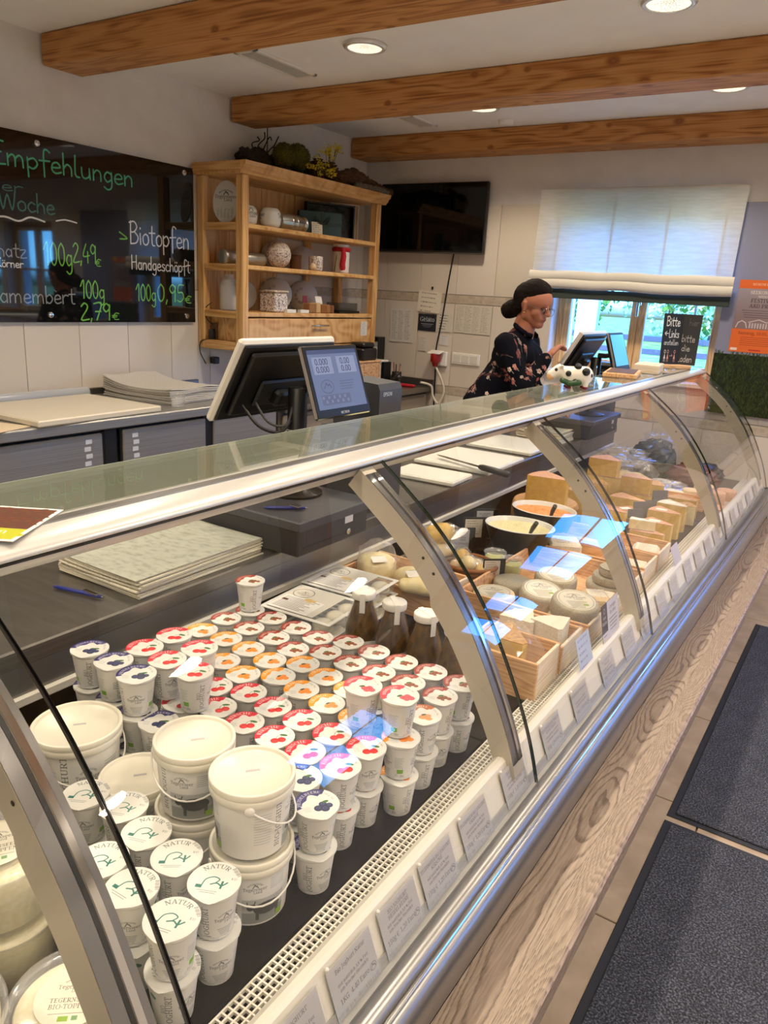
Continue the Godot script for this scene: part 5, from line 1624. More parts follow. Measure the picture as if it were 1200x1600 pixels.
# ================================================================ smooth bodies from a distance field (surface nets)
# cells: list of [a, ra, b, rb] tapered capsules in world units; returns vertex grid mesh
func sdf_mesh(bones: Array, cell: float, k: float, extra = null, scale := Vector3.ONE) -> ArrayMesh:
	var lo := Vector3(INF, INF, INF)
	var hi := -lo
	for b in bones:
		var r: float = maxf(b[1], b[3]) + k + cell * 2
		lo = lo.min((b[0] as Vector3) - Vector3.ONE * r).min((b[2] as Vector3) - Vector3.ONE * r)
		hi = hi.max((b[0] as Vector3) + Vector3.ONE * r).max((b[2] as Vector3) + Vector3.ONE * r)
	var n := Vector3i(((hi - lo) / cell).ceil()) + Vector3i.ONE
	var sx := n.y * n.z
	var sy := n.z
	var big := 1e3
	var f := PackedFloat32Array()
	f.resize(n.x * n.y * n.z)
	f.fill(big)
	# exponential smooth minimum gathered bone by bone inside each bone's box
	var kk := 1.0 / maxf(k, 1e-4)
	var acc := PackedFloat32Array()
	acc.resize(f.size())
	acc.fill(0.0)
	for b in bones:
		var A: Vector3 = b[0]
		var B: Vector3 = b[2]
		var ra: float = b[1]
		var rb: float = b[3]
		var m: float = maxf(ra, rb) + k * 3.0 + cell * 2.0
		var p0 := ((A.min(B) - Vector3.ONE * m - lo) / cell).floor()
		var p1 := ((A.max(B) + Vector3.ONE * m - lo) / cell).ceil()
		var AB := B - A
		var L2 := maxf(AB.length_squared(), 1e-9)
		for i in range(maxi(0, int(p0.x)), mini(n.x, int(p1.x) + 1)):
			for j in range(maxi(0, int(p0.y)), mini(n.y, int(p1.y) + 1)):
				var base := i * sx + j * sy
				for l in range(maxi(0, int(p0.z)), mini(n.z, int(p1.z) + 1)):
					var P := lo + Vector3(i, j, l) * cell - A
					var t := clampf(P.dot(AB) / L2, 0, 1)
					var d := (P - AB * t).length() - (ra + (rb - ra) * t)
					if d < m:
						acc[base + l] += exp(-d * kk * 2.0)
	for i in f.size():
		if acc[i] > 0.0:
			f[i] = -log(acc[i]) / (kk * 2.0)
	if extra != null:
		for i in n.x:
			for j in n.y:
				for l in n.z:
					var q := i * sx + j * sy + l
					if f[q] < 0.06:
						f[q] += extra.call(lo + Vector3(i, j, l) * cell)
	# surface nets
	var id := {}
	var verts := PackedVector3Array()
	var idx := PackedInt32Array()
	var corners := [0, 1, sy, sy + 1, sx, sx + 1, sx + sy, sx + sy + 1]
	var off := [Vector3(0, 0, 0), Vector3(0, 0, 1), Vector3(0, 1, 0), Vector3(0, 1, 1), Vector3(1, 0, 0), Vector3(1, 0, 1), Vector3(1, 1, 0), Vector3(1, 1, 1)]
	var edges := [[0, 1], [2, 3], [4, 5], [6, 7], [0, 2], [1, 3], [4, 6], [5, 7], [0, 4], [1, 5], [2, 6], [3, 7]]
	for i in n.x - 1:
		for j in n.y - 1:
			for l in n.z - 1:
				var q := i * sx + j * sy + l
				var neg := 0
				for c in 8:
					if f[q + corners[c]] < 0.0:
						neg += 1
				if neg == 0 or neg == 8:
					continue
				var s := Vector3.ZERO
				var cnt := 0
				for e in edges:
					var a := f[q + corners[e[0]]]
					var b := f[q + corners[e[1]]]
					if (a < 0.0) != (b < 0.0):
						var t := a / (a - b)
						s += (off[e[0]] as Vector3).lerp(off[e[1]], t)
						cnt += 1
				id[q] = verts.size()
				verts.append((lo + (Vector3(i, j, l) + s / cnt) * cell) * scale)
	for q in id:
		var inside := f[q] < 0.0
		for ax in 3:
			var step: int = [sx, sy, 1][ax]
			var u: int = [sy, 1, sx][ax]
			var v: int = [1, sx, sy][ax]
			if (f[q + step] < 0.0) == inside:
				continue
			var a = id.get(q, -1)
			var b = id.get(q - u, -1)
			var c = id.get(q - u - v, -1)
			var d = id.get(q - v, -1)
			if a < 0 or b < 0 or c < 0 or d < 0:
				continue
			if inside:
				idx.append_array(PackedInt32Array([a, c, b, a, d, c]))
			else:
				idx.append_array(PackedInt32Array([a, b, c, a, c, d]))
	var st := SurfaceTool.new()
	st.begin(Mesh.PRIMITIVE_TRIANGLES)
	st.set_smooth_group(1)
	for v in verts:
		st.add_vertex(v)
	for i in idx:
		st.add_index(i)
	st.generate_normals()
	return st.commit()

# chain of balls [centre, radius] with a rough skin
func blob(chain: Array, cell: float, rough: float, seed_: int, scale := Vector3.ONE) -> ArrayMesh:
	var bones := []
	for i in maxi(1, chain.size() - 1):
		var j := mini(i + 1, chain.size() - 1)
		bones.append([chain[i][0], chain[i][1], chain[j][0], chain[j][1]])
	var n := FastNoiseLite.new()
	n.seed = seed_
	n.frequency = 22.0
	n.fractal_octaves = 2
	return sdf_mesh(bones, cell, cell, func(p: Vector3) -> float: return n.get_noise_3dv(p) * rough, scale)

# ================================================================ back counter along the left wall
func stack_mesh(w: float, d: float, n: int, th: float, jitter: float, seed_: int, curl := 0.0) -> ArrayMesh:
	# a pile of sheets: every few sheets a slab of its own, slightly shifted, with a wavy edge
	var r := RandomNumberGenerator.new()
	r.seed = seed_
	var st := begin()
	for i in n:
		var dx := r.randf_range(-jitter, jitter)
		var dz := r.randf_range(-jitter, jitter)
		var a := r.randf_range(-0.02, 0.02)
		var y0 := th * i
		var y1 := th * (i + 0.86)
		var top := []
		var bot := []
		var m := 10
		for iz in m + 1:
			var rt := []
			var rb := []
			for ix in m + 1:
				var px := -w * 0.5 + w * ix / m
				var pz := -d * 0.5 + d * iz / m
				var q := Vector2(px, pz).rotated(a) + Vector2(dx, dz)
				var lift := curl * float(i + 1) / n * (pow(absf(px) / w * 2.0, 3.0) * 0.4 + 0.25 * sin(pz * 22.0 + i * 0.4) * absf(px) / w + pow(maxf(0.0, -px / w * 2.0), 2.0))
				rt.append(Vector3(q.x, y1 + lift, q.y))
				rb.append(Vector3(q.x, y0 + lift, q.y))
			top.append(rt)
			bot.append(rb)
		add_grid(st, top)
		for k in m:
			quad(st, bot[m][k], bot[m][k + 1], top[m][k + 1], top[m][k])
			quad(st, bot[0][k + 1], bot[0][k], top[0][k], top[0][k + 1])
			quad(st, bot[k][0], bot[k + 1][0], top[k + 1][0], top[k][0])
			quad(st, bot[k + 1][m], bot[k][m], top[k][m], top[k + 1][m])
	return done(st)

func build_back_counter():
	var t := thing("fridge_counter", "low stainless steel refrigerated cabinet along the left wall", "fridge", Vector3.ZERO)
	var xf := -3.09
	part(t, "worktop", boxes([[Vector3(-3.07, 0.872, 0.4), Vector3(-3.825, 0.92, -3.58)]], 0.006), M.steel_door)
	part(t, "body", boxes([[Vector3(-3.12, 0.10, 0.38), Vector3(-3.82, 0.872, -3.57)]], 0.003), M.gasket)
	part(t, "splash_back", boxes([[Vector3(-3.80, 0.92, 0.4), Vector3(-3.825, 0.955, -3.58)]], 0.003), M.steel)
	var zs := [[0.30, -0.62], [-0.74, -1.46], [-1.58, -2.285], [-2.405, -2.96], [-3.02, -3.55]]
	for i in zs.size():
		var d := part(t, "door", boxes([[Vector3(xf, 0.14, zs[i][0]), Vector3(-3.12, 0.852, zs[i][1])]], 0.006), M.steel_door)
		part(d, "gasket", boxes([[Vector3(xf - 0.012, 0.135, zs[i][0] + 0.012), Vector3(-3.125, 0.857, zs[i][1] - 0.012)]], 0.0), M.gasket)
		if i in [2, 3]:
			for k in 4:
				part(d, "sticker", bx(Vector3(0.001, 0.022, 0.035), 0.0), cm(196, 202, 210, 0.5), Vector3(xf + 0.001, 0.82 - 0.035 * k, zs[i][1] + 0.08 + 0.008 * (k % 2) if i == 2 else zs[i][0] - 0.07 - 0.006 * (k % 2)))
	for z in [-0.68, -1.52, -2.345, -2.99]:
		part(t, "mullion", boxes([[Vector3(-3.10, 0.12, z + 0.045), Vector3(-3.13, 0.87, z - 0.03)]], 0.004), M.gasket)
	var y := 0.921
	solo("cling_film_roll", tube([Vector3(-3.70, y + 0.03, -1.7), Vector3(-3.72, y + 0.03, -2.66)], 0.03, 20), M.film_roll, "roll of clear cling film at the back of the steel counter", "roll")
	solo("cutting_board", bx(Vector3(0.57, 0.030, 0.72), 0.006, Vector3(0, 0.015, 0)), M.board_plastic, "large white plastic cutting board on the steel fridge counter", "cutting board", Vector3(-3.36, y, -2.28), Vector3(0, 0.05, 0))
	solo("paper_sheet", bx(Vector3(0.24, 0.001, 0.22), 0.0, Vector3(0, 0.0005, 0)), cm(216, 200, 172, 0.9), "brownish paper sheet lying at the cutting board's front corner", "paper", Vector3(-3.20, y, -1.80), Vector3(0, 0.3, 0))
	var np := thing("newspaper_stack", "stack of folded newspapers on the steel counter below the board", "newspapers", Vector3(-3.50, y, -3.14), 0.08)
	part(np, "sheets", stack_mesh(0.52, 0.42, 9, 0.008, 0.006, 5, 0.03), M.news)
	solo("plastic_cup", lathe(crisp([Vector2(0.0, 0.0), Vector2(0.032, 0.0), Vector2(0.042, 0.075), Vector2(0.044, 0.077), Vector2(0.041, 0.077), Vector2(0.031, 0.003), Vector2(0.0, 0.003)]), 22), M.film, "clear plastic cup in front of the newspapers", "cup", Vector3(-3.17, y, -2.83))
	solo("blue_reflection_sheet", bx(Vector3(0.22, 0.006, 0.30), 0.002, Vector3(0, 0.003, 0)), cm(120, 190, 232, 0.3), "flat plastic sheet with a blue reflection painted in, behind the till screen", "folder", Vector3(-3.55, y, -3.40 - 0.02), Vector3(0, -0.2, 0))  # bright blue reflection on the sheet, put into its base colour
	np.position.z = -3.02
	# --- lower cupboard in the corner
	var c := thing("corner_cupboard", "grey steel cupboard in the corner under the television", "cupboard", Vector3.ZERO)
	part(c, "worktop", boxes([[Vector3(-3.06, 0.822, -3.60), Vector3(-3.825, 0.86, -5.44)]], 0.005), M.steel)
	part(c, "body", boxes([[Vector3(-3.12, 0.08, -3.60), Vector3(-3.82, 0.822, -5.44)]], 0.003), cm(96, 88, 76, 0.5))
	part(c, "splash_back", boxes([[Vector3(-3.06, 0.86, -5.425), Vector3(-3.825, 0.915, -5.445)]], 0.003), M.steel)
	for k in 3:
		var z0 := -3.63 - k * 0.60
		var d := part(c, "door", boxes([[Vector3(-3.10, 0.10, z0), Vector3(-3.12, 0.80, z0 - 0.585)]], 0.005), cm(150, 138, 118, 0.45))
		part(d, "grip", boxes([[Vector3(-3.094, 0.775, z0 - 0.04), Vector3(-3.104, 0.79, z0 - 0.54)]], 0.002), cm(110, 102, 90, 0.4))
	solo("price_tag", bx(Vector3(0.001, 0.05, 0.04), 0.0), M.white_paper, "small white tag stuck on the corner cupboard door", "tag", Vector3(-3.0975, 0.765, -4.92))
	y = 0.861
	for k in 2:
		var b := thing("ring_binder", ["black ring binder with green and white spine in the corner", "black ring binder with plain white spine in the corner"][k], "binder", Vector3(-3.64 + 0.075 * k, y, -5.36), 0, "ring binders")
		part(b, "cover", bx(Vector3(0.068, 0.36, 0.10), 0.004, Vector3(0, 0.18, 0)), M.black_plastic)
		part(b, "spine_label", bx(Vector3(0.052, 0.27, 0.002), 0.0005, Vector3(0, 0.15, 0.051)), M.white_paper)
		part(b, "spine_band", bx(Vector3(0.052, 0.035, 0.002), 0.0005, Vector3(0, 0.305, 0.051)), cm(24, 120, 72, 0.5) if k == 0 else cm(190, 196, 190, 0.5))
	var wb := thing("desk_organiser", "white box on the corner cupboard beside the pencil cup", "box", Vector3(-3.44, y, -5.20))
	part(wb, "box", bx(Vector3(0.10, 0.17, 0.10), 0.006, Vector3(0, 0.085, 0)), M.white_plastic)
	part(wb, "lid", bx(Vector3(0.112, 0.022, 0.112), 0.005, Vector3(0, 0.18, 0)), M.white_plastic)
	var pcup := thing("pencil_cup", "dark pencil cup with pens on the corner cupboard", "pencil cup", Vector3(-3.33, y, -5.30))
	part(pcup, "cup", lathe(crisp([Vector2(0.0, 0.0), Vector2(0.038, 0.0), Vector2(0.040, 0.1), Vector2(0.037, 0.1), Vector2(0.035, 0.004), Vector2(0.0, 0.004)]), 20), cm(40, 34, 30, 0.5))
	for k in 5:
		part(pcup, "pen", tube([Vector3(0.01 * cos(k * 1.3), 0.01, 0.01 * sin(k * 1.3)), Vector3(0.03 * cos(k * 1.3), 0.15 + 0.012 * (k % 3), 0.03 * sin(k * 1.3))], 0.004, 6), [cm(200, 120, 60), cm(30, 30, 34), cm(180, 40, 40), cm(210, 170, 120), cm(40, 60, 120)][k])
	solo("red_stapler", bx(Vector3(0.16, 0.022, 0.045), 0.008, Vector3(0, 0.011, 0)), cm(176, 26, 40, 0.35), "flat red stapler on the corner cupboard", "stapler", Vector3(-3.19, y, -5.22), Vector3(0, 0.2, 0))
	solo("file_holder", bx(Vector3(0.03, 0.18, 0.1), 0.003, Vector3(0, 0.09, 0)), M.black_plastic, "narrow black file holder between white box and pencil cup", "file holder", Vector3(-3.37, y, -5.20))
	var wx := thing("wooden_box", "plain wooden box on the corner cupboard under the drawer", "box", Vector3(-3.36, y, -4.80))
	part(wx, "box", bx(Vector3(0.20, 0.20, 0.30), 0.004, Vector3(0, 0.10, 0)), M.crate_z)
	part(wx, "lid", bx(Vector3(0.21, 0.012, 0.31), 0.003, Vector3(0, 0.207, 0)), M.crate_z)
	solo("label_printer", boxes([[Vector3(-0.08, 0.0, -0.1), Vector3(0.08, 0.09, 0.1)], [Vector3(-0.07, 0.09, -0.09), Vector3(0.06, 0.13, 0.06)]], 0.012), M.black_plastic, "small black printer on the wooden box", "printer", Vector3(-3.36, y + 0.2135, -4.83))
	solo("hand_scanner", blob([[Vector3(0, 0.03, -0.07), 0.028], [Vector3(0, 0.04, 0.0), 0.034], [Vector3(0, 0.07, 0.05), 0.030], [Vector3(0.02, 0.10, 0.08), 0.022]], 0.008, 0.004, 2), M.black_plastic, "black hand-held scanner on the corner cupboard edge", "scanner", Vector3(-3.13, y + 0.004, -4.98), Vector3(0, 0.5, 0))

# ================================================================ things on the counter's own worktop
func build_worktop_things():
	var y := TOP + 0.001
	var t := thing("wrapping_paper", "thick pile of grey wrapping paper on the steel worktop", "paper pile", Vector3(-1.535, y, -1.315), 0.02)
	part(t, "sheets", stack_mesh(0.30, 0.44, 11, 0.0042, 0.005, 9, 0.004), M.wrap_edge)
	part(t, "top_sheet", stack_mesh(0.302, 0.442, 1, 0.0008, 0.0, 9, 0.002), M.wrap_paper, Vector3(0, 0.0468, 0))
	t = thing("wrapping_paper", "second pile of wrapping paper beside the far till drawer", "paper pile", Vector3(-1.52, y, -4.01), 0.03)
	part(t, "sheets", stack_mesh(0.26, 0.20, 9, 0.006, 0.006, 19, 0.008), M.wrap_edge)
	part(t, "top_sheet", stack_mesh(0.26, 0.20, 1, 0.0008, 0.0, 19, 0.004), M.wrap_paper, Vector3(0, 0.055, 0))
	for p in [[Vector3(-1.59, y + 0.006, -1.012), Vector3(-1.449, y + 0.006, -1.045), "blue ballpoint pen in front of the paper pile"], [Vector3(-1.42, 0.9635, -1.58), Vector3(-1.33, 0.9635, -1.66), "blue ballpoint pen on top of the cash drawer"]]:
		var a: Vector3 = p[0]
		var b: Vector3 = p[1]
		var d := (b - a)
		var pen := thing("ballpoint_pen", p[2], "pen", a, 0, "blue pens")
		part(pen, "barrel", tube([Vector3.ZERO, d * 0.06, d * 0.1, d * 0.55, d * 0.92, d], [0.0012, 0.0035, 0.0048, 0.0052, 0.005, 0.0042], 10), cm(24, 44, 128, 0.3))
		part(pen, "clip", boxes([[d * 0.62 + Vector3(0, 0.005, -0.001), d * 0.97 + Vector3(0.0, 0.008, 0.002)]], 0.0005), M.chrome)
		part(pen, "button", tube([d * 0.99, d * 1.05], 0.0026, 8), M.chrome)
	var bs := [[-1.51, -2.72, 0.30, 0.20, 0.06, "narrow white cutting board on the worktop, nearest the middle post"], [-1.53, -3.12, 0.38, 0.40, 0.02, "middle white cutting board on the worktop"], [-1.55, -3.64, 0.36, 0.36, 0.0, "white cutting board behind the second post"]]
	for b in bs:
		solo("worktop_board", bx(Vector3(b[2], 0.022, b[3]), 0.006, Vector3(0, 0.011, 0)), M.board_white, b[5], "cutting board", Vector3(b[0], y, b[1]), Vector3(0, b[4], 0), "white boards on the worktop")
	var kn := thing("cheese_knife", "cheese knife with black handle reaching over the worktop edge", "knife", Vector3(-1.36, y + 0.038, -2.905), -0.30)
	part(kn, "handle", tube([Vector3(-0.02, 0, 0), Vector3(0.0, 0, 0), Vector3(0.06, 0.001, 0), Vector3(0.14, 0, 0), Vector3(0.15, 0, 0)], [0.009, 0.014, 0.015, 0.014, 0.008], 12), M.black_plastic)
	part(kn, "blade", prism(PackedVector2Array([Vector2(-0.02, -0.010), Vector2(-0.02, 0.012), Vector2(-0.26, 0.012), Vector2(-0.29, 0.0), Vector2(-0.26, -0.012)]), -0.0008, 0.0008), M.chrome, Vector3.ZERO, Vector3(PI / 2, 0, 0))

# ================================================================ tills
func till(at: Vector3, which: String, scr: Material):
	# at = where the pole meets the drawer top
	var t := thing("till_monitor", "black till screen with pale frame, seen from behind, %s" % which, "monitor", at)
	part(t, "pole", lathe(crisp([Vector2(0.0, 0.0), Vector2(0.085, 0.0), Vector2(0.085, 0.008), Vector2(0.035, 0.018), Vector2(0.030, 0.022), Vector2(0.030, 0.33), Vector2(0.0, 0.33)]), 24), M.black_plastic)
	part(t, "pole_ring", lathe([Vector2(0.0305, 0.2), Vector2(0.032, 0.2), Vector2(0.032, 0.205), Vector2(0.0305, 0.205)], 24), M.chrome)
	var tilt := 0.508
	var m := Node3D.new()
	var c := Vector3(-0.10, 0.352, 0.0)
	var b := Basis(Vector3.BACK, -tilt)   # top leans towards the customers
	var mk := func(list: Array, bev: float) -> ArrayMesh:
		var st := begin()
		for e in list:
			var p: Vector3 = e[0]
			var q: Vector3 = e[1]
			add_box(st, c + b * ((p + q) * 0.5), (q - p).abs(), bev, b)
		return done(st)
	part(t, "frame", mk.call([[Vector3(-0.012, -0.14, -0.215), Vector3(0.014, 0.14, 0.215)]], 0.008), M.pale_plastic)
	part(t, "back_shell", mk.call([[Vector3(0.012, -0.13, -0.205), Vector3(0.022, 0.13, 0.205)], [Vector3(0.02, -0.105, -0.175), Vector3(0.038, 0.11, 0.175)]], 0.006), M.black_plastic)
	part(t, "socket_bay", mk.call([[Vector3(0.035, -0.07, -0.10), Vector3(0.048, 0.02, 0.10)]], 0.008), M.dark_plastic)
	part(t, "screen", mk.call([[Vector3(-0.013, -0.125, -0.20), Vector3(-0.012, 0.125, 0.20)]], 0.0), scr)
	part(t, "arm", mk.call([[Vector3(0.03, -0.06, -0.035), Vector3(0.075, -0.01, 0.035)]], 0.008), M.black_plastic)
	part(t, "cable", tube(smooth_path([c + b * Vector3(0.03, -0.06, 0.14), c + Vector3(0.06, -0.13, 0.13), c + Vector3(0.10, -0.15, 0.08), c + Vector3(0.10, -0.12, 0.03)], 6), 0.005, 7), M.gasket)
	part(t, "cable", tube(smooth_path([c + b * Vector3(0.03, -0.05, 0.09), c + Vector3(0.07, -0.12, 0.10), c + Vector3(0.10, -0.13, 0.05), c + Vector3(0.10, -0.06, 0.02)], 6), 0.004, 7), cm(60, 60, 62))
	return t

func customer_display(at: Vector3, yaw: float, w: float, h: float, m: Material, label: String):
	var t := thing("customer_display", label, "display", at, PI / 2 + yaw)
	var tilt := Vector3(-0.34, 0, 0)
	var o := part(t, "frame", bx(Vector3(w, h, 0.016), 0.005), M.chrome, Vector3.ZERO, tilt)
	part(o, "bezel", bx(Vector3(w - 0.006, h - 0.006, 0.004), 0.001), M.black_plastic, Vector3(0, 0, 0.0075))
	part(o, "screen", card(w - 0.03, h - 0.04, 0.001), m, Vector3(0, 0.006, 0.0096))
	part(o, "back_shell", bx(Vector3(w * 0.8, h * 0.8, 0.02), 0.006), M.black_plastic, Vector3(0, 0, -0.016))
	part(t, "arm", tube([Vector3(0, -0.02, -0.025), Vector3(0, -0.03, -0.07), Vector3(0, -0.03, -0.11)], 0.014, 10), M.black_plastic)
	return t

func cash_drawer(a: Vector3, b: Vector3, label: String):
	var t := thing("cash_drawer", label, "cash drawer", Vector3(0, 0, 0))
	part(t, "body", boxes([[a + Vector3(0, 0.008, 0), b - Vector3(0, 0.03, 0)]], 0.004), M.dark_plastic)
	part(t, "lid", boxes([[Vector3(a.x + 0.014, b.y - 0.03, a.z + 0.012), Vector3(b.x - 0.01, b.y, b.z - 0.012)]], 0.004), M.grey_plastic)
	for e in [[a.x - 0.04, a.z - 0.04], [b.x + 0.04, a.z - 0.04], [a.x - 0.14, b.z + 0.04], [b.x + 0.04, b.z + 0.04]]:
		part(t, "foot", lathe(crisp([Vector2(0, 0), Vector2(0.012, 0), Vector2(0.012, 0.009), Vector2(0, 0.009)]), 12), M.gasket, Vector3(e[0], a.y, e[1]))
	part(t, "front_seam", boxes([[Vector3(a.x + 0.001, a.y + 0.03, a.z - 0.02), Vector3(a.x, a.y + 0.034, b.z + 0.1)]], 0.0), M.gasket)
	part(t, "sticker", bx(Vector3(0.001, 0.022, 0.04), 0.0), M.white_paper, Vector3(a.x + 0.0008, b.y - 0.045, b.z + 0.10))
	part(t, "lock", lathe(crisp([Vector2(0, 0), Vector2(0.010, 0), Vector2(0.010, 0.003), Vector2(0.006, 0.004), Vector2(0, 0.004)]), 16), M.chrome, Vector3(a.x, a.y + 0.032, b.z + 0.10), Vector3(0, 0, -PI / 2))
	return t

func build_till():
	var sc := Canvas.new(self, 256, 200, rgb8(96, 112, 150))
	sc.rect(0, 0, 256, 14, rgb8(66, 80, 118))
	for x in [16, 140]:
		sc.rect(x, 24, 100, 58, rgb8(122, 138, 176))
	sc.text("0.000", 30, 50, 27, rgb8(40, 48, 72))
	sc.text("0.00", 160, 50, 27, rgb8(40, 48, 72))
	sc.text("0.000", 30, 76, 27, rgb8(40, 48, 72))
	sc.text("0.00", 160, 76, 27, rgb8(40, 48, 72))
	sc.ring(66, 124, 32, 22, 2, rgb8(76, 86, 114))
	sc.line([Vector2(48, 130), Vector2(62, 112), Vector2(70, 122), Vector2(78, 116), Vector2(86, 130)], 3, rgb8(76, 86, 114))
	for i in 4:
		sc.rect(132, 108 + i * 9, 80 - i * 6, 3, rgb8(86, 98, 130))
	sc.rect(24, 152, 150, 34, rgb8(88, 100, 134))
	for i in 10:
		sc.rect(28 + i * 14, 156 + (i % 2) * 14, 10, 10, rgb8(108, 122, 156))
	var sm := tex_mat("till_display", sc.result(), 0.12)
	sm.emission_enabled = true
	sm.emission_operator = BaseMaterial3D.EMISSION_OP_MULTIPLY
	sm.emission = Color.WHITE
	sm.emission_texture = sm.albedo_texture
	sm.emission_energy_multiplier = 0.16
	var os := mat("operator_screen", rgb8(60, 76, 110), 0.15)
	os.emission_enabled = true
	os.emission = rgb8(120, 150, 200)
	os.emission_energy_multiplier = 0.5
	cash_drawer(Vector3(-1.272, TOP + 0.001, -1.56), Vector3(-1.70, 0.957, -1.90), "low black cash drawer under the near till, jutting over the worktop")
	till(Vector3(-1.475, 0.958, -1.79), "in front of the pine cabinet", os)
	var cd = customer_display(Vector3(-1.345, 1.32, -1.805), 0.0, 0.265, 0.212, sm, "small customer screen showing weights and prices on the near till")
	var o: Node3D = cd.get_child(0)
	var bt := TextMesh.new()
	bt.font = font("Droid Sans")
	bt.text = "VECTRON"
	bt.font_size = 16
	bt.pixel_size = 0.0006
	bt.depth = 0.0004
	part(o, "lettering", bt, cm(190, 192, 196, 0.4), Vector3(0, -0.094, 0.0098))
	# receipt printer on a black plinth
	var p := thing("receipt_printer", "dark grey receipt printer right of the near till", "printer", Vector3(-1.50, TOP + 0.001, -2.20), PI / 2)
	part(p, "plinth", boxes([[Vector3(-0.11, 0.0, -0.12), Vector3(0.10, 0.285, 0.10)]], 0.006), M.dark_plastic)
	part(p, "body", prism(PackedVector2Array([Vector2(-0.09, 0.286), Vector2(-0.10, 0.35), Vector2(-0.10, 0.40), Vector2(-0.085, 0.435), Vector2(-0.05, 0.447), Vector2(0.09, 0.44), Vector2(0.10, 0.42), Vector2(0.10, 0.286)]), -0.07, 0.07), M.grey_plastic, Vector3.ZERO, Vector3(0, -PI / 2, 0))
	var et := TextMesh.new()
	et.font = font("Droid Sans")
	et.text = "EPSON"
	et.font_size = 16
	et.pixel_size = 0.0011
	et.depth = 0.0005
	part(p, "lettering", et, cm(196, 200, 206, 0.4), Vector3(-0.02, 0.405, 0.1002))
	# far till
	cash_drawer(Vector3(-1.30, TOP + 0.001, -4.13), Vector3(-1.68, 0.955, -4.63), "dark cash drawer under the far till")
	till(Vector3(-1.40, 0.956, -4.38), "in front of the assistant", os)
	var bl := mat("blue_screen", rgb8(90, 170, 220), 0.15)
	bl.emission_enabled = true
	bl.emission = rgb8(80, 170, 226)
	bl.emission_energy_multiplier = 0.75
	customer_display(Vector3(-1.275, 1.33, -4.36), 0.0, 0.262, 0.215, bl, "small bright blue customer screen on the far till")
	solo("receipt_roll_printer", boxes([[Vector3(-0.07, 0, -0.07), Vector3(0.07, 0.36, 0.07)], [Vector3(-0.06, 0.36, -0.06), Vector3(0.065, 0.40, 0.065)]], 0.02), M.dark_plastic, "rounded dark receipt printer behind the blue customer screen", "printer", Vector3(-1.44, TOP + 0.001, -4.73))

# ================================================================ dairy goods near the viewer
const CUPS := "b3,-1.226,-0.851 b3,-1.148,-0.848 b3,-1.072,-0.841 b2,-1.015,-0.842 b2,-1.226,-0.853 b2,-0.694,-0.873 k3,-1.148,-0.924 k3,-1.146,-1.000 k3,-1.073,-0.917 k3,-1.061,-0.991 k3,-0.997,-0.917 k2,-1.033,-0.915 k2,-1.028,-1.000 k2,-0.957,-1.026 k2,-0.965,-0.947 k2,-0.886,-0.940 k2,-0.882,-1.016 k2,-0.807,-1.014 k2,-0.810,-0.939 k2,-0.732,-1.012 k2,-0.735,-0.936 k2,-0.656,-1.016 k2,-0.660,-0.941 o2,-1.244,-1.171 o2,-1.167,-1.174 o2,-1.092,-1.169 o2,-1.093,-1.091 o2,-1.017,-1.158 o2,-0.949,-1.191 o2,-1.019,-1.075 o2,-0.955,-1.115 o2,-0.875,-1.178 o2,-0.881,-1.103 o2,-0.806,-1.092 o2,-0.800,-1.167 o2,-0.728,-1.087 h2,-1.248,-1.255 h2,-1.167,-1.251 h2,-1.164,-1.331 h2,-1.081,-1.326 h2,-1.086,-1.250 h2,-1.006,-1.317 h2,-0.936,-1.345 h2,-1.013,-1.233 h2,-0.946,-1.269 h2,-0.860,-1.341 h2,-0.871,-1.262 h2,-0.783,-1.340 h2,-0.796,-1.266 h2,-0.721,-1.268 h2,-0.708,-1.342 h2,-0.632,-1.338 h2,-0.640,-1.263 h3,-1.240,-1.333 h2,-1.238,-1.331 r3,-0.711,-1.077 r3,-0.637,-1.091 c2,-0.631,-1.178 o2,-0.624,-1.084 b2,-0.629,-0.835 n2,-0.866,-0.646 n2,-0.792,-0.628 n2,-0.717,-0.620 n2,-0.721,-0.544 n2,-0.636,-0.539 n2,-0.639,-0.618 n2,-0.939,-0.629 n2,-1.110,-0.610 n2,-1.048,-0.566 n2,-0.796,-0.553 b2,-1.148,-0.848 b2,-1.072,-0.841 k2,-1.148,-0.924 k2,-1.146,-1.000"
const FLAV := {"k": ["cherry", "red", "KIRSCHE"], "o": ["orange", "orange", "ORANGE"], "h": ["hazelnut", "brown-red", "HASELNUSS"], "b": ["blueberry", "dark blue", "HEIDELBEERE"], "r": ["raspberry", "pink-red", "HIMBEERE"], "c": ["caramel", "brown", "KARAMELL"], "n": ["natural", "plain", "NATUR"]}

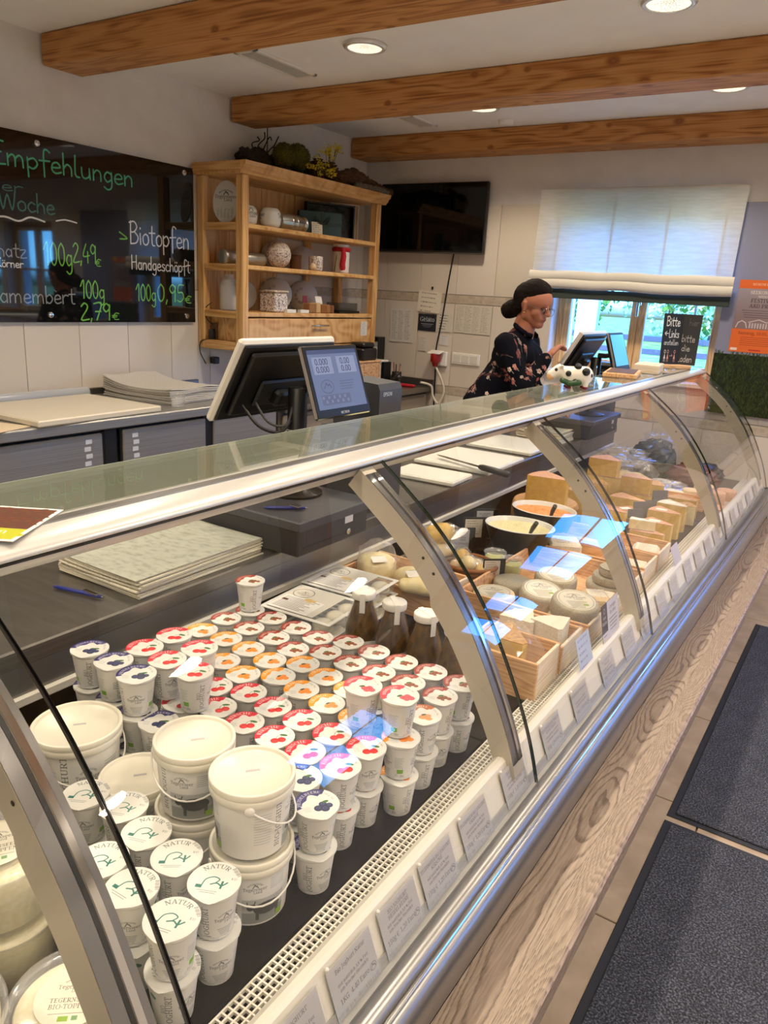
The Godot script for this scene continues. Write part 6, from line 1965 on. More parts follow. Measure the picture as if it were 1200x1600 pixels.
func lid_image(k: String) -> Image:
	var c := Canvas.new(self, 192, 192, rgb8(220, 220, 214))
	var R := 90.0
	var ink := rgb8(120, 126, 124)
	var band: Color = {"k": rgb8(206, 30, 52), "o": rgb8(232, 150, 34), "h": rgb8(150, 56, 42), "b": rgb8(40, 40, 104), "r": rgb8(214, 62, 78), "c": rgb8(176, 96, 50), "n": rgb8(220, 220, 214)}[k]
	c.ring(96, 96, 86, 86, 1.2, rgb8(206, 208, 204))
	c.ring(96, 96, 62, 62, 0.8, rgb8(222, 224, 220))
	if k == "n":
		c.arc_text("NATUR", 96, 96, 60, PI * 0.55, 25, rgb8(74, 92, 90), "Droid Serif")
		c.line(smooth_path([Vector2(60, 118), Vector2(66, 92), Vector2(90, 78), Vector2(112, 86), Vector2(104, 102)], 6), 4, rgb8(16, 104, 92))
		c.line(smooth_path([Vector2(88, 112), Vector2(108, 104), Vector2(126, 112), Vector2(142, 96)], 6), 5, rgb8(16, 104, 92))
		c.rect(122, 92, 7, 34, rgb8(16, 104, 92))
		c.rect(40, 118, 22, 14, rgb8(16, 104, 92))
		for i in 9:
			c.line([Vector2(140 + i * 3.4, 34 + i * 3.6), Vector2(150 + i * 3.4, 26 + i * 3.6)], 1.4 if i % 3 else 2.2, rgb8(60, 66, 66))
		for i in 3:
			c.text("N H E", 150, 76 + i * 3, 8, ink)
		c.rect(50, 140, 70, 2, ink)
		c.rect(60, 148, 56, 2, ink)
		return c.result()
	var p := PackedVector2Array()
	var a0 := deg_to_rad(58)
	var a1 := deg_to_rad(196)
	for i in 31:
		var a := lerpf(a0, a1, i / 30.0)
		p.append(Vector2(96 + cos(a) * 92, 96 - sin(a) * 92))
	for i in 31:
		var a := lerpf(a1, a0, i / 30.0)
		var r := 52.0 + 7.0 * sin(i * 0.42) + (10.0 if i < 3 or i > 27 else 0.0)
		p.append(Vector2(96 + cos(a) * r, 96 - sin(a) * r))
	c.poly(p, band)
	var nm: String = FLAV[k][2]
	c.arc_text(nm, 96, 96, 64, deg_to_rad(126), 25 if nm.length() < 8 else 19, rgb8(250, 246, 240), "Droid Serif")
	c.arc_text("150 g  bio", 96, 96, 66, deg_to_rad(32), 13, ink)
	for i in 4:
		c.rect(32 + i * 3, 112 + i * 8, 34 - i * 2, 2.4, rgb8(176, 180, 178))
	# fruit picture
	var gr := rgb8(52, 104, 44)
	match k:
		"k":
			c.line(smooth_path([Vector2(100, 128), Vector2(108, 100), Vector2(122, 88)], 5), 2, gr)
			c.line(smooth_path([Vector2(130, 122), Vector2(126, 102), Vector2(122, 88)], 5), 2, gr)
			c.ellipse(136, 90, 18, 8, gr, 0.2)
			for e in [[98, 134, 19], [128, 126, 19]]:
				c.ellipse(e[0], e[1], e[2], e[2], rgb8(206, 28, 32))
				c.ellipse(e[0] + 4, e[1] + 5, e[2] * 0.6, e[2] * 0.55, rgb8(226, 52, 48))
		"o", "c":
			var oc := rgb8(236, 128, 22) if k == "o" else rgb8(206, 140, 72)
			for e in [[98, 126, 19], [128, 130, 17], [122, 106, 15]]:
				c.ellipse(e[0], e[1], e[2], e[2] * 0.9, oc)
				c.ring(e[0], e[1], e[2] * 0.7, e[2] * 0.6, 2, oc.lightened(0.35))
				for q in 6:
					c.line([Vector2(e[0], e[1]), Vector2(e[0] + cos(q) * e[2] * 0.65, e[1] + sin(q) * e[2] * 0.55)], 1.4, oc.lightened(0.3))
			c.ellipse(100, 102, 13, 6, rgb8(70, 70, 30), -0.5)
		"h":
			for e in [[94, 122, 15], [118, 112, 16], [138, 124, 15], [112, 134, 15]]:
				c.ellipse(e[0], e[1], e[2], e[2] * 0.85, rgb8(128, 66, 40))
				c.ellipse(e[0] - 3, e[1] - 4, e[2] * 0.5, e[2] * 0.4, rgb8(164, 100, 66))
			c.ellipse(124, 138, 9, 9, rgb8(244, 232, 214))
			c.ellipse(100, 100, 15, 7, gr, -0.4)
		"b":
			for e in [[96, 126, 17], [122, 132, 18], [118, 106, 16], [142, 116, 14]]:
				c.ellipse(e[0], e[1], e[2], e[2], rgb8(40, 48, 86))
				c.ring(e[0], e[1] - 3, e[2] * 0.4, e[2] * 0.35, 2, rgb8(96, 110, 150))
			c.ellipse(130, 92, 15, 7, gr, -0.3)
		"r":
			for e in [[104, 122], [128, 116], [140, 134], [116, 136]]:
				c.ellipse(e[0], e[1], 15, 17, rgb8(204, 60, 74))
				for q in 5:
					c.ellipse(e[0] + cos(q * 1.3) * 8, e[1] + sin(q * 1.3) * 9, 4, 4, rgb8(226, 108, 116))
			c.ellipse(92, 106, 14, 7, gr, -0.4)
	return c.result()

func cow_print(c: Canvas, x: float, y: float, s: float):
	# grey photograph of a cow on a meadow, printed on the label
	c.rect(x, y, 104 * s, 62 * s, rgb8(190, 192, 190))
	c.rect(x, y + 34 * s, 104 * s, 28 * s, rgb8(150, 154, 150))
	c.ellipse(x + 60 * s, y + 26 * s, 34 * s, 16 * s, rgb8(84, 86, 86))
	c.rect(x + 32 * s, y + 32 * s, 8 * s, 22 * s, rgb8(84, 86, 86))
	c.rect(x + 82 * s, y + 32 * s, 8 * s, 22 * s, rgb8(84, 86, 86))
	c.ellipse(x + 22 * s, y + 20 * s, 11 * s, 8 * s, rgb8(84, 86, 86), -0.4)
	c.line([Vector2(x + 14 * s, y + 14 * s), Vector2(x + 12 * s, y + 6 * s)], 2 * s, rgb8(60, 60, 60))
	c.line([Vector2(x + 28 * s, y + 13 * s), Vector2(x + 31 * s, y + 5 * s)], 2 * s, rgb8(60, 60, 60))
	c.rect(x + 84 * s, y + 46 * s, 18 * s, 13 * s, rgb8(140, 186, 34))

func cup_print(kind: int) -> Image:
	var c := Canvas.new(self, 384, 128, rgb8(214, 213, 208))
	var ink := rgb8(88, 92, 96)
	for k in 2:
		var o := k * 192.0
		c.text("BIO", o + 14, 74, 17, ink, "Droid Serif", 0, -PI / 2)
		c.text("JOGHURT", o + 32, 118, 23, ink, "Droid Serif", 0, -PI / 2)
		logo(c, o + 82, 60, 25, ink)
		for i in 5:
			c.rect(o + 56 + i * 3, 90 + i * 6, 50 - i * 5, 2.4, rgb8(150, 156, 158))
		for i in 8:
			c.rect(o + 126, 34 + i * 6, 36 - (i * 7) % 12, 2.2, rgb8(166, 170, 172))
		c.rect(o + 136, 84, 26, 18, rgb8(112, 168, 30))
		c.text("EU Bio", o + 149, 116, 13, ink, "Droid Sans", 1)
		for i in 18:
			c.ellipse(o + (i * 41) % 190, 122 - (i * 3) % 9, 9, 3, rgb8(196, 198, 200))
	if kind == 1:
		for k in 2:
			c.ellipse(k * 192.0 + 172, 26, 11, 6, rgb8(18, 108, 92), 0.5)
	return c.result()

func bucket_print() -> Image:
	var c := Canvas.new(self, 768, 192, rgb8(226, 224, 216))
	var ink := rgb8(92, 96, 98)
	for k in 2:
		var o := k * 384.0
		c.rect(o + 120, 22, 168, 150, rgb8(222, 222, 218))
		logo(c, o + 172, 58, 28, ink)
		for i in 6:
			c.rect(o + 222, 32 + i * 7, 54, 2.6, rgb8(170, 174, 174))
		cow_print(c, o + 128, 96, 1.45)
		c.text("BIO-JOGHURT", o + 112, 168, 26, ink, "Droid Serif", 0, -PI / 2)
		for i in 12:
			c.rect(o + 20, 40 + i * 9, 56, 3, rgb8(196, 198, 196))
	return c.result()

func build_dairy():
	for k in FLAV:
		tex_mat("lid_" + k, lid_image(k), 0.32, 0.0)
	tex_mat("cup_side", cup_print(0), 0.35)
	tex_mat("cup_side_n", cup_print(1), 0.35)
	var body := lathe(crisp([Vector2(0.0, 0.002), Vector2(0.022, 0.0), Vector2(0.0265, 0.003), Vector2(0.0338, 0.068), Vector2(0.0345, 0.074), Vector2(0.0370, 0.075), Vector2(0.0370, 0.0775)]), 26)
	body = cup_body()
	var lid := lid_mesh(0.0372, 0.0776, 0.0784, 0.13, 36, 0.0006)
	var list := []
	for e in CUPS.split(" "):
		var q := e.split(",")
		list.append({"f": q[0][0], "l": int(q[0][1]), "x": float(q[1]), "z": float(q[2])})
	# number the cups of a flavour by their distance from the viewer
	list.sort_custom(func(a, b): return Vector2(a.x, a.z).length() < Vector2(b.x, b.z).length())
	var count := {}
	var low := 0
	for e in list:
		var f: String = e.f
		count[f] = count.get(f, -1) + 1
		var lab := "%s yoghurt cup with %s lid band, %s nearest the viewer" % [FLAV[f][0], FLAV[f][1], ordinal(count[f])]
		lab = lab.replace("first nearest", "the one nearest")
		if f == "n":
			lab = "natural yoghurt cup with plain white foil lid, %s nearest the viewer" % ordinal(count[f])
		cup(f, Vector3(e.x, DECK + 0.0005 + 0.08 * (e.l - 1), e.z), lab, body, lid, FLAV[f][0] + " yoghurt cups")
		if e.l == 2:
			var front: bool = e.x > -0.668
			cup(f, Vector3(e.x + rng.randf_range(-0.003, 0.003), DECK + 0.0002, e.z), "bottom-layer yoghurt cup at the front glass, %s from the near end" % ordinal(low) if front else "yoghurt cup hidden in the bottom layer of the display", body, lid, "bottom layer of yoghurt cups")
			if front:
				low += 1
	# --- kilo buckets
	tex_mat("bucket_side", bucket_print(), 0.4)
	bucket(Vector3(-0.824, DECK + 0.0005, -0.756), 0.0, "lower white yoghurt bucket in the middle stack")
	bucket(Vector3(-0.824, DECK + 0.1235, -0.756), 0.62, "upper white yoghurt bucket of the middle stack, cow print in front")
	bucket(Vector3(-0.689, DECK + 0.0005, -0.748), 1.0, "lower white yoghurt bucket of the front stack, with cow print")
	bucket(Vector3(-0.689, DECK + 0.1235, -0.748), 2.2, "upper white yoghurt bucket of the front stack, blank side out")
	bucket(Vector3(-0.957, DECK + 0.0005, -0.745), 1.6, "single low white yoghurt bucket behind the middle stack")
	bucket(Vector3(-1.10, DECK + 0.0005, -0.728), 1.35, "large white yoghurt bucket at the back left beside the blueberry cups", 1.19, 1.45)
	# --- tubs of curd cheese at the left edge
	var tc := Canvas.new(self, 192, 192, rgb8(226, 222, 204))
	logo(tc, 96, 70, 30, rgb8(104, 104, 96))
	tc.text("TEGERNSEER", 96, 114, 16, rgb8(104, 104, 96), "Droid Serif", 1)
	tc.text("BIO-TOPFEN", 96, 132, 17, rgb8(104, 104, 96), "Droid Serif", 1)
	tc.rect(50, 144, 90, 2, rgb8(150, 150, 140))
	tc.rect(76, 152, 24, 14, rgb8(140, 176, 60))
	tc.rect(108, 152, 14, 12, rgb8(120, 160, 110))
	tex_mat("tub_label", tc.result(), 0.5)
	var tubs := [[-0.888, -0.455, 2, "in the stack behind the near post"], [-0.688, -0.425, 1, "low in front, right of the stack"], [-0.700, -0.266, 2, "at the bottom left corner of the photo"], [-0.90, -0.29, 2, "beyond the left edge of the photo"]]
	for t in tubs:
		for k in t[2]:
			tub(Vector3(t[0], DECK + 0.001 + 0.104 * k, t[1]), ("upper " if k == 1 else ("lower " if t[2] == 2 else "single ")) + "clear tub of cream-white curd cheese " + t[3], 0.7 + 0.3 * k)
	# --- flat trays of fresh cheese
	var trc := Canvas.new(self, 176, 144, rgb8(214, 212, 204))
	trc.rect(0, 0, 176, 144, rgb8(206, 203, 192))
	trc.ring(42, 36, 36, 26, 2, rgb8(80, 80, 78))
	logo(trc, 42, 40, 18, rgb8(80, 80, 78))
	trc.poly(PackedVector2Array([Vector2(0, 62), Vector2(150, 62), Vector2(150, 144), Vector2(0, 144)]), rgb8(228, 226, 220))
	for i in 9:
		trc.rect(8, 70 + i * 7.5, 130 - (i * 13) % 40, 2.4, rgb8(120, 120, 118))
	trc.rect(8, 84, 22, 12, rgb8(96, 70, 64))
	trc.ellipse(96, 66, 22, 9, rgb8(206, 178, 120))
	tex_mat("tray_label", trc.result(), 0.4)
	for s in 2:
		for k in 3:
			var at := Vector3(-1.185 - 0.025 * s, DECK + 0.001 + 0.043 * k, -1.530 - 0.205 * s)
			var t := thing("cheese_tray", "%s clear tray of fresh cheese in the %s stack behind the hazelnut cups" % [["bottom", "middle", "top"][k], ["near", "far"][s]], "tray", at, 0.06, "trays of fresh cheese")
			part(t, "tray", frustum(0.20, 0.165, 0.22, 0.185, 0.034), M.clear_plastic)
			part(t, "rim", boxes([[Vector3(-0.114, 0.034, -0.096), Vector3(0.114, 0.038, -0.084)], [Vector3(-0.114, 0.034, 0.084), Vector3(0.114, 0.038, 0.096)], [Vector3(-0.114, 0.034, -0.084), Vector3(-0.102, 0.038, 0.084)], [Vector3(0.102, 0.034, -0.084), Vector3(0.114, 0.038, 0.084)]], 0.0015), cm(222, 222, 216, 0.25))
			for q in 3:
				part(t, "cheese", lathe(crisp([Vector2(0, 0), Vector2(0.026, 0.001), Vector2(0.03, 0.012), Vector2(0.024, 0.025), Vector2(0, 0.028)], 0.004), 18), cm(232, 226, 204, 0.5), Vector3(0.07, 0.003, -0.06 + 0.06 * q))
			if k == 2:
				part(t, "label", card(0.15, 0.165, 0.0006), M.tray_label, Vector3(-0.025, 0.0385, 0), Vector3(-PI / 2, 0, 0), "printed paper label")
				part(t, "film", boxes([[Vector3(-0.10, 0.036, -0.083), Vector3(0.10, 0.0366, 0.083)]], 0.0), M.film)
	# --- jars with dark contents
	var brown := noise_image(128, 128, 301, 0.05, 3)
	tri_mat("jar_content", ramp_tex(brown, 128, 128, [rgb8(48, 32, 12), rgb8(92, 66, 26), rgb8(124, 92, 42)]), Vector3(9, 5, 9), 0.35)
	var bp := [Vector2(0.0, 0.0), Vector2(0.040, 0.0), Vector2(0.046, 0.006), Vector2(0.046, 0.115), Vector2(0.040, 0.145), Vector2(0.028, 0.182), Vector2(0.0265, 0.196), Vector2(0.0, 0.197)]
	var inn := []
	for q in bp:
		inn.append(Vector2(maxf(0.0, q.x - 0.0025), q.y * 0.96 + 0.003))
	for k in 4:
		var t := thing("preserve_jar", "glass bottle of brown preserve with white lid, %s from the left" % ordinal(k), "jar", Vector3([-1.012, -0.913, -0.815, -0.716][k], DECK + 0.001, [-1.515, -1.508, -1.50, -1.475][k]), 0.5 + k * 0.3, "preserve bottles")
		part(t, "content", lathe(crisp(inn, 0.004), 26), M.jar_content)
		part(t, "glass", lathe(crisp(bp, 0.003), 26), M.glass)
		part(t, "lid", lathe(crisp([Vector2(0.0, 0.196), Vector2(0.030, 0.196), Vector2(0.0315, 0.199), Vector2(0.0315, 0.213), Vector2(0.029, 0.216), Vector2(0.0, 0.2165)], 0.001), 26), M.white_plastic)
		part(t, "seal_strip", boxes([[Vector3(-0.007, 0.2165, -0.03), Vector3(0.007, 0.2172, 0.033)], [Vector3(-0.007, 0.165, 0.0325), Vector3(0.007, 0.217, 0.0333)]], 0.0), M.white_paper)
		part(t, "paper_tag", card(0.05, 0.075, 0.0006), M.white_paper, Vector3(0.02, 0.055, 0.043), Vector3(0, 0.4, 0))

func frustum(w0: float, d0: float, w1: float, d1: float, h: float) -> ArrayMesh:
	var st := begin()
	var a := [Vector3(-w0 / 2, 0, d0 / 2), Vector3(w0 / 2, 0, d0 / 2), Vector3(w0 / 2, 0, -d0 / 2), Vector3(-w0 / 2, 0, -d0 / 2)]
	var b := [Vector3(-w1 / 2, h, d1 / 2), Vector3(w1 / 2, h, d1 / 2), Vector3(w1 / 2, h, -d1 / 2), Vector3(-w1 / 2, h, -d1 / 2)]
	for i in 4:
		var j := (i + 1) % 4
		quad(st, a[i], a[j], b[j], b[i])
	quad(st, a[3], a[2], a[1], a[0])
	return done(st)

func cup_body() -> ArrayMesh:
	# the printed wall carries the whole picture; rim and base take its blank border
	var st := begin()
	var seg := 26
	var rings := [[0.0262, 0.0], [0.0339, 0.070]]
	st.set_smooth_group(1)
	for j in seg:
		var a0 := TAU * j / seg
		var a1 := TAU * (j + 1) / seg
		var P := func(a: float, r: float, y: float) -> Vector3: return Vector3(cos(a) * r, y, -sin(a) * r)
		var u0 := float(j) / seg
		var u1 := float(j + 1) / seg
		st.set_smooth_group(1)
		quad(st, P.call(a0, 0.0262, 0.002), P.call(a1, 0.0262, 0.002), P.call(a1, 0.0339, 0.070), P.call(a0, 0.0339, 0.070), [Vector2(u0, 1), Vector2(u1, 1), Vector2(u1, 0), Vector2(u0, 0)])
		var z := [Vector2(0.001, 0.01), Vector2(0.002, 0.01), Vector2(0.002, 0.02), Vector2(0.001, 0.02)]
		st.set_smooth_group(2)
		quad(st, P.call(a0, 0.0339, 0.070), P.call(a1, 0.0339, 0.070), P.call(a1, 0.0372, 0.0745), P.call(a0, 0.0372, 0.0745), z)
		st.set_smooth_group(3)
		quad(st, P.call(a0, 0.0372, 0.0745), P.call(a1, 0.0372, 0.0745), P.call(a1, 0.0372, 0.0776), P.call(a0, 0.0372, 0.0776), z)
		st.set_smooth_group(-1)
		tri(st, Vector3(0, 0.002, 0), P.call(a1, 0.0262, 0.002), P.call(a0, 0.0262, 0.002), z[0], z[1], z[2])
	return done(st)

func cup(f: String, at: Vector3, label: String, body: Mesh, lid: Mesh, grp: String):
	var t := thing("yoghurt_cup", label, "yoghurt cup", at, 0.64 + rng.randf_range(-0.28, 0.28) + (0.0 if f != "n" else rng.randf_range(-0.5, 0.3)), grp)
	part(t, "cup", body, M.cup_side_n if f == "n" else M.cup_side, Vector3.ZERO, Vector3(0, rng.randf_range(-0.9, 0.9) + 1.2, 0))
	part(t, "lid", lid, M["lid_" + f])

func bucket(at: Vector3, yaw: float, label: String, s := 1.0, sy := 1.0):
	var t := thing("yoghurt_bucket", label, "bucket", at, yaw, "yoghurt buckets")
	var st := begin()
	var seg := 40
	var P := func(a: float, r: float, y: float) -> Vector3: return Vector3(cos(a) * r * s, y * sy, -sin(a) * r * s)
	st.set_smooth_group(1)
	for j in seg:
		var a0 := TAU * j / seg
		var a1 := TAU * (j + 1) / seg
		quad(st, P.call(a0, 0.055, 0.002), P.call(a1, 0.055, 0.002), P.call(a1, 0.0618, 0.104), P.call(a0, 0.0618, 0.104), [Vector2(float(j) / seg, 1), Vector2(float(j + 1) / seg, 1), Vector2(float(j + 1) / seg, 0), Vector2(float(j) / seg, 0)])
	st.set_smooth_group(-1)
	for j in seg:
		tri(st, Vector3(0, 0.002 * sy, 0), P.call(TAU * (j + 1) / seg, 0.055, 0.002), P.call(TAU * j / seg, 0.055, 0.002))
	part(t, "pail", done(st), M.bucket_side)
	var lp := []
	for q in crisp([Vector2(0.0615, 0.096), Vector2(0.066, 0.097), Vector2(0.0665, 0.108), Vector2(0.0645, 0.110), Vector2(0.0665, 0.112), Vector2(0.0665, 0.1215), Vector2(0.064, 0.1225), Vector2(0.061, 0.1215), Vector2(0.0598, 0.1165), Vector2(0.0, 0.1168)], 0.0008):
		lp.append(Vector2(q.x * s, q.y + 0.1225 * (sy - 1.0)))
	part(t, "lid", lathe(lp, 44), M.bucket_lid)
	part(t, "date_stamp", bx(Vector3(0.022, 0.0004, 0.005), 0.0), cm(186, 184, 186), Vector3(0.005, 0.1171 + 0.1225 * (sy - 1.0), 0.0), Vector3(0, 0.9 - yaw, 0))
	var bail := []
	for i in 17:
		var a := PI * i / 16.0
		bail.append(Vector3(cos(a) * 0.0675 * s, 0.098 * sy - sin(a) * 0.050, 0.004 + sin(a) * 0.0640 * s))
	part(t, "handle", tube(bail, 0.0016, 6), M.white_plastic)
	for x in [-1.0, 1.0]:
		part(t, "handle_lug", lathe(crisp([Vector2(0, 0), Vector2(0.008, 0), Vector2(0.007, 0.006), Vector2(0, 0.007)]), 12), M.white_plastic, Vector3(x * 0.0625 * s, 0.096 * sy, 0.004), Vector3(0, 0, -x * PI / 2))

func tub(at: Vector3, label: String, yaw: float):
	var t := thing("curd_tub", label, "tub", at, yaw, "tubs of curd cheese")
	part(t, "curd", lathe(crisp([Vector2(0, 0.003), Vector2(0.064, 0.003), Vector2(0.070, 0.086), Vector2(0.05, 0.090), Vector2(0, 0.088)], 0.003), 36), M.curd)
	part(t, "tub", lathe(crisp([Vector2(0, 0), Vector2(0.066, 0), Vector2(0.0725, 0.09), Vector2(0.0765, 0.091), Vector2(0.0765, 0.094)], 0.001), 36), M.clear_plastic)
	part(t, "lid", lathe(crisp([Vector2(0.073, 0.090), Vector2(0.0775, 0.090), Vector2(0.078, 0.100), Vector2(0.074, 0.1025), Vector2(0.069, 0.0985), Vector2(0.0, 0.0985)], 0.001), 40), M.clear_plastic)
	part(t, "label", lid_mesh(0.045, 0.0990, 0.0994, 0.0, 36), M.tub_label, Vector3.ZERO, Vector3.ZERO, "oval paper label")

# ================================================================ cheese section
func crate(x0: float, x1: float, z0: float, z1: float, h: float, label: String, turn := 0.0) -> Node3D:
	var t := thing("wooden_crate", label, "crate", Vector3((x0 + x1) * 0.5, DECK + 0.001, (z0 + z1) * 0.5), turn, "wooden crates in the counter")
	var a := absf(x1 - x0) * 0.5
	var b := absf(z1 - z0) * 0.5
	var w := 0.009
	part(t, "bottom", boxes([[Vector3(-a, 0, -b), Vector3(a, 0.006, b)]], 0.001), M.crate_x)
	for s in [-1.0, 1.0]:
		part(t, "side_board", boxes([[Vector3(-a, 0.006, s * b), Vector3(a, h, s * (b - w))]], 0.0015), M.crate_x)
		part(t, "end_board", boxes([[Vector3(s * a, 0.006, -b + w), Vector3(s * (a - w), h, b - w)]], 0.0015), M.crate_pale if s > 0 else M.crate_z)
	return t

func wedge_mesh(r: float, ang: float, h: float, tip: float) -> Array:
	# pie slice with its tip cut off; [paste, rind]
	var p := PackedVector2Array()
	p.append(Vector2(tip, 0).rotated(-ang * 0.5))
	for i in 6:
		p.append(Vector2(r, 0).rotated(-ang * 0.5 + ang * i / 5.0))
	p.append(Vector2(tip, 0).rotated(ang * 0.5))
	var st := begin()
	add_prism(st, p, 0.002, h - 0.002, false, Transform3D(Basis(Vector3.RIGHT, -PI / 2), Vector3.ZERO))
	var rd := begin()
	var xf := Transform3D(Basis(Vector3.RIGHT, -PI / 2), Vector3.ZERO)
	add_prism(rd, p, h - 0.002, h, false, xf)
	add_prism(rd, p, 0.0, 0.002, false, xf)
	var arc := PackedVector2Array()
	for i in 6:
		arc.append(Vector2(r - 0.0002, 0).rotated(-ang * 0.5 + ang * i / 5.0))
	for i in 6:
		arc.append(Vector2(r + 0.002, 0).rotated(ang * 0.5 - ang * i / 5.0))
	add_prism(rd, arc, 0.0, h, false, xf)
	return [done(st), done(rd)]

func round_cheese(n: String, at: Vector3, r: float, h: float, m: Material, label: String, grp := "", lab: Material = null, tilt := Vector3.ZERO, cut := 0.0):
	var t := thing(n, label, "cheese", at, 0.0, grp)
	t.rotation = tilt
	part(t, "rind", lathe(crisp([Vector2(0, 0), Vector2(r * 0.93, 0), Vector2(r, h * 0.18), Vector2(r * 1.01, h * 0.5), Vector2(r, h * 0.84), Vector2(r * 0.94, h), Vector2(0, h)], 0.003), 28), m)
	if lab != null:
		part(t, "label", lid_mesh(r * 0.82, h, h + 0.0006, 0.0, 28), lab, Vector3.ZERO, Vector3(0, 0.64, 0))
	return t

func soft_block(at: Vector3, s: Vector3, yaw: float, label: String, m: Material, lab: Material):
	# square-shouldered soft cheese in printed paper
	var t := thing("soft_cheese", label, "cheese", at, yaw, "paper-wrapped soft cheeses")
	var b := [[Vector3(-s.x * 0.3, s.y * 0.5, -s.z * 0.3), s.y * 0.5, Vector3(s.x * 0.3, s.y * 0.5, -s.z * 0.3), s.y * 0.5], [Vector3(-s.x * 0.3, s.y * 0.5, s.z * 0.3), s.y * 0.5, Vector3(s.x * 0.3, s.y * 0.5, s.z * 0.3), s.y * 0.5], [Vector3(-s.x * 0.3, s.y * 0.5, s.z * 0.3), s.y * 0.5, Vector3(-s.x * 0.3, s.y * 0.5, -s.z * 0.3), s.y * 0.5], [Vector3(s.x * 0.3, s.y * 0.5, s.z * 0.3), s.y * 0.5, Vector3(s.x * 0.3, s.y * 0.5, -s.z * 0.3), s.y * 0.5]]
	part(t, "cheese", bx(s, minf(s.y, s.x) * 0.2, Vector3(0, s.y * 0.5, 0)), m)
	part(t, "wrapper_label", card(s.x * 0.72, s.z * 0.72, 0.0006), lab, Vector3(0, s.y + 0.0002, 0), Vector3(-PI / 2, 0, 0))

func crumple(r: Vector3, seed_: int, amp: float) -> ArrayMesh:
	# crinkled bag or film
	var n := FastNoiseLite.new()
	n.seed = seed_
	n.frequency = 2.4
	n.fractal_octaves = 3
	var g := []
	for i in 15:
		var row := []
		var v := PI * i / 14.0
		for j in 25:
			var u := TAU * (j % 24) / 24.0
			var d := Vector3(sin(v) * cos(u), cos(v), -sin(v) * sin(u))
			var p := d * r * (1.0 + amp * n.get_noise_3dv(d * 1.6))
			p.y = maxf(p.y, -r.y * 0.92)
			row.append(p)
		g.append(row)
	return grid_mesh(g, false)

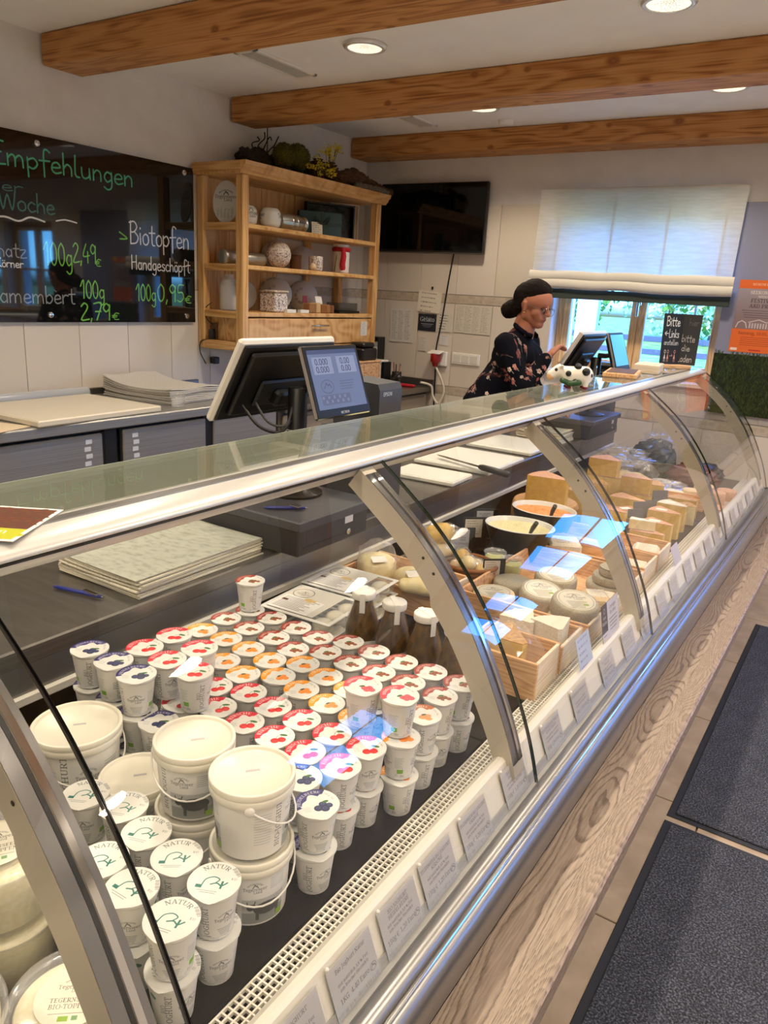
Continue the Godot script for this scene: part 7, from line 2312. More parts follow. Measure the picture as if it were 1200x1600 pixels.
func build_cheese():
	var yn := noise_image(128, 128, 401, 0.03, 4)
	tri_mat("paste_yellow", ramp_tex(yn, 128, 128, [rgb8(206, 168, 84), rgb8(226, 194, 112)]), Vector3(9, 9, 9), 0.45)
	tri_mat("paste_pale", ramp_tex(yn, 128, 128, [rgb8(224, 206, 150), rgb8(238, 226, 184)]), Vector3(9, 9, 9), 0.45)
	tri_mat("paste_gold", ramp_tex(yn, 128, 128, [rgb8(198, 154, 66), rgb8(218, 182, 90)]), Vector3(9, 9, 9), 0.45)
	tri_mat("rind_pink", ramp_tex(yn, 128, 128, [rgb8(190, 140, 110), rgb8(216, 172, 140)]), Vector3(16, 16, 16), 0.7)
	tri_mat("rind_tan", ramp_tex(yn, 128, 128, [rgb8(164, 122, 74), rgb8(200, 160, 104)]), Vector3(16, 16, 16), 0.7)
	tri_mat("rind_speck", ramp_tex(noise_image(128, 128, 405, 0.12, 2), 128, 128, [rgb8(110, 60, 48), rgb8(190, 140, 110), rgb8(214, 176, 146)]), Vector3(14, 14, 14), 0.8)
	tri_mat("rind_white", ramp_tex(noise_image(128, 128, 407, 0.08, 3), 128, 128, [rgb8(206, 200, 184), rgb8(232, 228, 216)]), Vector3(12, 12, 12), 0.8)
	tri_mat("rind_grey", ramp_tex(noise_image(128, 128, 409, 0.09, 3), 128, 128, [rgb8(142, 136, 118), rgb8(182, 176, 158)]), Vector3(14, 14, 14), 0.85)
	tri_mat("rind_cream", ramp_tex(noise_image(128, 128, 411, 0.06, 3), 128, 128, [rgb8(206, 178, 136), rgb8(226, 204, 168)]), Vector3(12, 12, 12), 0.7)
	var lc := Canvas.new(self, 128, 128, rgb8(202, 198, 182))
	logo(lc, 64, 48, 26, rgb8(90, 92, 84))
	lc.ring(64, 64, 54, 54, 1.5, rgb8(110, 112, 100))
	for i in 6:
		lc.rect(30 + i * 2, 72 + i * 7, 66 - i * 5, 2.4, rgb8(120, 120, 108))
	lc.rect(80, 86, 16, 10, rgb8(120, 150, 60))
	tex_mat("cheese_label", lc.result(), 0.7)
	tex_mat("paper_print", lines_image(72, 72, rgb8(216, 208, 190), rgb8(96, 90, 84), 31, 1, 0.12, 10), 0.7)
	# --- crate of wrapped fresh cheeses behind the bottles
	crate(-1.36, -1.0, -1.885, -2.115, 0.085, "wooden crate of film-wrapped herb cheeses behind the preserve bottles", -0.05)
	var y := DECK + 0.008
	for e in [[-1.285, -1.99, 0.066, 0.075, "mesh-patterned cheese ball in film at the crate's left end"], [-1.155, -2.0, 0.058, 0.055, "yellow herb cheese in film in the middle of the crate"], [-1.048, -1.995, 0.046, 0.055, "yellow herb cheese in film at the crate's right end"]]:
		var t := thing("wrapped_cheese", e[4], "cheese", Vector3(e[0], y, e[1]), 0.4, "film-wrapped cheeses")
		part(t, "cheese", lathe(crisp([Vector2(0, 0), Vector2(e[2] * 0.9, 0.0), Vector2(e[2], 0.02), Vector2(e[2] * 0.98, e[3] + 0.02), Vector2(e[2] * 0.7, e[3] + 0.035), Vector2(0, e[3] + 0.04)], 0.004), 24), M.paste_pale)
		part(t, "film", crumple(Vector3(e[2] * 1.06, e[3] * 0.5 + 0.045, e[2] * 1.06), int(e[2] * 900), 0.22), M.film, Vector3(0, e[3] * 0.5 + 0.045, 0))
		part(t, "leaf", bx(Vector3(0.03, 0.002, 0.01), 0.001), cm(60, 118, 60), Vector3(0.01, e[3] + 0.041, 0.02), Vector3(0, 0.5, 0))
		part(t, "price_sticker", bx(Vector3(0.05, 0.0008, 0.035), 0.0), M.white_paper, Vector3(0.015, e[3] + 0.0405, 0.045), Vector3(0.25, 0.5, 0))
	var ct := thing("wrapped_cheese", "long slice of yellow cheese in film at the crate's front corner", "cheese", Vector3(-1.03, DECK + 0.09, -1.87), 0.3, "film-wrapped cheeses")
	part(ct, "cheese", blob([[Vector3(-0.06, 0.02, 0), 0.022], [Vector3(0.0, 0.025, 0.0), 0.028], [Vector3(0.06, 0.02, 0.0), 0.024]], 0.008, 0.004, 6), M.paste_pale)
	# --- basket with small parcels
	var bk := thing("wicker_basket", "small oval wicker basket beside the middle post", "basket", Vector3(-1.075, DECK + 0.001, -2.255))
	for k in 5:
		var ring := []
		for i in 25:
			var a := TAU * i / 24.0
			ring.append(Vector3(cos(a) * (0.075 + 0.006 * k), 0.008 + 0.016 * k + 0.003 * sin(a * 12 + k * PI), sin(a) * (0.06 + 0.006 * k)))
		part(bk, "weave", tube(ring, 0.0075, 7), cm(134, 84, 40, 0.7))
	part(bk, "base", lathe([Vector2(0, 0.0), Vector2(0.075, 0.0), Vector2(0.075, 0.006), Vector2(0, 0.006)], 20), cm(112, 68, 32, 0.8))
	for k in 5:
		var a := 1.26 * k
		var t := thing("cheese_parcel", "little film-wrapped cheese ball in the wicker basket, %s from the glass" % ordinal(k), "cheese", Vector3(-1.075 + cos(a) * 0.045, DECK + 0.055 + 0.028 * (k % 2), -2.255 + sin(a) * 0.034), a, "cheese balls in the basket")
		part(t, "ball", lathe(ball_pts(0.027, 8), 14), [M.paste_yellow, M.paste_pale, M.rind_cream][k % 3])
		part(t, "film", crumple(Vector3(0.031, 0.032, 0.031), 60 + k, 0.25), M.film)
	for k in 3:
		var t := thing("bread_bag", ["lowest bag of pale rolls behind the basket", "middle bag of pale rolls behind the basket", "topmost bag of golden rolls behind the basket"][k], "bag", Vector3(-1.21 + 0.012 * k, DECK + 0.036 + 0.062 * k, -2.24), 0.5 * k, "bags of rolls")
		part(t, "rolls", blob([[Vector3(-0.035, 0, 0), 0.03], [Vector3(0.0, 0.005, 0.01), 0.034], [Vector3(0.035, 0, -0.01), 0.028]], 0.008, 0.006, k), [M.rind_cream, M.paste_pale, M.paste_yellow][k])
		part(t, "bag", crumple(Vector3(0.075, 0.036, 0.055), 80 + k, 0.3), M.film)
	solo("kitchen_cloth", crumple(Vector3(0.075, 0.045, 0.05), 33, 0.6), cm(96, 84, 78, 0.95), "crumpled grey-brown net beside the crate", "cloth", Vector3(-1.27, DECK + 0.043, -2.33))
	# --- clear tubs of spread
	for k in 2:
		var t := thing("spread_tub", ["clear tub of pale green spread beside the basket, the left one", "clear tub of pale green spread, the right one by the bowl"][k], "tub", Vector3([-1.045, -0.965][k], DECK + 0.001, [-2.405, -2.375][k]), 0, "tubs of spread")
		part(t, "spread", lathe(crisp([Vector2(0, 0.002), Vector2(0.030, 0.002), Vector2(0.036, 0.065), Vector2(0, 0.068)]), 22), cm(196, 200, 140, 0.5))
		part(t, "tub", lathe(crisp([Vector2(0, 0), Vector2(0.0315, 0), Vector2(0.0385, 0.078), Vector2(0.041, 0.079)], 0.001), 24), M.clear_plastic)
		part(t, "lid", lathe(crisp([Vector2(0.039, 0.078), Vector2(0.0415, 0.078), Vector2(0.0415, 0.083), Vector2(0.037, 0.084), Vector2(0.036, 0.081), Vector2(0, 0.081)], 0.001), 24), M.clear_plastic)
	# --- two oval bowls
	for k in 2:
		var at: Vector3 = [Vector3(-1.045, DECK + 0.001, -2.610), Vector3(-1.045, DECK + 0.001, -2.850)][k]
		var t := thing("serving_bowl", ["oval bowl, black outside and white inside, with white herb cheese", "oval bowl, black outside and white inside, with orange cheese spread"][k], "bowl", at, 0.12 - 0.2 * k, "oval serving bowls")
		var hh: float = [0.135, 0.15][k]
		var ov := Vector2(0.135, 0.108)
		part(t, "outer_shell", lathe([Vector2(0, 0), Vector2(0.5, 0.0), Vector2(0.62, 0.01), Vector2(0.82, hh * 0.5), Vector2(1.0, hh)], 36, ov), cm(16, 16, 17, 0.3))
		part(t, "inner_shell", lathe([Vector2(1.0, hh), Vector2(0.985, hh + 0.003), Vector2(0.95, hh), Vector2(0.78, hh * 0.55), Vector2(0.5, hh * 0.3), Vector2(0, hh * 0.28)], 36, ov), M.white_glaze)
		var n := FastNoiseLite.new()
		n.seed = 5 + k
		n.frequency = 3.0
		n.fractal_octaves = 3
		var g := []
		for i in 9:
			var row := []
			for j in 37:
				var a := TAU * (j % 36) / 36.0
				var rr := 0.92 * i / 8.0
				var p := Vector3(cos(a) * rr * ov.x, 0, -sin(a) * rr * ov.y)
				p.y = hh * 0.88 + (0.022 * n.get_noise_2d(p.x * 14, p.z * 14) + 0.012) * (1.0 - i / 8.0 * 0.8)
				row.append(p)
			g.append(row)
		part(t, "cheese_spread", grid_mesh(g, k == 0), tri_mat("spread%d" % k, ramp_tex(noise_image(128, 128, 420 + k, 0.08, 3), 128, 128, [[rgb8(206, 198, 140), rgb8(232, 228, 190)], [rgb8(214, 128, 58), rgb8(240, 184, 120)]][k]), Vector3(16, 16, 16), 0.5))
		part(t, "spoon", tube([Vector3(0.02, hh * 0.72, 0.03), Vector3(0.035, hh * 0.85, 0.06), Vector3(0.045, hh + 0.018, 0.085), Vector3(0.055, hh + 0.045, 0.105)], [0.004, 0.005, 0.009, 0.0085], 10), M.black_plastic, Vector3.ZERO, Vector3(0, 0.3, 0), "black spoon handle")
	# --- small upright signs on black holders behind the bowls
	for k in 4:
		var at: Vector3 = [Vector3(-1.20, DECK + 0.001, -2.44), Vector3(-1.225, DECK + 0.001, -2.60), Vector3(-1.245, DECK + 0.001, -2.74), Vector3(-0.985, DECK + 0.001, -2.27)][k]
		var t := thing("table_sign", ["white price sign in a black holder behind the tubs", "white price sign behind the white herb cheese bowl", "white price sign behind the orange cheese bowl", "white price sign in front of the basket"][k], "price sign", at, 0.75, "price signs among the cheese")
		var s: float = 1.0 if k < 3 else 0.8
		part(t, "holder", boxes([[Vector3(-0.05 * s, 0, -0.02), Vector3(0.05 * s, 0.006, 0.02)], [Vector3(-0.05 * s, 0.0, -0.004), Vector3(0.05 * s, 0.13 * s, 0.0)]], 0.001), M.black_plastic)
		part(t, "sign_paper", card(0.07 * s, 0.075 * s, 0.0008), M.paper_print if k % 2 else M.card7, Vector3(-0.008, 0.085 * s, 0.001))
	# --- wheel and the big wedges
	round_cheese("whole_cheese", Vector3(-1.14, DECK + 0.001, -3.115), 0.145, 0.115, M.rind_tan, "whole tan cheese wheel under the big wedge behind the bowls")
	var wedges := [
		# x, y above deck, z, yaw, radius, angle, height, paste, rind, label
		[-1.12, 0.117, -3.09, 2.95, 0.20, 0.75, 0.115, "paste_gold", "rind_pink", "big golden wedge standing on the tan wheel"],
		[-0.87, 0.0, -3.125, 2.85, 0.21, 0.62, 0.135, "paste_yellow", "rind_speck", "large yellow wedge behind the second glass post"],
		[-1.06, 0.0, -3.40, 2.9, 0.19, 0.7, 0.12, "paste_gold", "rind_tan", "golden wedge half hidden by the second glass post"],
		[-1.09, 0.0, -3.56, 0.6, 0.19, 0.7, 0.13, "paste_yellow", "rind_tan", "yellow wedge low at the back under a taller one"],
		[-1.07, 0.0, -3.74, 2.9, 0.20, 0.75, 0.135, "paste_yellow", "rind_tan", "yellow wedge at the back carrying a golden block"],
		[-1.07, 0.137, -3.74, 2.75, 0.17, 0.9, 0.085, "paste_gold", "rind_pink", "golden block on top at the back with pink rind"],
		[-0.86, 0.0, -3.285, 0.55, 0.17, 0.6, 0.10, "paste_pale", "rind_speck", "wide pale wedge with speckled rind in the middle"],
		[-0.86, 0.0, -3.43, 2.9, 0.18, 0.65, 0.12, "paste_yellow", "rind_pink", "yellow wedge with pink rind behind the grey signs"],
		[-0.87, 0.0, -3.59, 2.85, 0.18, 0.7, 0.11, "paste_yellow", "rind_tan", "yellow wedge under the topmost pale one"],
		[-0.87, 0.112, -3.59, 2.9, 0.16, 0.7, 0.075, "paste_gold", "rind_pink", "golden wedge on top of another in the middle"],
		[-0.87, 0.0, -3.76, 0.55, 0.18, 0.7, 0.13, "paste_yellow", "rind_tan", "yellow wedge in the back row below the clear bag"],
		[-0.675, 0.0, -3.085, 2.95, 0.16, 0.62, 0.080, "paste_yellow", "rind_pink", "long low yellow wedge right behind the crates"],
		[-0.70, 0.082, -3.085, 3.2, 0.13, 0.35, 0.04, "paste_pale", "rind_white", "narrow white-topped slice resting on the low wedge"],
		[-0.665, 0.0, -3.205, 2.9, 0.15, 0.62, 0.095, "paste_yellow", "rind_pink", "yellow wedge with pink rind second from the crates"],
		[-0.67, 0.0, -3.335, 2.9, 0.16, 0.7, 0.115, "paste_yellow", "rind_pink", "tall yellow wedge with film near the third post"],
		[-0.67, 0.0, -3.475, 2.85, 0.15, 0.7, 0.12, "paste_yellow", "rind_white", "yellow wedge with white rind behind the tall one"],
		[-0.67, 0.0, -3.61, 0.55, 0.15, 0.65, 0.09, "paste_pale", "rind_tan", "pale wedge beside the third glass post"],
		[-0.68, 0.0, -3.74, 2.9, 0.16, 0.7, 0.09, "paste_gold", "rind_tan", "low golden wedge left of the third glass post"],
	]
	for w in wedges:
		var t := thing("cheese_wedge", w[9], "cheese", Vector3(w[0], DECK + 0.001 + w[1], w[2]), w[3] + 0.0, "cut cheese wedges")
		var mm := wedge_mesh(w[4], w[5], w[6], 0.03)
		part(t, "paste", mm[0], M[w[7]], Vector3(-w[4] * 0.58, 0, 0))
		part(t, "rind", mm[1], M[w[8]], Vector3(-w[4] * 0.58, 0, 0))
		if int(w[2] * 1000) % 2:
			part(t, "price_sticker", bx(Vector3(0.045, 0.0008, 0.028), 0.0), M.white_paper, Vector3(w[4] * 0.15, w[6] + 0.0006, 0), Vector3(0, 0.3, 0))
	# --- crates with rounds and soft cheeses
	crate(-0.985, -0.565, -2.995, -2.805, 0.08, "empty-looking wooden crate, the far one of three in a row")
	crate(-0.985, -0.565, -2.795, -2.605, 0.08, "wooden crate with white camembert, the middle one of three")
	crate(-0.985, -0.560, -2.595, -2.005, 0.075, "long wooden crate full of round cheeses, the near one of three")
	crate(-0.775, -0.565, -1.785, -1.625, 0.105, "wooden crate with a pale front board beside the middle post", 0.0)
	crate(-0.775, -0.565, -1.965, -1.80, 0.085, "small wooden crate of white wedges next to the pale-fronted one", 0.0)
	y = DECK + 0.009
	soft_block(Vector3(-0.895, y, -2.70), Vector3(0.12, 0.035, 0.115), 0.3, "white paper-wrapped cheese, the lower one in the middle crate", M.rind_white, M.paper_print)
	soft_block(Vector3(-0.895, y + 0.037, -2.70), Vector3(0.12, 0.042, 0.115), 0.5, "white paper-wrapped cheese, the upper one in the middle crate", M.rind_white, M.paper_print)
	soft_block(Vector3(-0.635, y, -2.90), Vector3(0.10, 0.06, 0.12), 0.2, "white soft cheese at the right end of the far crate", M.rind_white, M.paper_print)
	soft_block(Vector3(-0.625, y, -2.705), Vector3(0.09, 0.05, 0.11), 0.1, "white soft cheese at the right end of the middle crate", M.rind_white, M.paper_print)
	round_cheese("round_cheese", Vector3(-0.905, y, -2.105), 0.068, 0.05, M.rind_cream, "cream round cheese at the left end of the long crate", "round cheeses in the crate", M.cheese_label)
	round_cheese("round_cheese", Vector3(-0.905, y, -2.255), 0.066, 0.045, M.rind_grey, "lower grey round cheese near the clear tubs", "round cheeses in the crate")
	round_cheese("round_cheese", Vector3(-0.79, y, -2.215), 0.070, 0.06, M.rind_grey, "grey round cheese with paper label in the crate's middle", "round cheeses in the crate", M.cheese_label, Vector3(0.12, 0, -0.1))
	round_cheese("round_cheese", Vector3(-0.80, y, -2.37), 0.072, 0.06, M.rind_grey, "grey round cheese with label toward the middle crate", "round cheeses in the crate", M.cheese_label, Vector3(0.06, 0, -0.06))
	round_cheese("round_cheese", Vector3(-0.645, y, -2.095), 0.069, 0.045, M.rind_grey, "lower large grey-green round cheese at the front board", "round cheeses in the crate")
	round_cheese("round_cheese", Vector3(-0.640, y + 0.046, -2.095), 0.071, 0.055, M.rind_grey, "upper large grey-green round cheese with printed label", "round cheeses in the crate", M.cheese_label, Vector3(0.1, 0, -0.12))
	for k in 3:
		round_cheese("grey_cheese", Vector3(-0.655 + 0.008 * k, y + 0.033 * k, -2.50 + 0.012 * k), 0.074 - 0.014 * k, 0.032, M.rind_grey, ["bottom of the three stacked grey cheese discs", "middle of the three stacked grey cheese discs", "top of the three stacked grey cheese discs"][k], "stacked grey discs")
	soft_block(Vector3(-0.745, y, -2.30), Vector3(0.075, 0.03, 0.075), 0.2, "small tan soft cheese low beside the grey rounds", M.rind_cream, M.paper_print)
	soft_block(Vector3(-0.715, y, -2.225), Vector3(0.075, 0.045, 0.085), 0.5, "tan soft cheese with printed paper, left of a pair", M.rind_cream, M.paper_print)
	soft_block(Vector3(-0.615, y, -2.235), Vector3(0.08, 0.03, 0.085), 0.4, "tan soft cheese at the bottom, right of a pair", M.rind_cream, M.paper_print)
	soft_block(Vector3(-0.617, y + 0.031, -2.237), Vector3(0.078, 0.05, 0.085), 0.55, "tan soft cheese with printed paper, right and topmost of a pair", M.rind_cream, M.paper_print)
	soft_block(Vector3(-0.625, y, -2.35), Vector3(0.08, 0.04, 0.08), 0.2, "tan soft cheese behind the pair near the discs", M.rind_cream, M.paper_print)
	# in the pale-fronted crate
	var fw := thing("film_wedge", "golden cheese wedge in clear film in the pale-fronted crate", "cheese", Vector3(-0.60, y, -1.655), 0.0)
	var fm := wedge_mesh(0.14, 0.9, 0.125, 0.02)
	part(fw, "paste", fm[0], M.paste_yellow, Vector3.ZERO, Vector3(0, 2.75, 0))
	part(fw, "rind", fm[1], M.rind_tan, Vector3.ZERO, Vector3(0, 2.75, 0))
	part(fw, "film", crumple(Vector3(0.085, 0.075, 0.066), 91, 0.22), M.film, Vector3(-0.07, 0.074, -0.045))
	for k in 2:
		var t := thing("paper_wedge", ["white labelled cheese wedge at the left of the small crate", "white labelled cheese wedge at the right of the small crate"][k], "cheese", Vector3([-0.665, -0.585][k], y, [-1.845, -1.84][k]), [2.6, 2.3][k], "labelled wedges")
		var mm := wedge_mesh(0.10, 1.2, 0.10 + 0.005 * k, 0.01)
		part(t, "paste", mm[0], M.rind_white)
		part(t, "rind", mm[1], M.paper_print)
	# --- grey slate signs between the wedges
	var sl := [[-0.765, -3.335, 0.09, 0.13, "large blank slate sign between the wedges"], [-0.765, -3.12, 0.07, 0.10, "dark slate sign left of the low yellow wedge"], [-0.762, -3.225, 0.08, 0.12, "tall dark slate sign next to the second post"], [-0.765, -3.475, 0.08, 0.11, "slate sign behind the pink-rind wedge"], [-0.768, -3.66, 0.08, 0.12, "slate sign at the third post"]]
	for s in sl:
		var t := thing("slate_sign", s[4], "sign", Vector3(s[0], DECK + 0.001, s[1]), 0.8, "slate signs")
		part(t, "slate", bx(Vector3(s[2], s[3], 0.004), 0.001, Vector3(0, s[3] * 0.5 + 0.004, 0)), cm(104, 102, 98, 0.6), Vector3.ZERO, Vector3(-0.15, 0, 0))
		part(t, "foot", bx(Vector3(s[2] * 0.6, 0.008, 0.035), 0.002, Vector3(0, 0.004, 0)), M.dark_plastic)
	# --- cards standing behind the rail
	var rc := Canvas.new(self, 184, 130, rgb8(198, 196, 208))
	rc.rect(0, 0, 60, 100, rgb8(40, 40, 54))
	rc.ring(30, 24, 8, 8, 2, rgb8(226, 226, 230))
	rc.text("Käse", 30, 52, 15, rgb8(226, 226, 230), "Droid Sans", 1)
	rc.text("Rohm.", 30, 72, 17, rgb8(236, 236, 240), "Droid Sans", 1)
	rc.text("Cremiger", 120, 32, 17, rgb8(50, 50, 60), "Droid Sans", 1)
	rc.text("Bio Käse", 120, 52, 17, rgb8(50, 50, 60), "Droid Sans", 1)
	for i in 4:
		rc.rect(76 + i * 3, 66 + i * 13, 88 - i * 6, 3, rgb8(84, 84, 96))
	rc.rect(12, 110, 34, 3, rgb8(84, 84, 96))
	tex_mat("raw_card_t", rc.result(), 0.5)
	var up := thing("info_card", "lilac card with dark left part standing behind the counter rail", "card", Vector3(-0.512, 0.675, -2.03), PI / 2)
	part(up, "card", card(0.15, 0.106, 0.001), M.raw_card_t, Vector3(0, 0.054, 0), Vector3(-0.2, 0, 0))
	part(up, "foot", bx(Vector3(0.05, 0.006, 0.012), 0.001, Vector3(0, 0.003, 0)), M.film)
	var ac := thing("info_card", "small glossy blue-white card in an acrylic stand", "card", Vector3(-0.512, 0.675, -1.80), PI / 2)
	part(ac, "stand", bx(Vector3(0.106, 0.092, 0.002), 0.0, Vector3(0, 0.046, 0)), M.film, Vector3.ZERO, Vector3(-0.3, 0, 0))
	part(ac, "card", card(0.098, 0.082, 0.0008), tex_mat("blue_card", lines_image(64, 56, rgb8(176, 196, 226), rgb8(120, 110, 170), 41, 1, 0.12, 12), 0.1), Vector3(0, 0.044, 0.0045), Vector3(-0.3, 0, 0))
	var sc := thing("info_card", "small blank pale card standing at the crate's right end", "card", Vector3(-0.512, 0.675, -2.83), PI / 2)
	part(sc, "card", card(0.10, 0.07, 0.001), cm(190, 188, 196, 0.6), Vector3(0, 0.034, 0), Vector3(-0.4, 0, 0))
	part(sc, "foot", bx(Vector3(0.04, 0.006, 0.012), 0.001, Vector3(0, 0.003, 0)), M.film)

# ================================================================ the far end of the counter
func build_far_end():
	var y := DECK + 0.001
	var pb := thing("plastic_bag", "crinkled clear bag of grated cheese behind the wedges", "bag", Vector3(-1.02, y + 0.075, -3.99))
	part(pb, "filling", crumple(Vector3(0.115, 0.06, 0.085), 7, 0.25), M.paste_pale, Vector3(0, -0.014, 0))
	part(pb, "bag", crumple(Vector3(0.135, 0.105, 0.10), 8, 0.5), M.film, Vector3(0, 0.025, 0))
	part(pb, "bag_fold", crumple(Vector3(0.12, 0.05, 0.07), 18, 0.9), M.film, Vector3(-0.04, 0.115, -0.02))
	solo("film_sheet", crumple(Vector3(0.11, 0.03, 0.14), 12, 0.7), M.clear_plastic, "flat crinkled film sheet right of the clear bag", "film", Vector3(-0.86, y + 0.028, -4.16))
	var db := thing("dark_bag", "dark green film bag standing at the far end of the counter", "bag", Vector3(-1.03, y + 0.105, -4.50))
	part(db, "bag", crumple(Vector3(0.13, 0.115, 0.11), 21, 0.35), cm(66, 72, 62, 0.25))
	part(db, "bag_top", crumple(Vector3(0.09, 0.06, 0.08), 23, 0.5), M.film, Vector3(0.02, 0.10, 0.03))
	solo("ham_piece", crumple(Vector3(0.13, 0.07, 0.10), 25, 0.3), cm(104, 58, 48, 0.5), "dark red-brown smoked ham at the far back", "ham", Vector3(-0.78, y + 0.066, -4.41))
	solo("ham_piece", crumple(Vector3(0.12, 0.05, 0.16), 27, 0.3), cm(58, 56, 54, 0.4), "dark film-wrapped meat at the far end glass", "ham", Vector3(-0.78, y + 0.048, -4.66))
	var cyl := [[-0.72, -4.10, 0.045, 0.06, "rind_cream", "short tan cheese roll at the far end, leftmost"], [-0.68, -4.22, 0.05, 0.07, "rind_cream", "tan cheese roll standing behind the others at the far end"], [-0.60, -4.08, 0.052, 0.075, "rind_pink", "large pinkish cheese roll beside the third glass joint"], [-0.57, -4.24, 0.05, 0.06, "rind_pink", "pinkish cheese roll behind the large one"], [-0.80, -4.03, 0.06, 0.05, "rind_white", "white cheese half with orange cut at the far end"], [-0.55, -3.94, 0.06, 0.03, "rind_pink", "flat pinkish cheese slice at the far end rail"], [-0.90, -4.22, 0.055, 0.055, "rind_white", "white cheese round at the back of the far end"]]
	for c in cyl:
		round_cheese("cheese_roll", Vector3(c[0], y, c[1]), c[2], c[3], M[c[4]], c[5], "cheese rolls at the far end")
	crate(-0.86, -0.62, -3.985, -3.88, 0.06, "small low wooden crate at the third glass post", 0.12)
	# --- on the glass shelf
	var g := 1.2455
	var cow := thing("cow_figurine", "small black and white china cow figurine with green garland", "figurine", Vector3(-1.062, g, -3.03), 0.55)
	part(cow, "body", sdf_mesh([[Vector3(-0.015, 0.05, 0), 0.036, Vector3(0.05, 0.052, 0), 0.038], [Vector3(-0.055, 0.068, 0.006), 0.024, Vector3(-0.085, 0.050, 0.012), 0.019], [Vector3(-0.02, 0.055, 0), 0.030, Vector3(-0.055, 0.066, 0.006), 0.022], [Vector3(-0.01, 0.045, 0.02), 0.014, Vector3(-0.012, 0.010, 0.022), 0.010], [Vector3(-0.01, 0.045, -0.02), 0.014, Vector3(-0.012, 0.010, -0.022), 0.010], [Vector3(0.055, 0.045, 0.02), 0.014, Vector3(0.056, 0.010, 0.022), 0.010], [Vector3(0.055, 0.045, -0.02), 0.014, Vector3(0.056, 0.010, -0.022), 0.010], [Vector3(-0.050, 0.085, 0.026), 0.008, Vector3(-0.048, 0.090, 0.042), 0.005], [Vector3(-0.050, 0.085, -0.014), 0.008, Vector3(-0.048, 0.090, -0.030), 0.005]], 0.005, 0.006), cm(232, 226, 214, 0.2))
	for s in [[Vector3(0.02, 0.086, 0.012), 0.016], [Vector3(0.05, 0.07, 0.032), 0.017], [Vector3(0.07, 0.055, 0.020), 0.012], [Vector3(-0.02, 0.06, 0.034), 0.012], [Vector3(0.01, 0.03, 0.030), 0.012], [Vector3(-0.068, 0.070, 0.022), 0.009]]:
		part(cow, "patch", lathe(ball_pts(s[1], 8), 14, Vector2(1, 1)), cm(18, 17, 17, 0.25), s[0])
	part(cow, "muzzle", lathe(ball_pts(0.017, 8), 14), cm(224, 176, 130, 0.25), Vector3(-0.088, 0.045, 0.014))
	part(cow, "garland", blob([[Vector3(-0.04, 0.030, 0.030), 0.010], [Vector3(-0.01, 0.022, 0.036), 0.011], [Vector3(0.03, 0.026, 0.037), 0.010]], 0.005, 0.006, 3), cm(38, 76, 40, 0.4))
	for x in [-0.012, 0.056]:
		for z in [-0.022, 0.022]:
			part(cow, "hoof", lathe(crisp([Vector2(0, 0), Vector2(0.012, 0), Vector2(0.011, 0.010), Vector2(0, 0.011)]), 12), cm(120, 30, 34, 0.3), Vector3(x, 0, z))
	var tr := thing("coin_tray", "shallow wooden coin tray on the glass shelf", "tray", Vector3(-1.09, g, -3.85), 0.2)
	part(tr, "base", boxes([[Vector3(-0.08, 0, -0.16), Vector3(0.08, 0.022, 0.16)]], 0.004), M.crate_z)
	part(tr, "inset", boxes([[Vector3(-0.065, 0.022, -0.145), Vector3(0.065, 0.0235, 0.145)]], 0.0), cm(92, 60, 36, 0.6))
	solo("leaflet_box", bx(Vector3(0.13, 0.045, 0.24), 0.003, Vector3(0, 0.0225, 0)), M.crate_pale, "pale wooden leaflet box beside the coin tray", "box", Vector3(-1.06, g, -4.22), Vector3(0, 0.15, 0))
	solo("acrylic_stand", boxes([[Vector3(-0.003, 0, -0.05), Vector3(0, 0.075, 0.05)], [Vector3(-0.04, 0, -0.05), Vector3(0.0, 0.003, 0.05)]], 0.0), M.film, "small clear acrylic stand beside the cow figurine", "stand", Vector3(-1.04, g, -3.28), Vector3(0, 0.3, 0))
	# sign telling customers where to queue: two chalk boards in a wooden foot
	var q := Canvas.new(self, 168, 240, rgb8(20, 20, 21))
	scribble(q, "Bitte", 26, 150, 58, 44, 7, rgb8(228, 226, 222))
	scribble(q, "<", 20, 56, 112, 36, 5, rgb8(228, 226, 222))
	scribble(q, "Links", 58, 150, 112, 38, 5.5, rgb8(228, 226, 222))
	scribble(q, "anstellen", 20, 152, 148, 26, 4, rgb8(206, 204, 200))
	for i in 3:
		var x: float = [38, 66, 126][i]
		var pk := rgb8(214, 150, 140) if i != 0 else rgb8(206, 204, 200)
		q.ring(x, 180, 7, 7, 3, pk)
		q.poly(PackedVector2Array([Vector2(x - 9, 214), Vector2(x + 9, 214), Vector2(x, 188)]), pk)
		q.line([Vector2(x - 4, 214), Vector2(x - 5, 228)], 3, pk)
		q.line([Vector2(x + 4, 214), Vector2(x + 5, 228)], 3, pk)
	q.line([Vector2(84, 200), Vector2(108, 200), Vector2(100, 193)], 3, rgb8(214, 150, 140))
	var q2 := Canvas.new(self, 168, 240, rgb8(44, 44, 46))
	scribble(q2, "hier", 70, 150, 52, 32, 4, rgb8(96, 96, 98))
	scribble(q2, "bitte", 30, 140, 130, 34, 5, rgb8(176, 174, 172))
	scribble(q2, "die", 40, 110, 174, 30, 5, rgb8(176, 174, 172))
	scribble(q2, "Laden", 20, 140, 226, 34, 5, rgb8(186, 184, 182))
	var sg := thing("queue_sign", "black chalk sign asking customers to queue on the left", "sign", Vector3(-1.035, g, -4.66))
	part(sg, "foot", bx(Vector3(0.20, 0.022, 0.06), 0.004, Vector3(0.0, 0.011, 0)), M.crate_x, Vector3.ZERO, Vector3(0, 0.72, 0))
	part(sg, "chalk_board", card(0.125, 0.285, 0.003), tex_mat("sign_front", q.result(), 0.6), Vector3(-0.032, 0.165, 0.004), Vector3(-0.06, 0.86, 0))
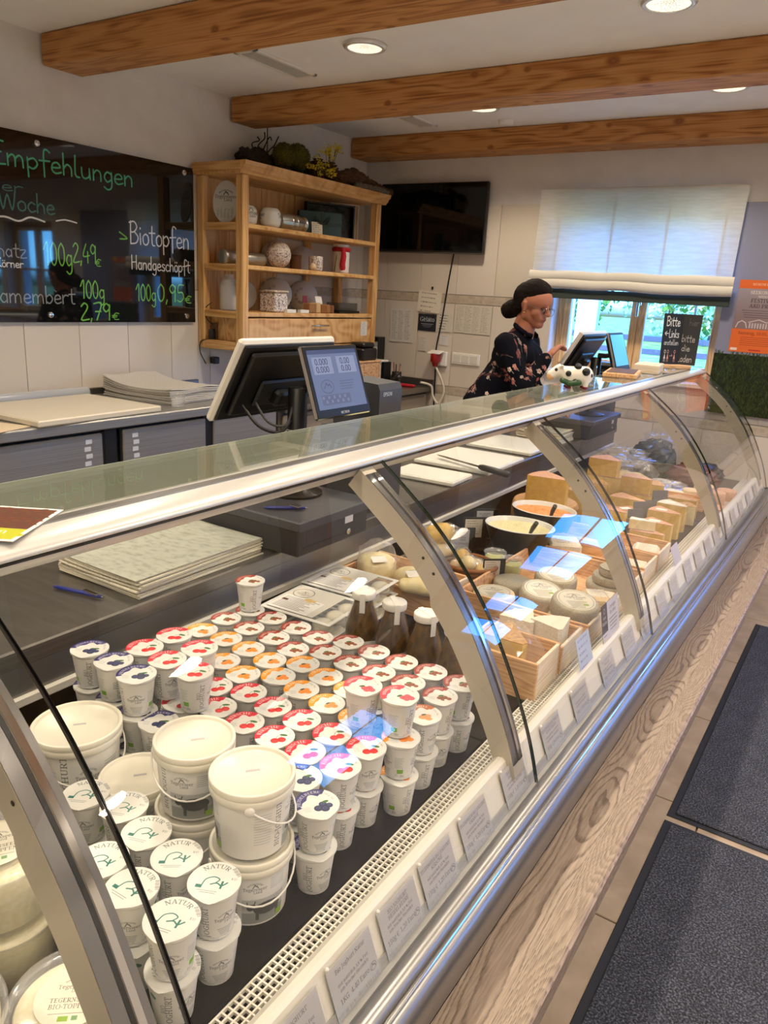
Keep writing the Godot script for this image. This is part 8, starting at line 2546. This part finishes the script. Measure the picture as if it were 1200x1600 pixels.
	part(sg, "chalk_board", card(0.115, 0.285, 0.003), tex_mat("sign_side", q2.result(), 0.6), Vector3(0.050, 0.165, -0.062), Vector3(-0.06, 0.05, 0))
	# leaflet at the near end
	var fc := Canvas.new(self, 210, 148, rgb8(236, 234, 228))
	fc.rect(6, 6, 198, 136, rgb8(96, 56, 46))
	for i in 300:
		fc.ellipse(6 + (i * 67) % 198, 6 + (i * 31) % 90, 5, 2.5, rgb8(70 + (i * 13) % 60, 42 + (i * 7) % 36, 38))
	for i in 40:
		fc.ellipse(10 + (i * 41) % 190, 106 + (i * 17) % 34, 14, 7, rgb8(170 + (i * 11) % 40, 178 + (i * 5) % 20, 40))
	fc.rect(6, 98, 198, 44, rgb8(182, 186, 44))
	fc.text("Lauf der Alm", 122, 120, 20, rgb8(248, 246, 240), "Droid Serif", 1)
	fc.text("2026", 122, 138, 18, rgb8(248, 246, 240), "Droid Serif", 1)
	solo("leaflet", card(0.21, 0.148, 0.001), tex_mat("leaflet", fc.result(), 0.35), "colourful leaflet with green strip lying on the near glass shelf", "leaflet", Vector3(-1.02, g, -0.525), Vector3(-PI / 2, 0.55, 0))

# ================================================================ the shop assistant
func join(list: Array) -> ArrayMesh:
	var st := SurfaceTool.new()
	st.begin(Mesh.PRIMITIVE_TRIANGLES)
	for e in list:
		st.append_from(e[0], 0, e[1])
	return st.commit()

func build_person():
	var t := thing("person", "shop assistant in a dark floral blouse and glasses tapping the far till", "person", Vector3(-1.90, 0, -4.05))
	var z := 0.0
	# joints relative to the feet; +x is forward (towards the customers), +z is the assistant's right
	var pelvis := Vector3(0.0, 0.95, 0)
	var waist := Vector3(0.05, 1.09, 0)
	var chest := Vector3(0.145, 1.27, 0)
	var neck := Vector3(0.178, 1.395, 0)
	var head := Vector3(0.222, 1.548, 0)
	var shr := Vector3(0.145, 1.345, 0.165)
	var elr := Vector3(0.275, 1.135, 0.165)
	var wrr := Vector3(0.350, 1.295, 0.030)
	var shl := Vector3(0.145, 1.345, -0.165)
	var ell := Vector3(0.17, 1.09, -0.21)
	var wrl := Vector3(0.33, 1.02, -0.15)
	var W := Vector3(0, 0, 1)
	var skin := mat("skin", rgb8(168, 108, 84), 0.55)
	skin.subsurf_scatter_enabled = true
	skin.subsurf_scatter_strength = 0.08
	# --- the body: trunk, limbs, head and hands joined in one mesh
	var bones := [
		[pelvis - W * 0.07, 0.105, pelvis + W * 0.07, 0.105], [pelvis, 0.10, waist, 0.095], [waist - W * 0.05, 0.085, waist + W * 0.05, 0.085],
		[waist, 0.09, chest, 0.10], [chest - W * 0.07, 0.092, chest + W * 0.07, 0.092], [shl, 0.045, shr, 0.045], [chest + Vector3(0, 0.06, 0), 0.07, neck, 0.05], [neck, 0.048, head + Vector3(-0.02, -0.06, 0), 0.050],
		[shr, 0.045, elr, 0.036], [elr, 0.035, wrr, 0.024], [shl, 0.045, ell, 0.036], [ell, 0.035, wrl, 0.024],
	]
	for s in [-1.0, 1.0]:
		var hip := Vector3(0.0, 0.90, 0.09 * s)
		var knee := Vector3(0.03, 0.49, 0.10 * s)
		var ank := Vector3(-0.01, 0.09, 0.10 * s)
		bones.append([hip, 0.085, knee, 0.055])
		bones.append([knee, 0.055, ank, 0.035])
		bones.append([ank + Vector3(-0.02, -0.05, 0), 0.036, ank + Vector3(0.15, -0.06, 0.01 * s), 0.028])
	var trunk := sdf_mesh(bones, 0.014, 0.018)
	var hb := Basis(Vector3.UP, -0.22) * Basis(Vector3.BACK, -0.22)   # turned a little to the viewer, looking down
	var hx := Transform3D(hb, head)
	var face := [
		[Vector3(-0.035, 0.030, 0), 0.082, Vector3(-0.005, 0.045, 0), 0.080], [Vector3(0.02, 0.04, -0.012), 0.066, Vector3(0.02, 0.04, 0.012), 0.066],
		[Vector3(0.0, -0.045, -0.022), 0.046, Vector3(0.052, -0.078, -0.006), 0.026], [Vector3(0.0, -0.045, 0.022), 0.046, Vector3(0.052, -0.078, 0.006), 0.026],
		[Vector3(0.045, -0.022, -0.030), 0.032, Vector3(0.055, -0.05, -0.014), 0.026], [Vector3(0.045, -0.022, 0.030), 0.032, Vector3(0.055, -0.05, 0.014), 0.026],
		[Vector3(0.066, 0.034, -0.026), 0.018, Vector3(0.066, 0.034, 0.026), 0.018],
		[Vector3(0.082, 0.016, 0), 0.009, Vector3(0.103, -0.018, 0), 0.0115], [Vector3(0.090, -0.022, -0.009), 0.008, Vector3(0.090, -0.022, 0.009), 0.008],
		[Vector3(0.080, -0.046, -0.012), 0.0085, Vector3(0.080, -0.046, 0.012), 0.0085], [Vector3(0.077, -0.056, -0.010), 0.0085, Vector3(0.077, -0.056, 0.010), 0.0085],
		[Vector3(0.066, -0.084, -0.006), 0.016, Vector3(0.066, -0.084, 0.006), 0.016],
		[Vector3(-0.008, 0.016, 0.080), 0.011, Vector3(-0.004, -0.020, 0.074), 0.008], [Vector3(-0.008, 0.016, -0.080), 0.011, Vector3(-0.004, -0.020, -0.074), 0.008],
		[Vector3(-0.03, -0.06, 0), 0.050, Vector3(-0.04, -0.11, 0), 0.050],
	]
	var headm := sdf_mesh(face, 0.0048, 0.007)
	var list := [[trunk, Transform3D.IDENTITY], [headm, hx]]
	# hands: palm and five fingers
	for side in [1.0, -1.0]:
		var fingers := [
			[Vector3(0.0, 0, -0.020), 0.013, Vector3(0.060, 0.0, -0.026), 0.0125], [Vector3(0.0, 0, 0.018), 0.013, Vector3(0.062, 0.0, 0.024), 0.0125], [Vector3(-0.02, 0, 0), 0.020, Vector3(0.055, 0, 0.0), 0.014],
		]
		var len_ := [0.060, 0.072, 0.068, 0.052]
		var curl: Array = [0.15, 0.75, 0.9, 1.0] if side > 0 else [0.5, 0.5, 0.55, 0.6]
		for k in 4:
			var root := Vector3(0.066, 0.0, (-0.028 + 0.0185 * k) * side)
			var d1 := Vector3(cos(curl[k] * 0.5), -sin(curl[k] * 0.5), 0)
			var d2 := Vector3(cos(curl[k] * 1.3), -sin(curl[k] * 1.3), 0)
			var m: Vector3 = root + d1 * len_[k] * 0.5
			fingers.append([root, 0.0088, m, 0.008])
			fingers.append([m, 0.008, m + d2 * len_[k] * 0.5, 0.0068])
		fingers.append([Vector3(0.012, -0.004, -0.024 * side), 0.011, Vector3(0.040, -0.014, -0.050 * side), 0.0095])
		fingers.append([Vector3(0.040, -0.014, -0.050 * side), 0.0095, Vector3(0.066, -0.022, -0.054 * side), 0.008])
		var hm := sdf_mesh(fingers, 0.0042, 0.004)
		var wr: Vector3 = wrr if side > 0 else wrl
		var dir: Vector3 = (Vector3(0.14, 0.50, -0.85) if side > 0 else Vector3(0.9, -0.25, 0.25)).normalized()
		var up := Vector3(-0.5, 0.75, 0.2) if side > 0 else Vector3(0.2, 1, 0)
		var zz := dir.cross(up).normalized()
		list.append([hm, Transform3D(Basis(dir, zz.cross(dir).normalized(), zz), wr + dir * 0.012)])
	part(t, "body", join(list), skin)
	# --- clothes
	var fl := Canvas.new(self, 256, 256, rgb8(9, 10, 20))
	var r := RandomNumberGenerator.new()
	r.seed = 77
	for i in 20:
		var p := Vector2(r.randf_range(20, 236), r.randf_range(20, 236))
		var c: Color = [rgb8(226, 170, 160), rgb8(238, 214, 204), rgb8(196, 112, 110), rgb8(214, 150, 150)][i % 4]
		var s := r.randf_range(4.5, 10)
		for k in 5:
			fl.ellipse(p.x + cos(k * 1.257) * s * 0.6, p.y + sin(k * 1.257) * s * 0.6, s * 0.55, s * 0.45, c, k * 1.257)
		fl.ellipse(p.x, p.y, s * 0.3, s * 0.3, rgb8(206, 150, 84))
		fl.line([p + Vector2(s, s * 0.4), p + Vector2(s * 2.2, s * 1.4)], 2, rgb8(196, 190, 178))
	var bl := tri_mat("floral", ImageTexture.create_from_image(fl.result()), Vector3(3.0, 3.0, 3.0), 0.9, 0.0, false, 0.25)
	var sleeve := func(a: Vector3, e: Vector3, w: Vector3) -> Array: return [[a, 0.057, e, 0.051], [e, 0.052, e.lerp(w, 0.86), 0.038]]
	var sb: Array = [
		[pelvis + Vector3(0, 0.03, -0.07), 0.124, pelvis + Vector3(0, 0.03, 0.07), 0.124], [pelvis + Vector3(0, 0.04, 0), 0.12, waist, 0.112], [waist - W * 0.06, 0.104, waist + W * 0.06, 0.104],
		[waist, 0.108, chest, 0.112], [chest - W * 0.075, 0.106, chest + W * 0.075, 0.106], [shl + Vector3(0, 0.002, 0.02), 0.058, shr + Vector3(0, 0.002, -0.02), 0.058], [chest + Vector3(0.05, 0.0, -0.055), 0.082, chest + Vector3(0.05, 0.0, 0.055), 0.082],
		[chest + Vector3(0.0, 0.07, 0), 0.075, neck + Vector3(-0.012, -0.012, 0), 0.064],
	] + sleeve.call(shr, elr, wrr) + sleeve.call(shl, ell, wrl)
	var fold := FastNoiseLite.new()
	fold.seed = 9
	fold.frequency = 7.0
	part(t, "blouse", sdf_mesh(sb, 0.012, 0.020, func(p: Vector3) -> float: return fold.get_noise_3d(p.x * 1.6, p.y * 0.7, p.z * 1.6) * 0.012), bl, Vector3.ZERO, Vector3.ZERO, "navy blouse with pink flowers")
	var col := []
	for i in 21:
		var a := lerpf(0.55, TAU - 0.55, i / 20.0)
		col.append(neck + Vector3(0.010 + cos(a) * 0.060, 0.022 - cos(a) * 0.030, sin(a) * 0.060))
	part(t, "collar", tube(col, 0.014, 8), bl)
	var tb := []
	for s in [-1.0, 1.0]:
		tb.append([Vector3(0.0, 0.92, 0.08 * s), 0.105, Vector3(0.03, 0.49, 0.10 * s), 0.075])
		tb.append([Vector3(0.03, 0.49, 0.10 * s), 0.075, Vector3(-0.01, 0.10, 0.10 * s), 0.06])
	tb.append([Vector3(0, 0.93, -0.07), 0.11, Vector3(0, 0.93, 0.07), 0.11])
	part(t, "trousers", sdf_mesh(tb, 0.016, 0.015), cm(30, 32, 42, 0.85))
	for s in [-1.0, 1.0]:
		part(t, "shoe", sdf_mesh([[Vector3(-0.03, 0.04, 0.10 * s), 0.042, Vector3(0.15, 0.034, 0.11 * s), 0.036]], 0.012, 0.01), M.black_plastic)
	# --- hair in a low knot, glasses, eyes, earring
	var hair := [
		[Vector3(-0.050, 0.040, 0), 0.086, Vector3(-0.020, 0.066, 0), 0.080], [Vector3(0.0, 0.078, -0.02), 0.062, Vector3(0.0, 0.078, 0.02), 0.062], [Vector3(0.030, 0.092, -0.022), 0.034, Vector3(0.030, 0.092, 0.022), 0.034],
		[Vector3(-0.040, 0.030, -0.050), 0.030, Vector3(0.026, 0.060, -0.046), 0.024], [Vector3(-0.040, 0.030, 0.050), 0.030, Vector3(0.026, 0.060, 0.046), 0.024],
		[Vector3(-0.055, -0.01, 0.045), 0.034, Vector3(-0.085, -0.035, 0.02), 0.036], [Vector3(-0.055, -0.01, -0.045), 0.034, Vector3(-0.085, -0.035, -0.02), 0.036],
		[Vector3(-0.080, -0.01, 0), 0.062, Vector3(-0.105, -0.035, 0), 0.05], [Vector3(-0.135, -0.045, -0.008), 0.052, Vector3(-0.150, -0.060, 0.008), 0.048],
	]
	var hn := FastNoiseLite.new()
	hn.seed = 3
	hn.frequency = 40.0
	var hm2 := part(t, "hair", sdf_mesh(hair, 0.0065, 0.008, func(p: Vector3) -> float: return hn.get_noise_3d(p.x * 0.5, p.y * 1.6, p.z * 1.6) * 0.005), mat("hair", rgb8(22, 15, 12), 0.75, 0.0, 0.22), Vector3.ZERO, Vector3.ZERO, "dark brown hair in a low knot")
	hm2.transform = hx
	var gl := begin()
	for s in [-1.0, 1.0]:
		var ring := []
		for i in 19:
			var a := TAU * i / 18.0
			ring.append(Vector3(0.104 - absf(cos(a)) * 0.004, -0.004 + sin(a) * 0.020, 0.031 * s + cos(a) * 0.024))
		add_tube(gl, ring, 0.0014, 6)
		add_tube(gl, [Vector3(0.098, 0.004, 0.056 * s), Vector3(0.05, 0.010, 0.073 * s), Vector3(-0.012, 0.010, 0.082 * s)], 0.0014, 6)
	add_tube(gl, [Vector3(0.104, 0.004, -0.008), Vector3(0.108, 0.008, 0), Vector3(0.104, 0.004, 0.008)], 0.0013, 6)
	part(t, "glasses", done(gl), cm(176, 170, 166, 0.25, 0.9)).transform = hx
	for s in [-1.0, 1.0]:
		var e := part(t, "eye", lathe(ball_pts(0.0095, 8), 14), cm(70, 48, 40, 0.2))
		e.transform = hx * Transform3D(Basis(), Vector3(0.078, 0.006, 0.030 * s))
		var b := part(t, "eyebrow", tube([Vector3(0.084, 0.028, 0.014 * s), Vector3(0.082, 0.034, 0.030 * s), Vector3(0.068, 0.030, 0.046 * s)], [0.003, 0.0034, 0.002], 6), cm(52, 36, 30, 0.7))
		b.transform = hx
	part(t, "lips", sdf_mesh([[Vector3(0.0865, -0.0475, -0.014), 0.0045, Vector3(0.0865, -0.0475, 0.014), 0.0045], [Vector3(0.084, -0.055, -0.011), 0.005, Vector3(0.084, -0.055, 0.011), 0.005]], 0.003, 0.003), cm(156, 84, 74, 0.5)).transform = hx
	part(t, "earring", lathe(ball_pts(0.0055, 6), 10), cm(214, 190, 130, 0.25, 0.9)).transform = hx * Transform3D(Basis(), Vector3(0.0, -0.034, 0.074))
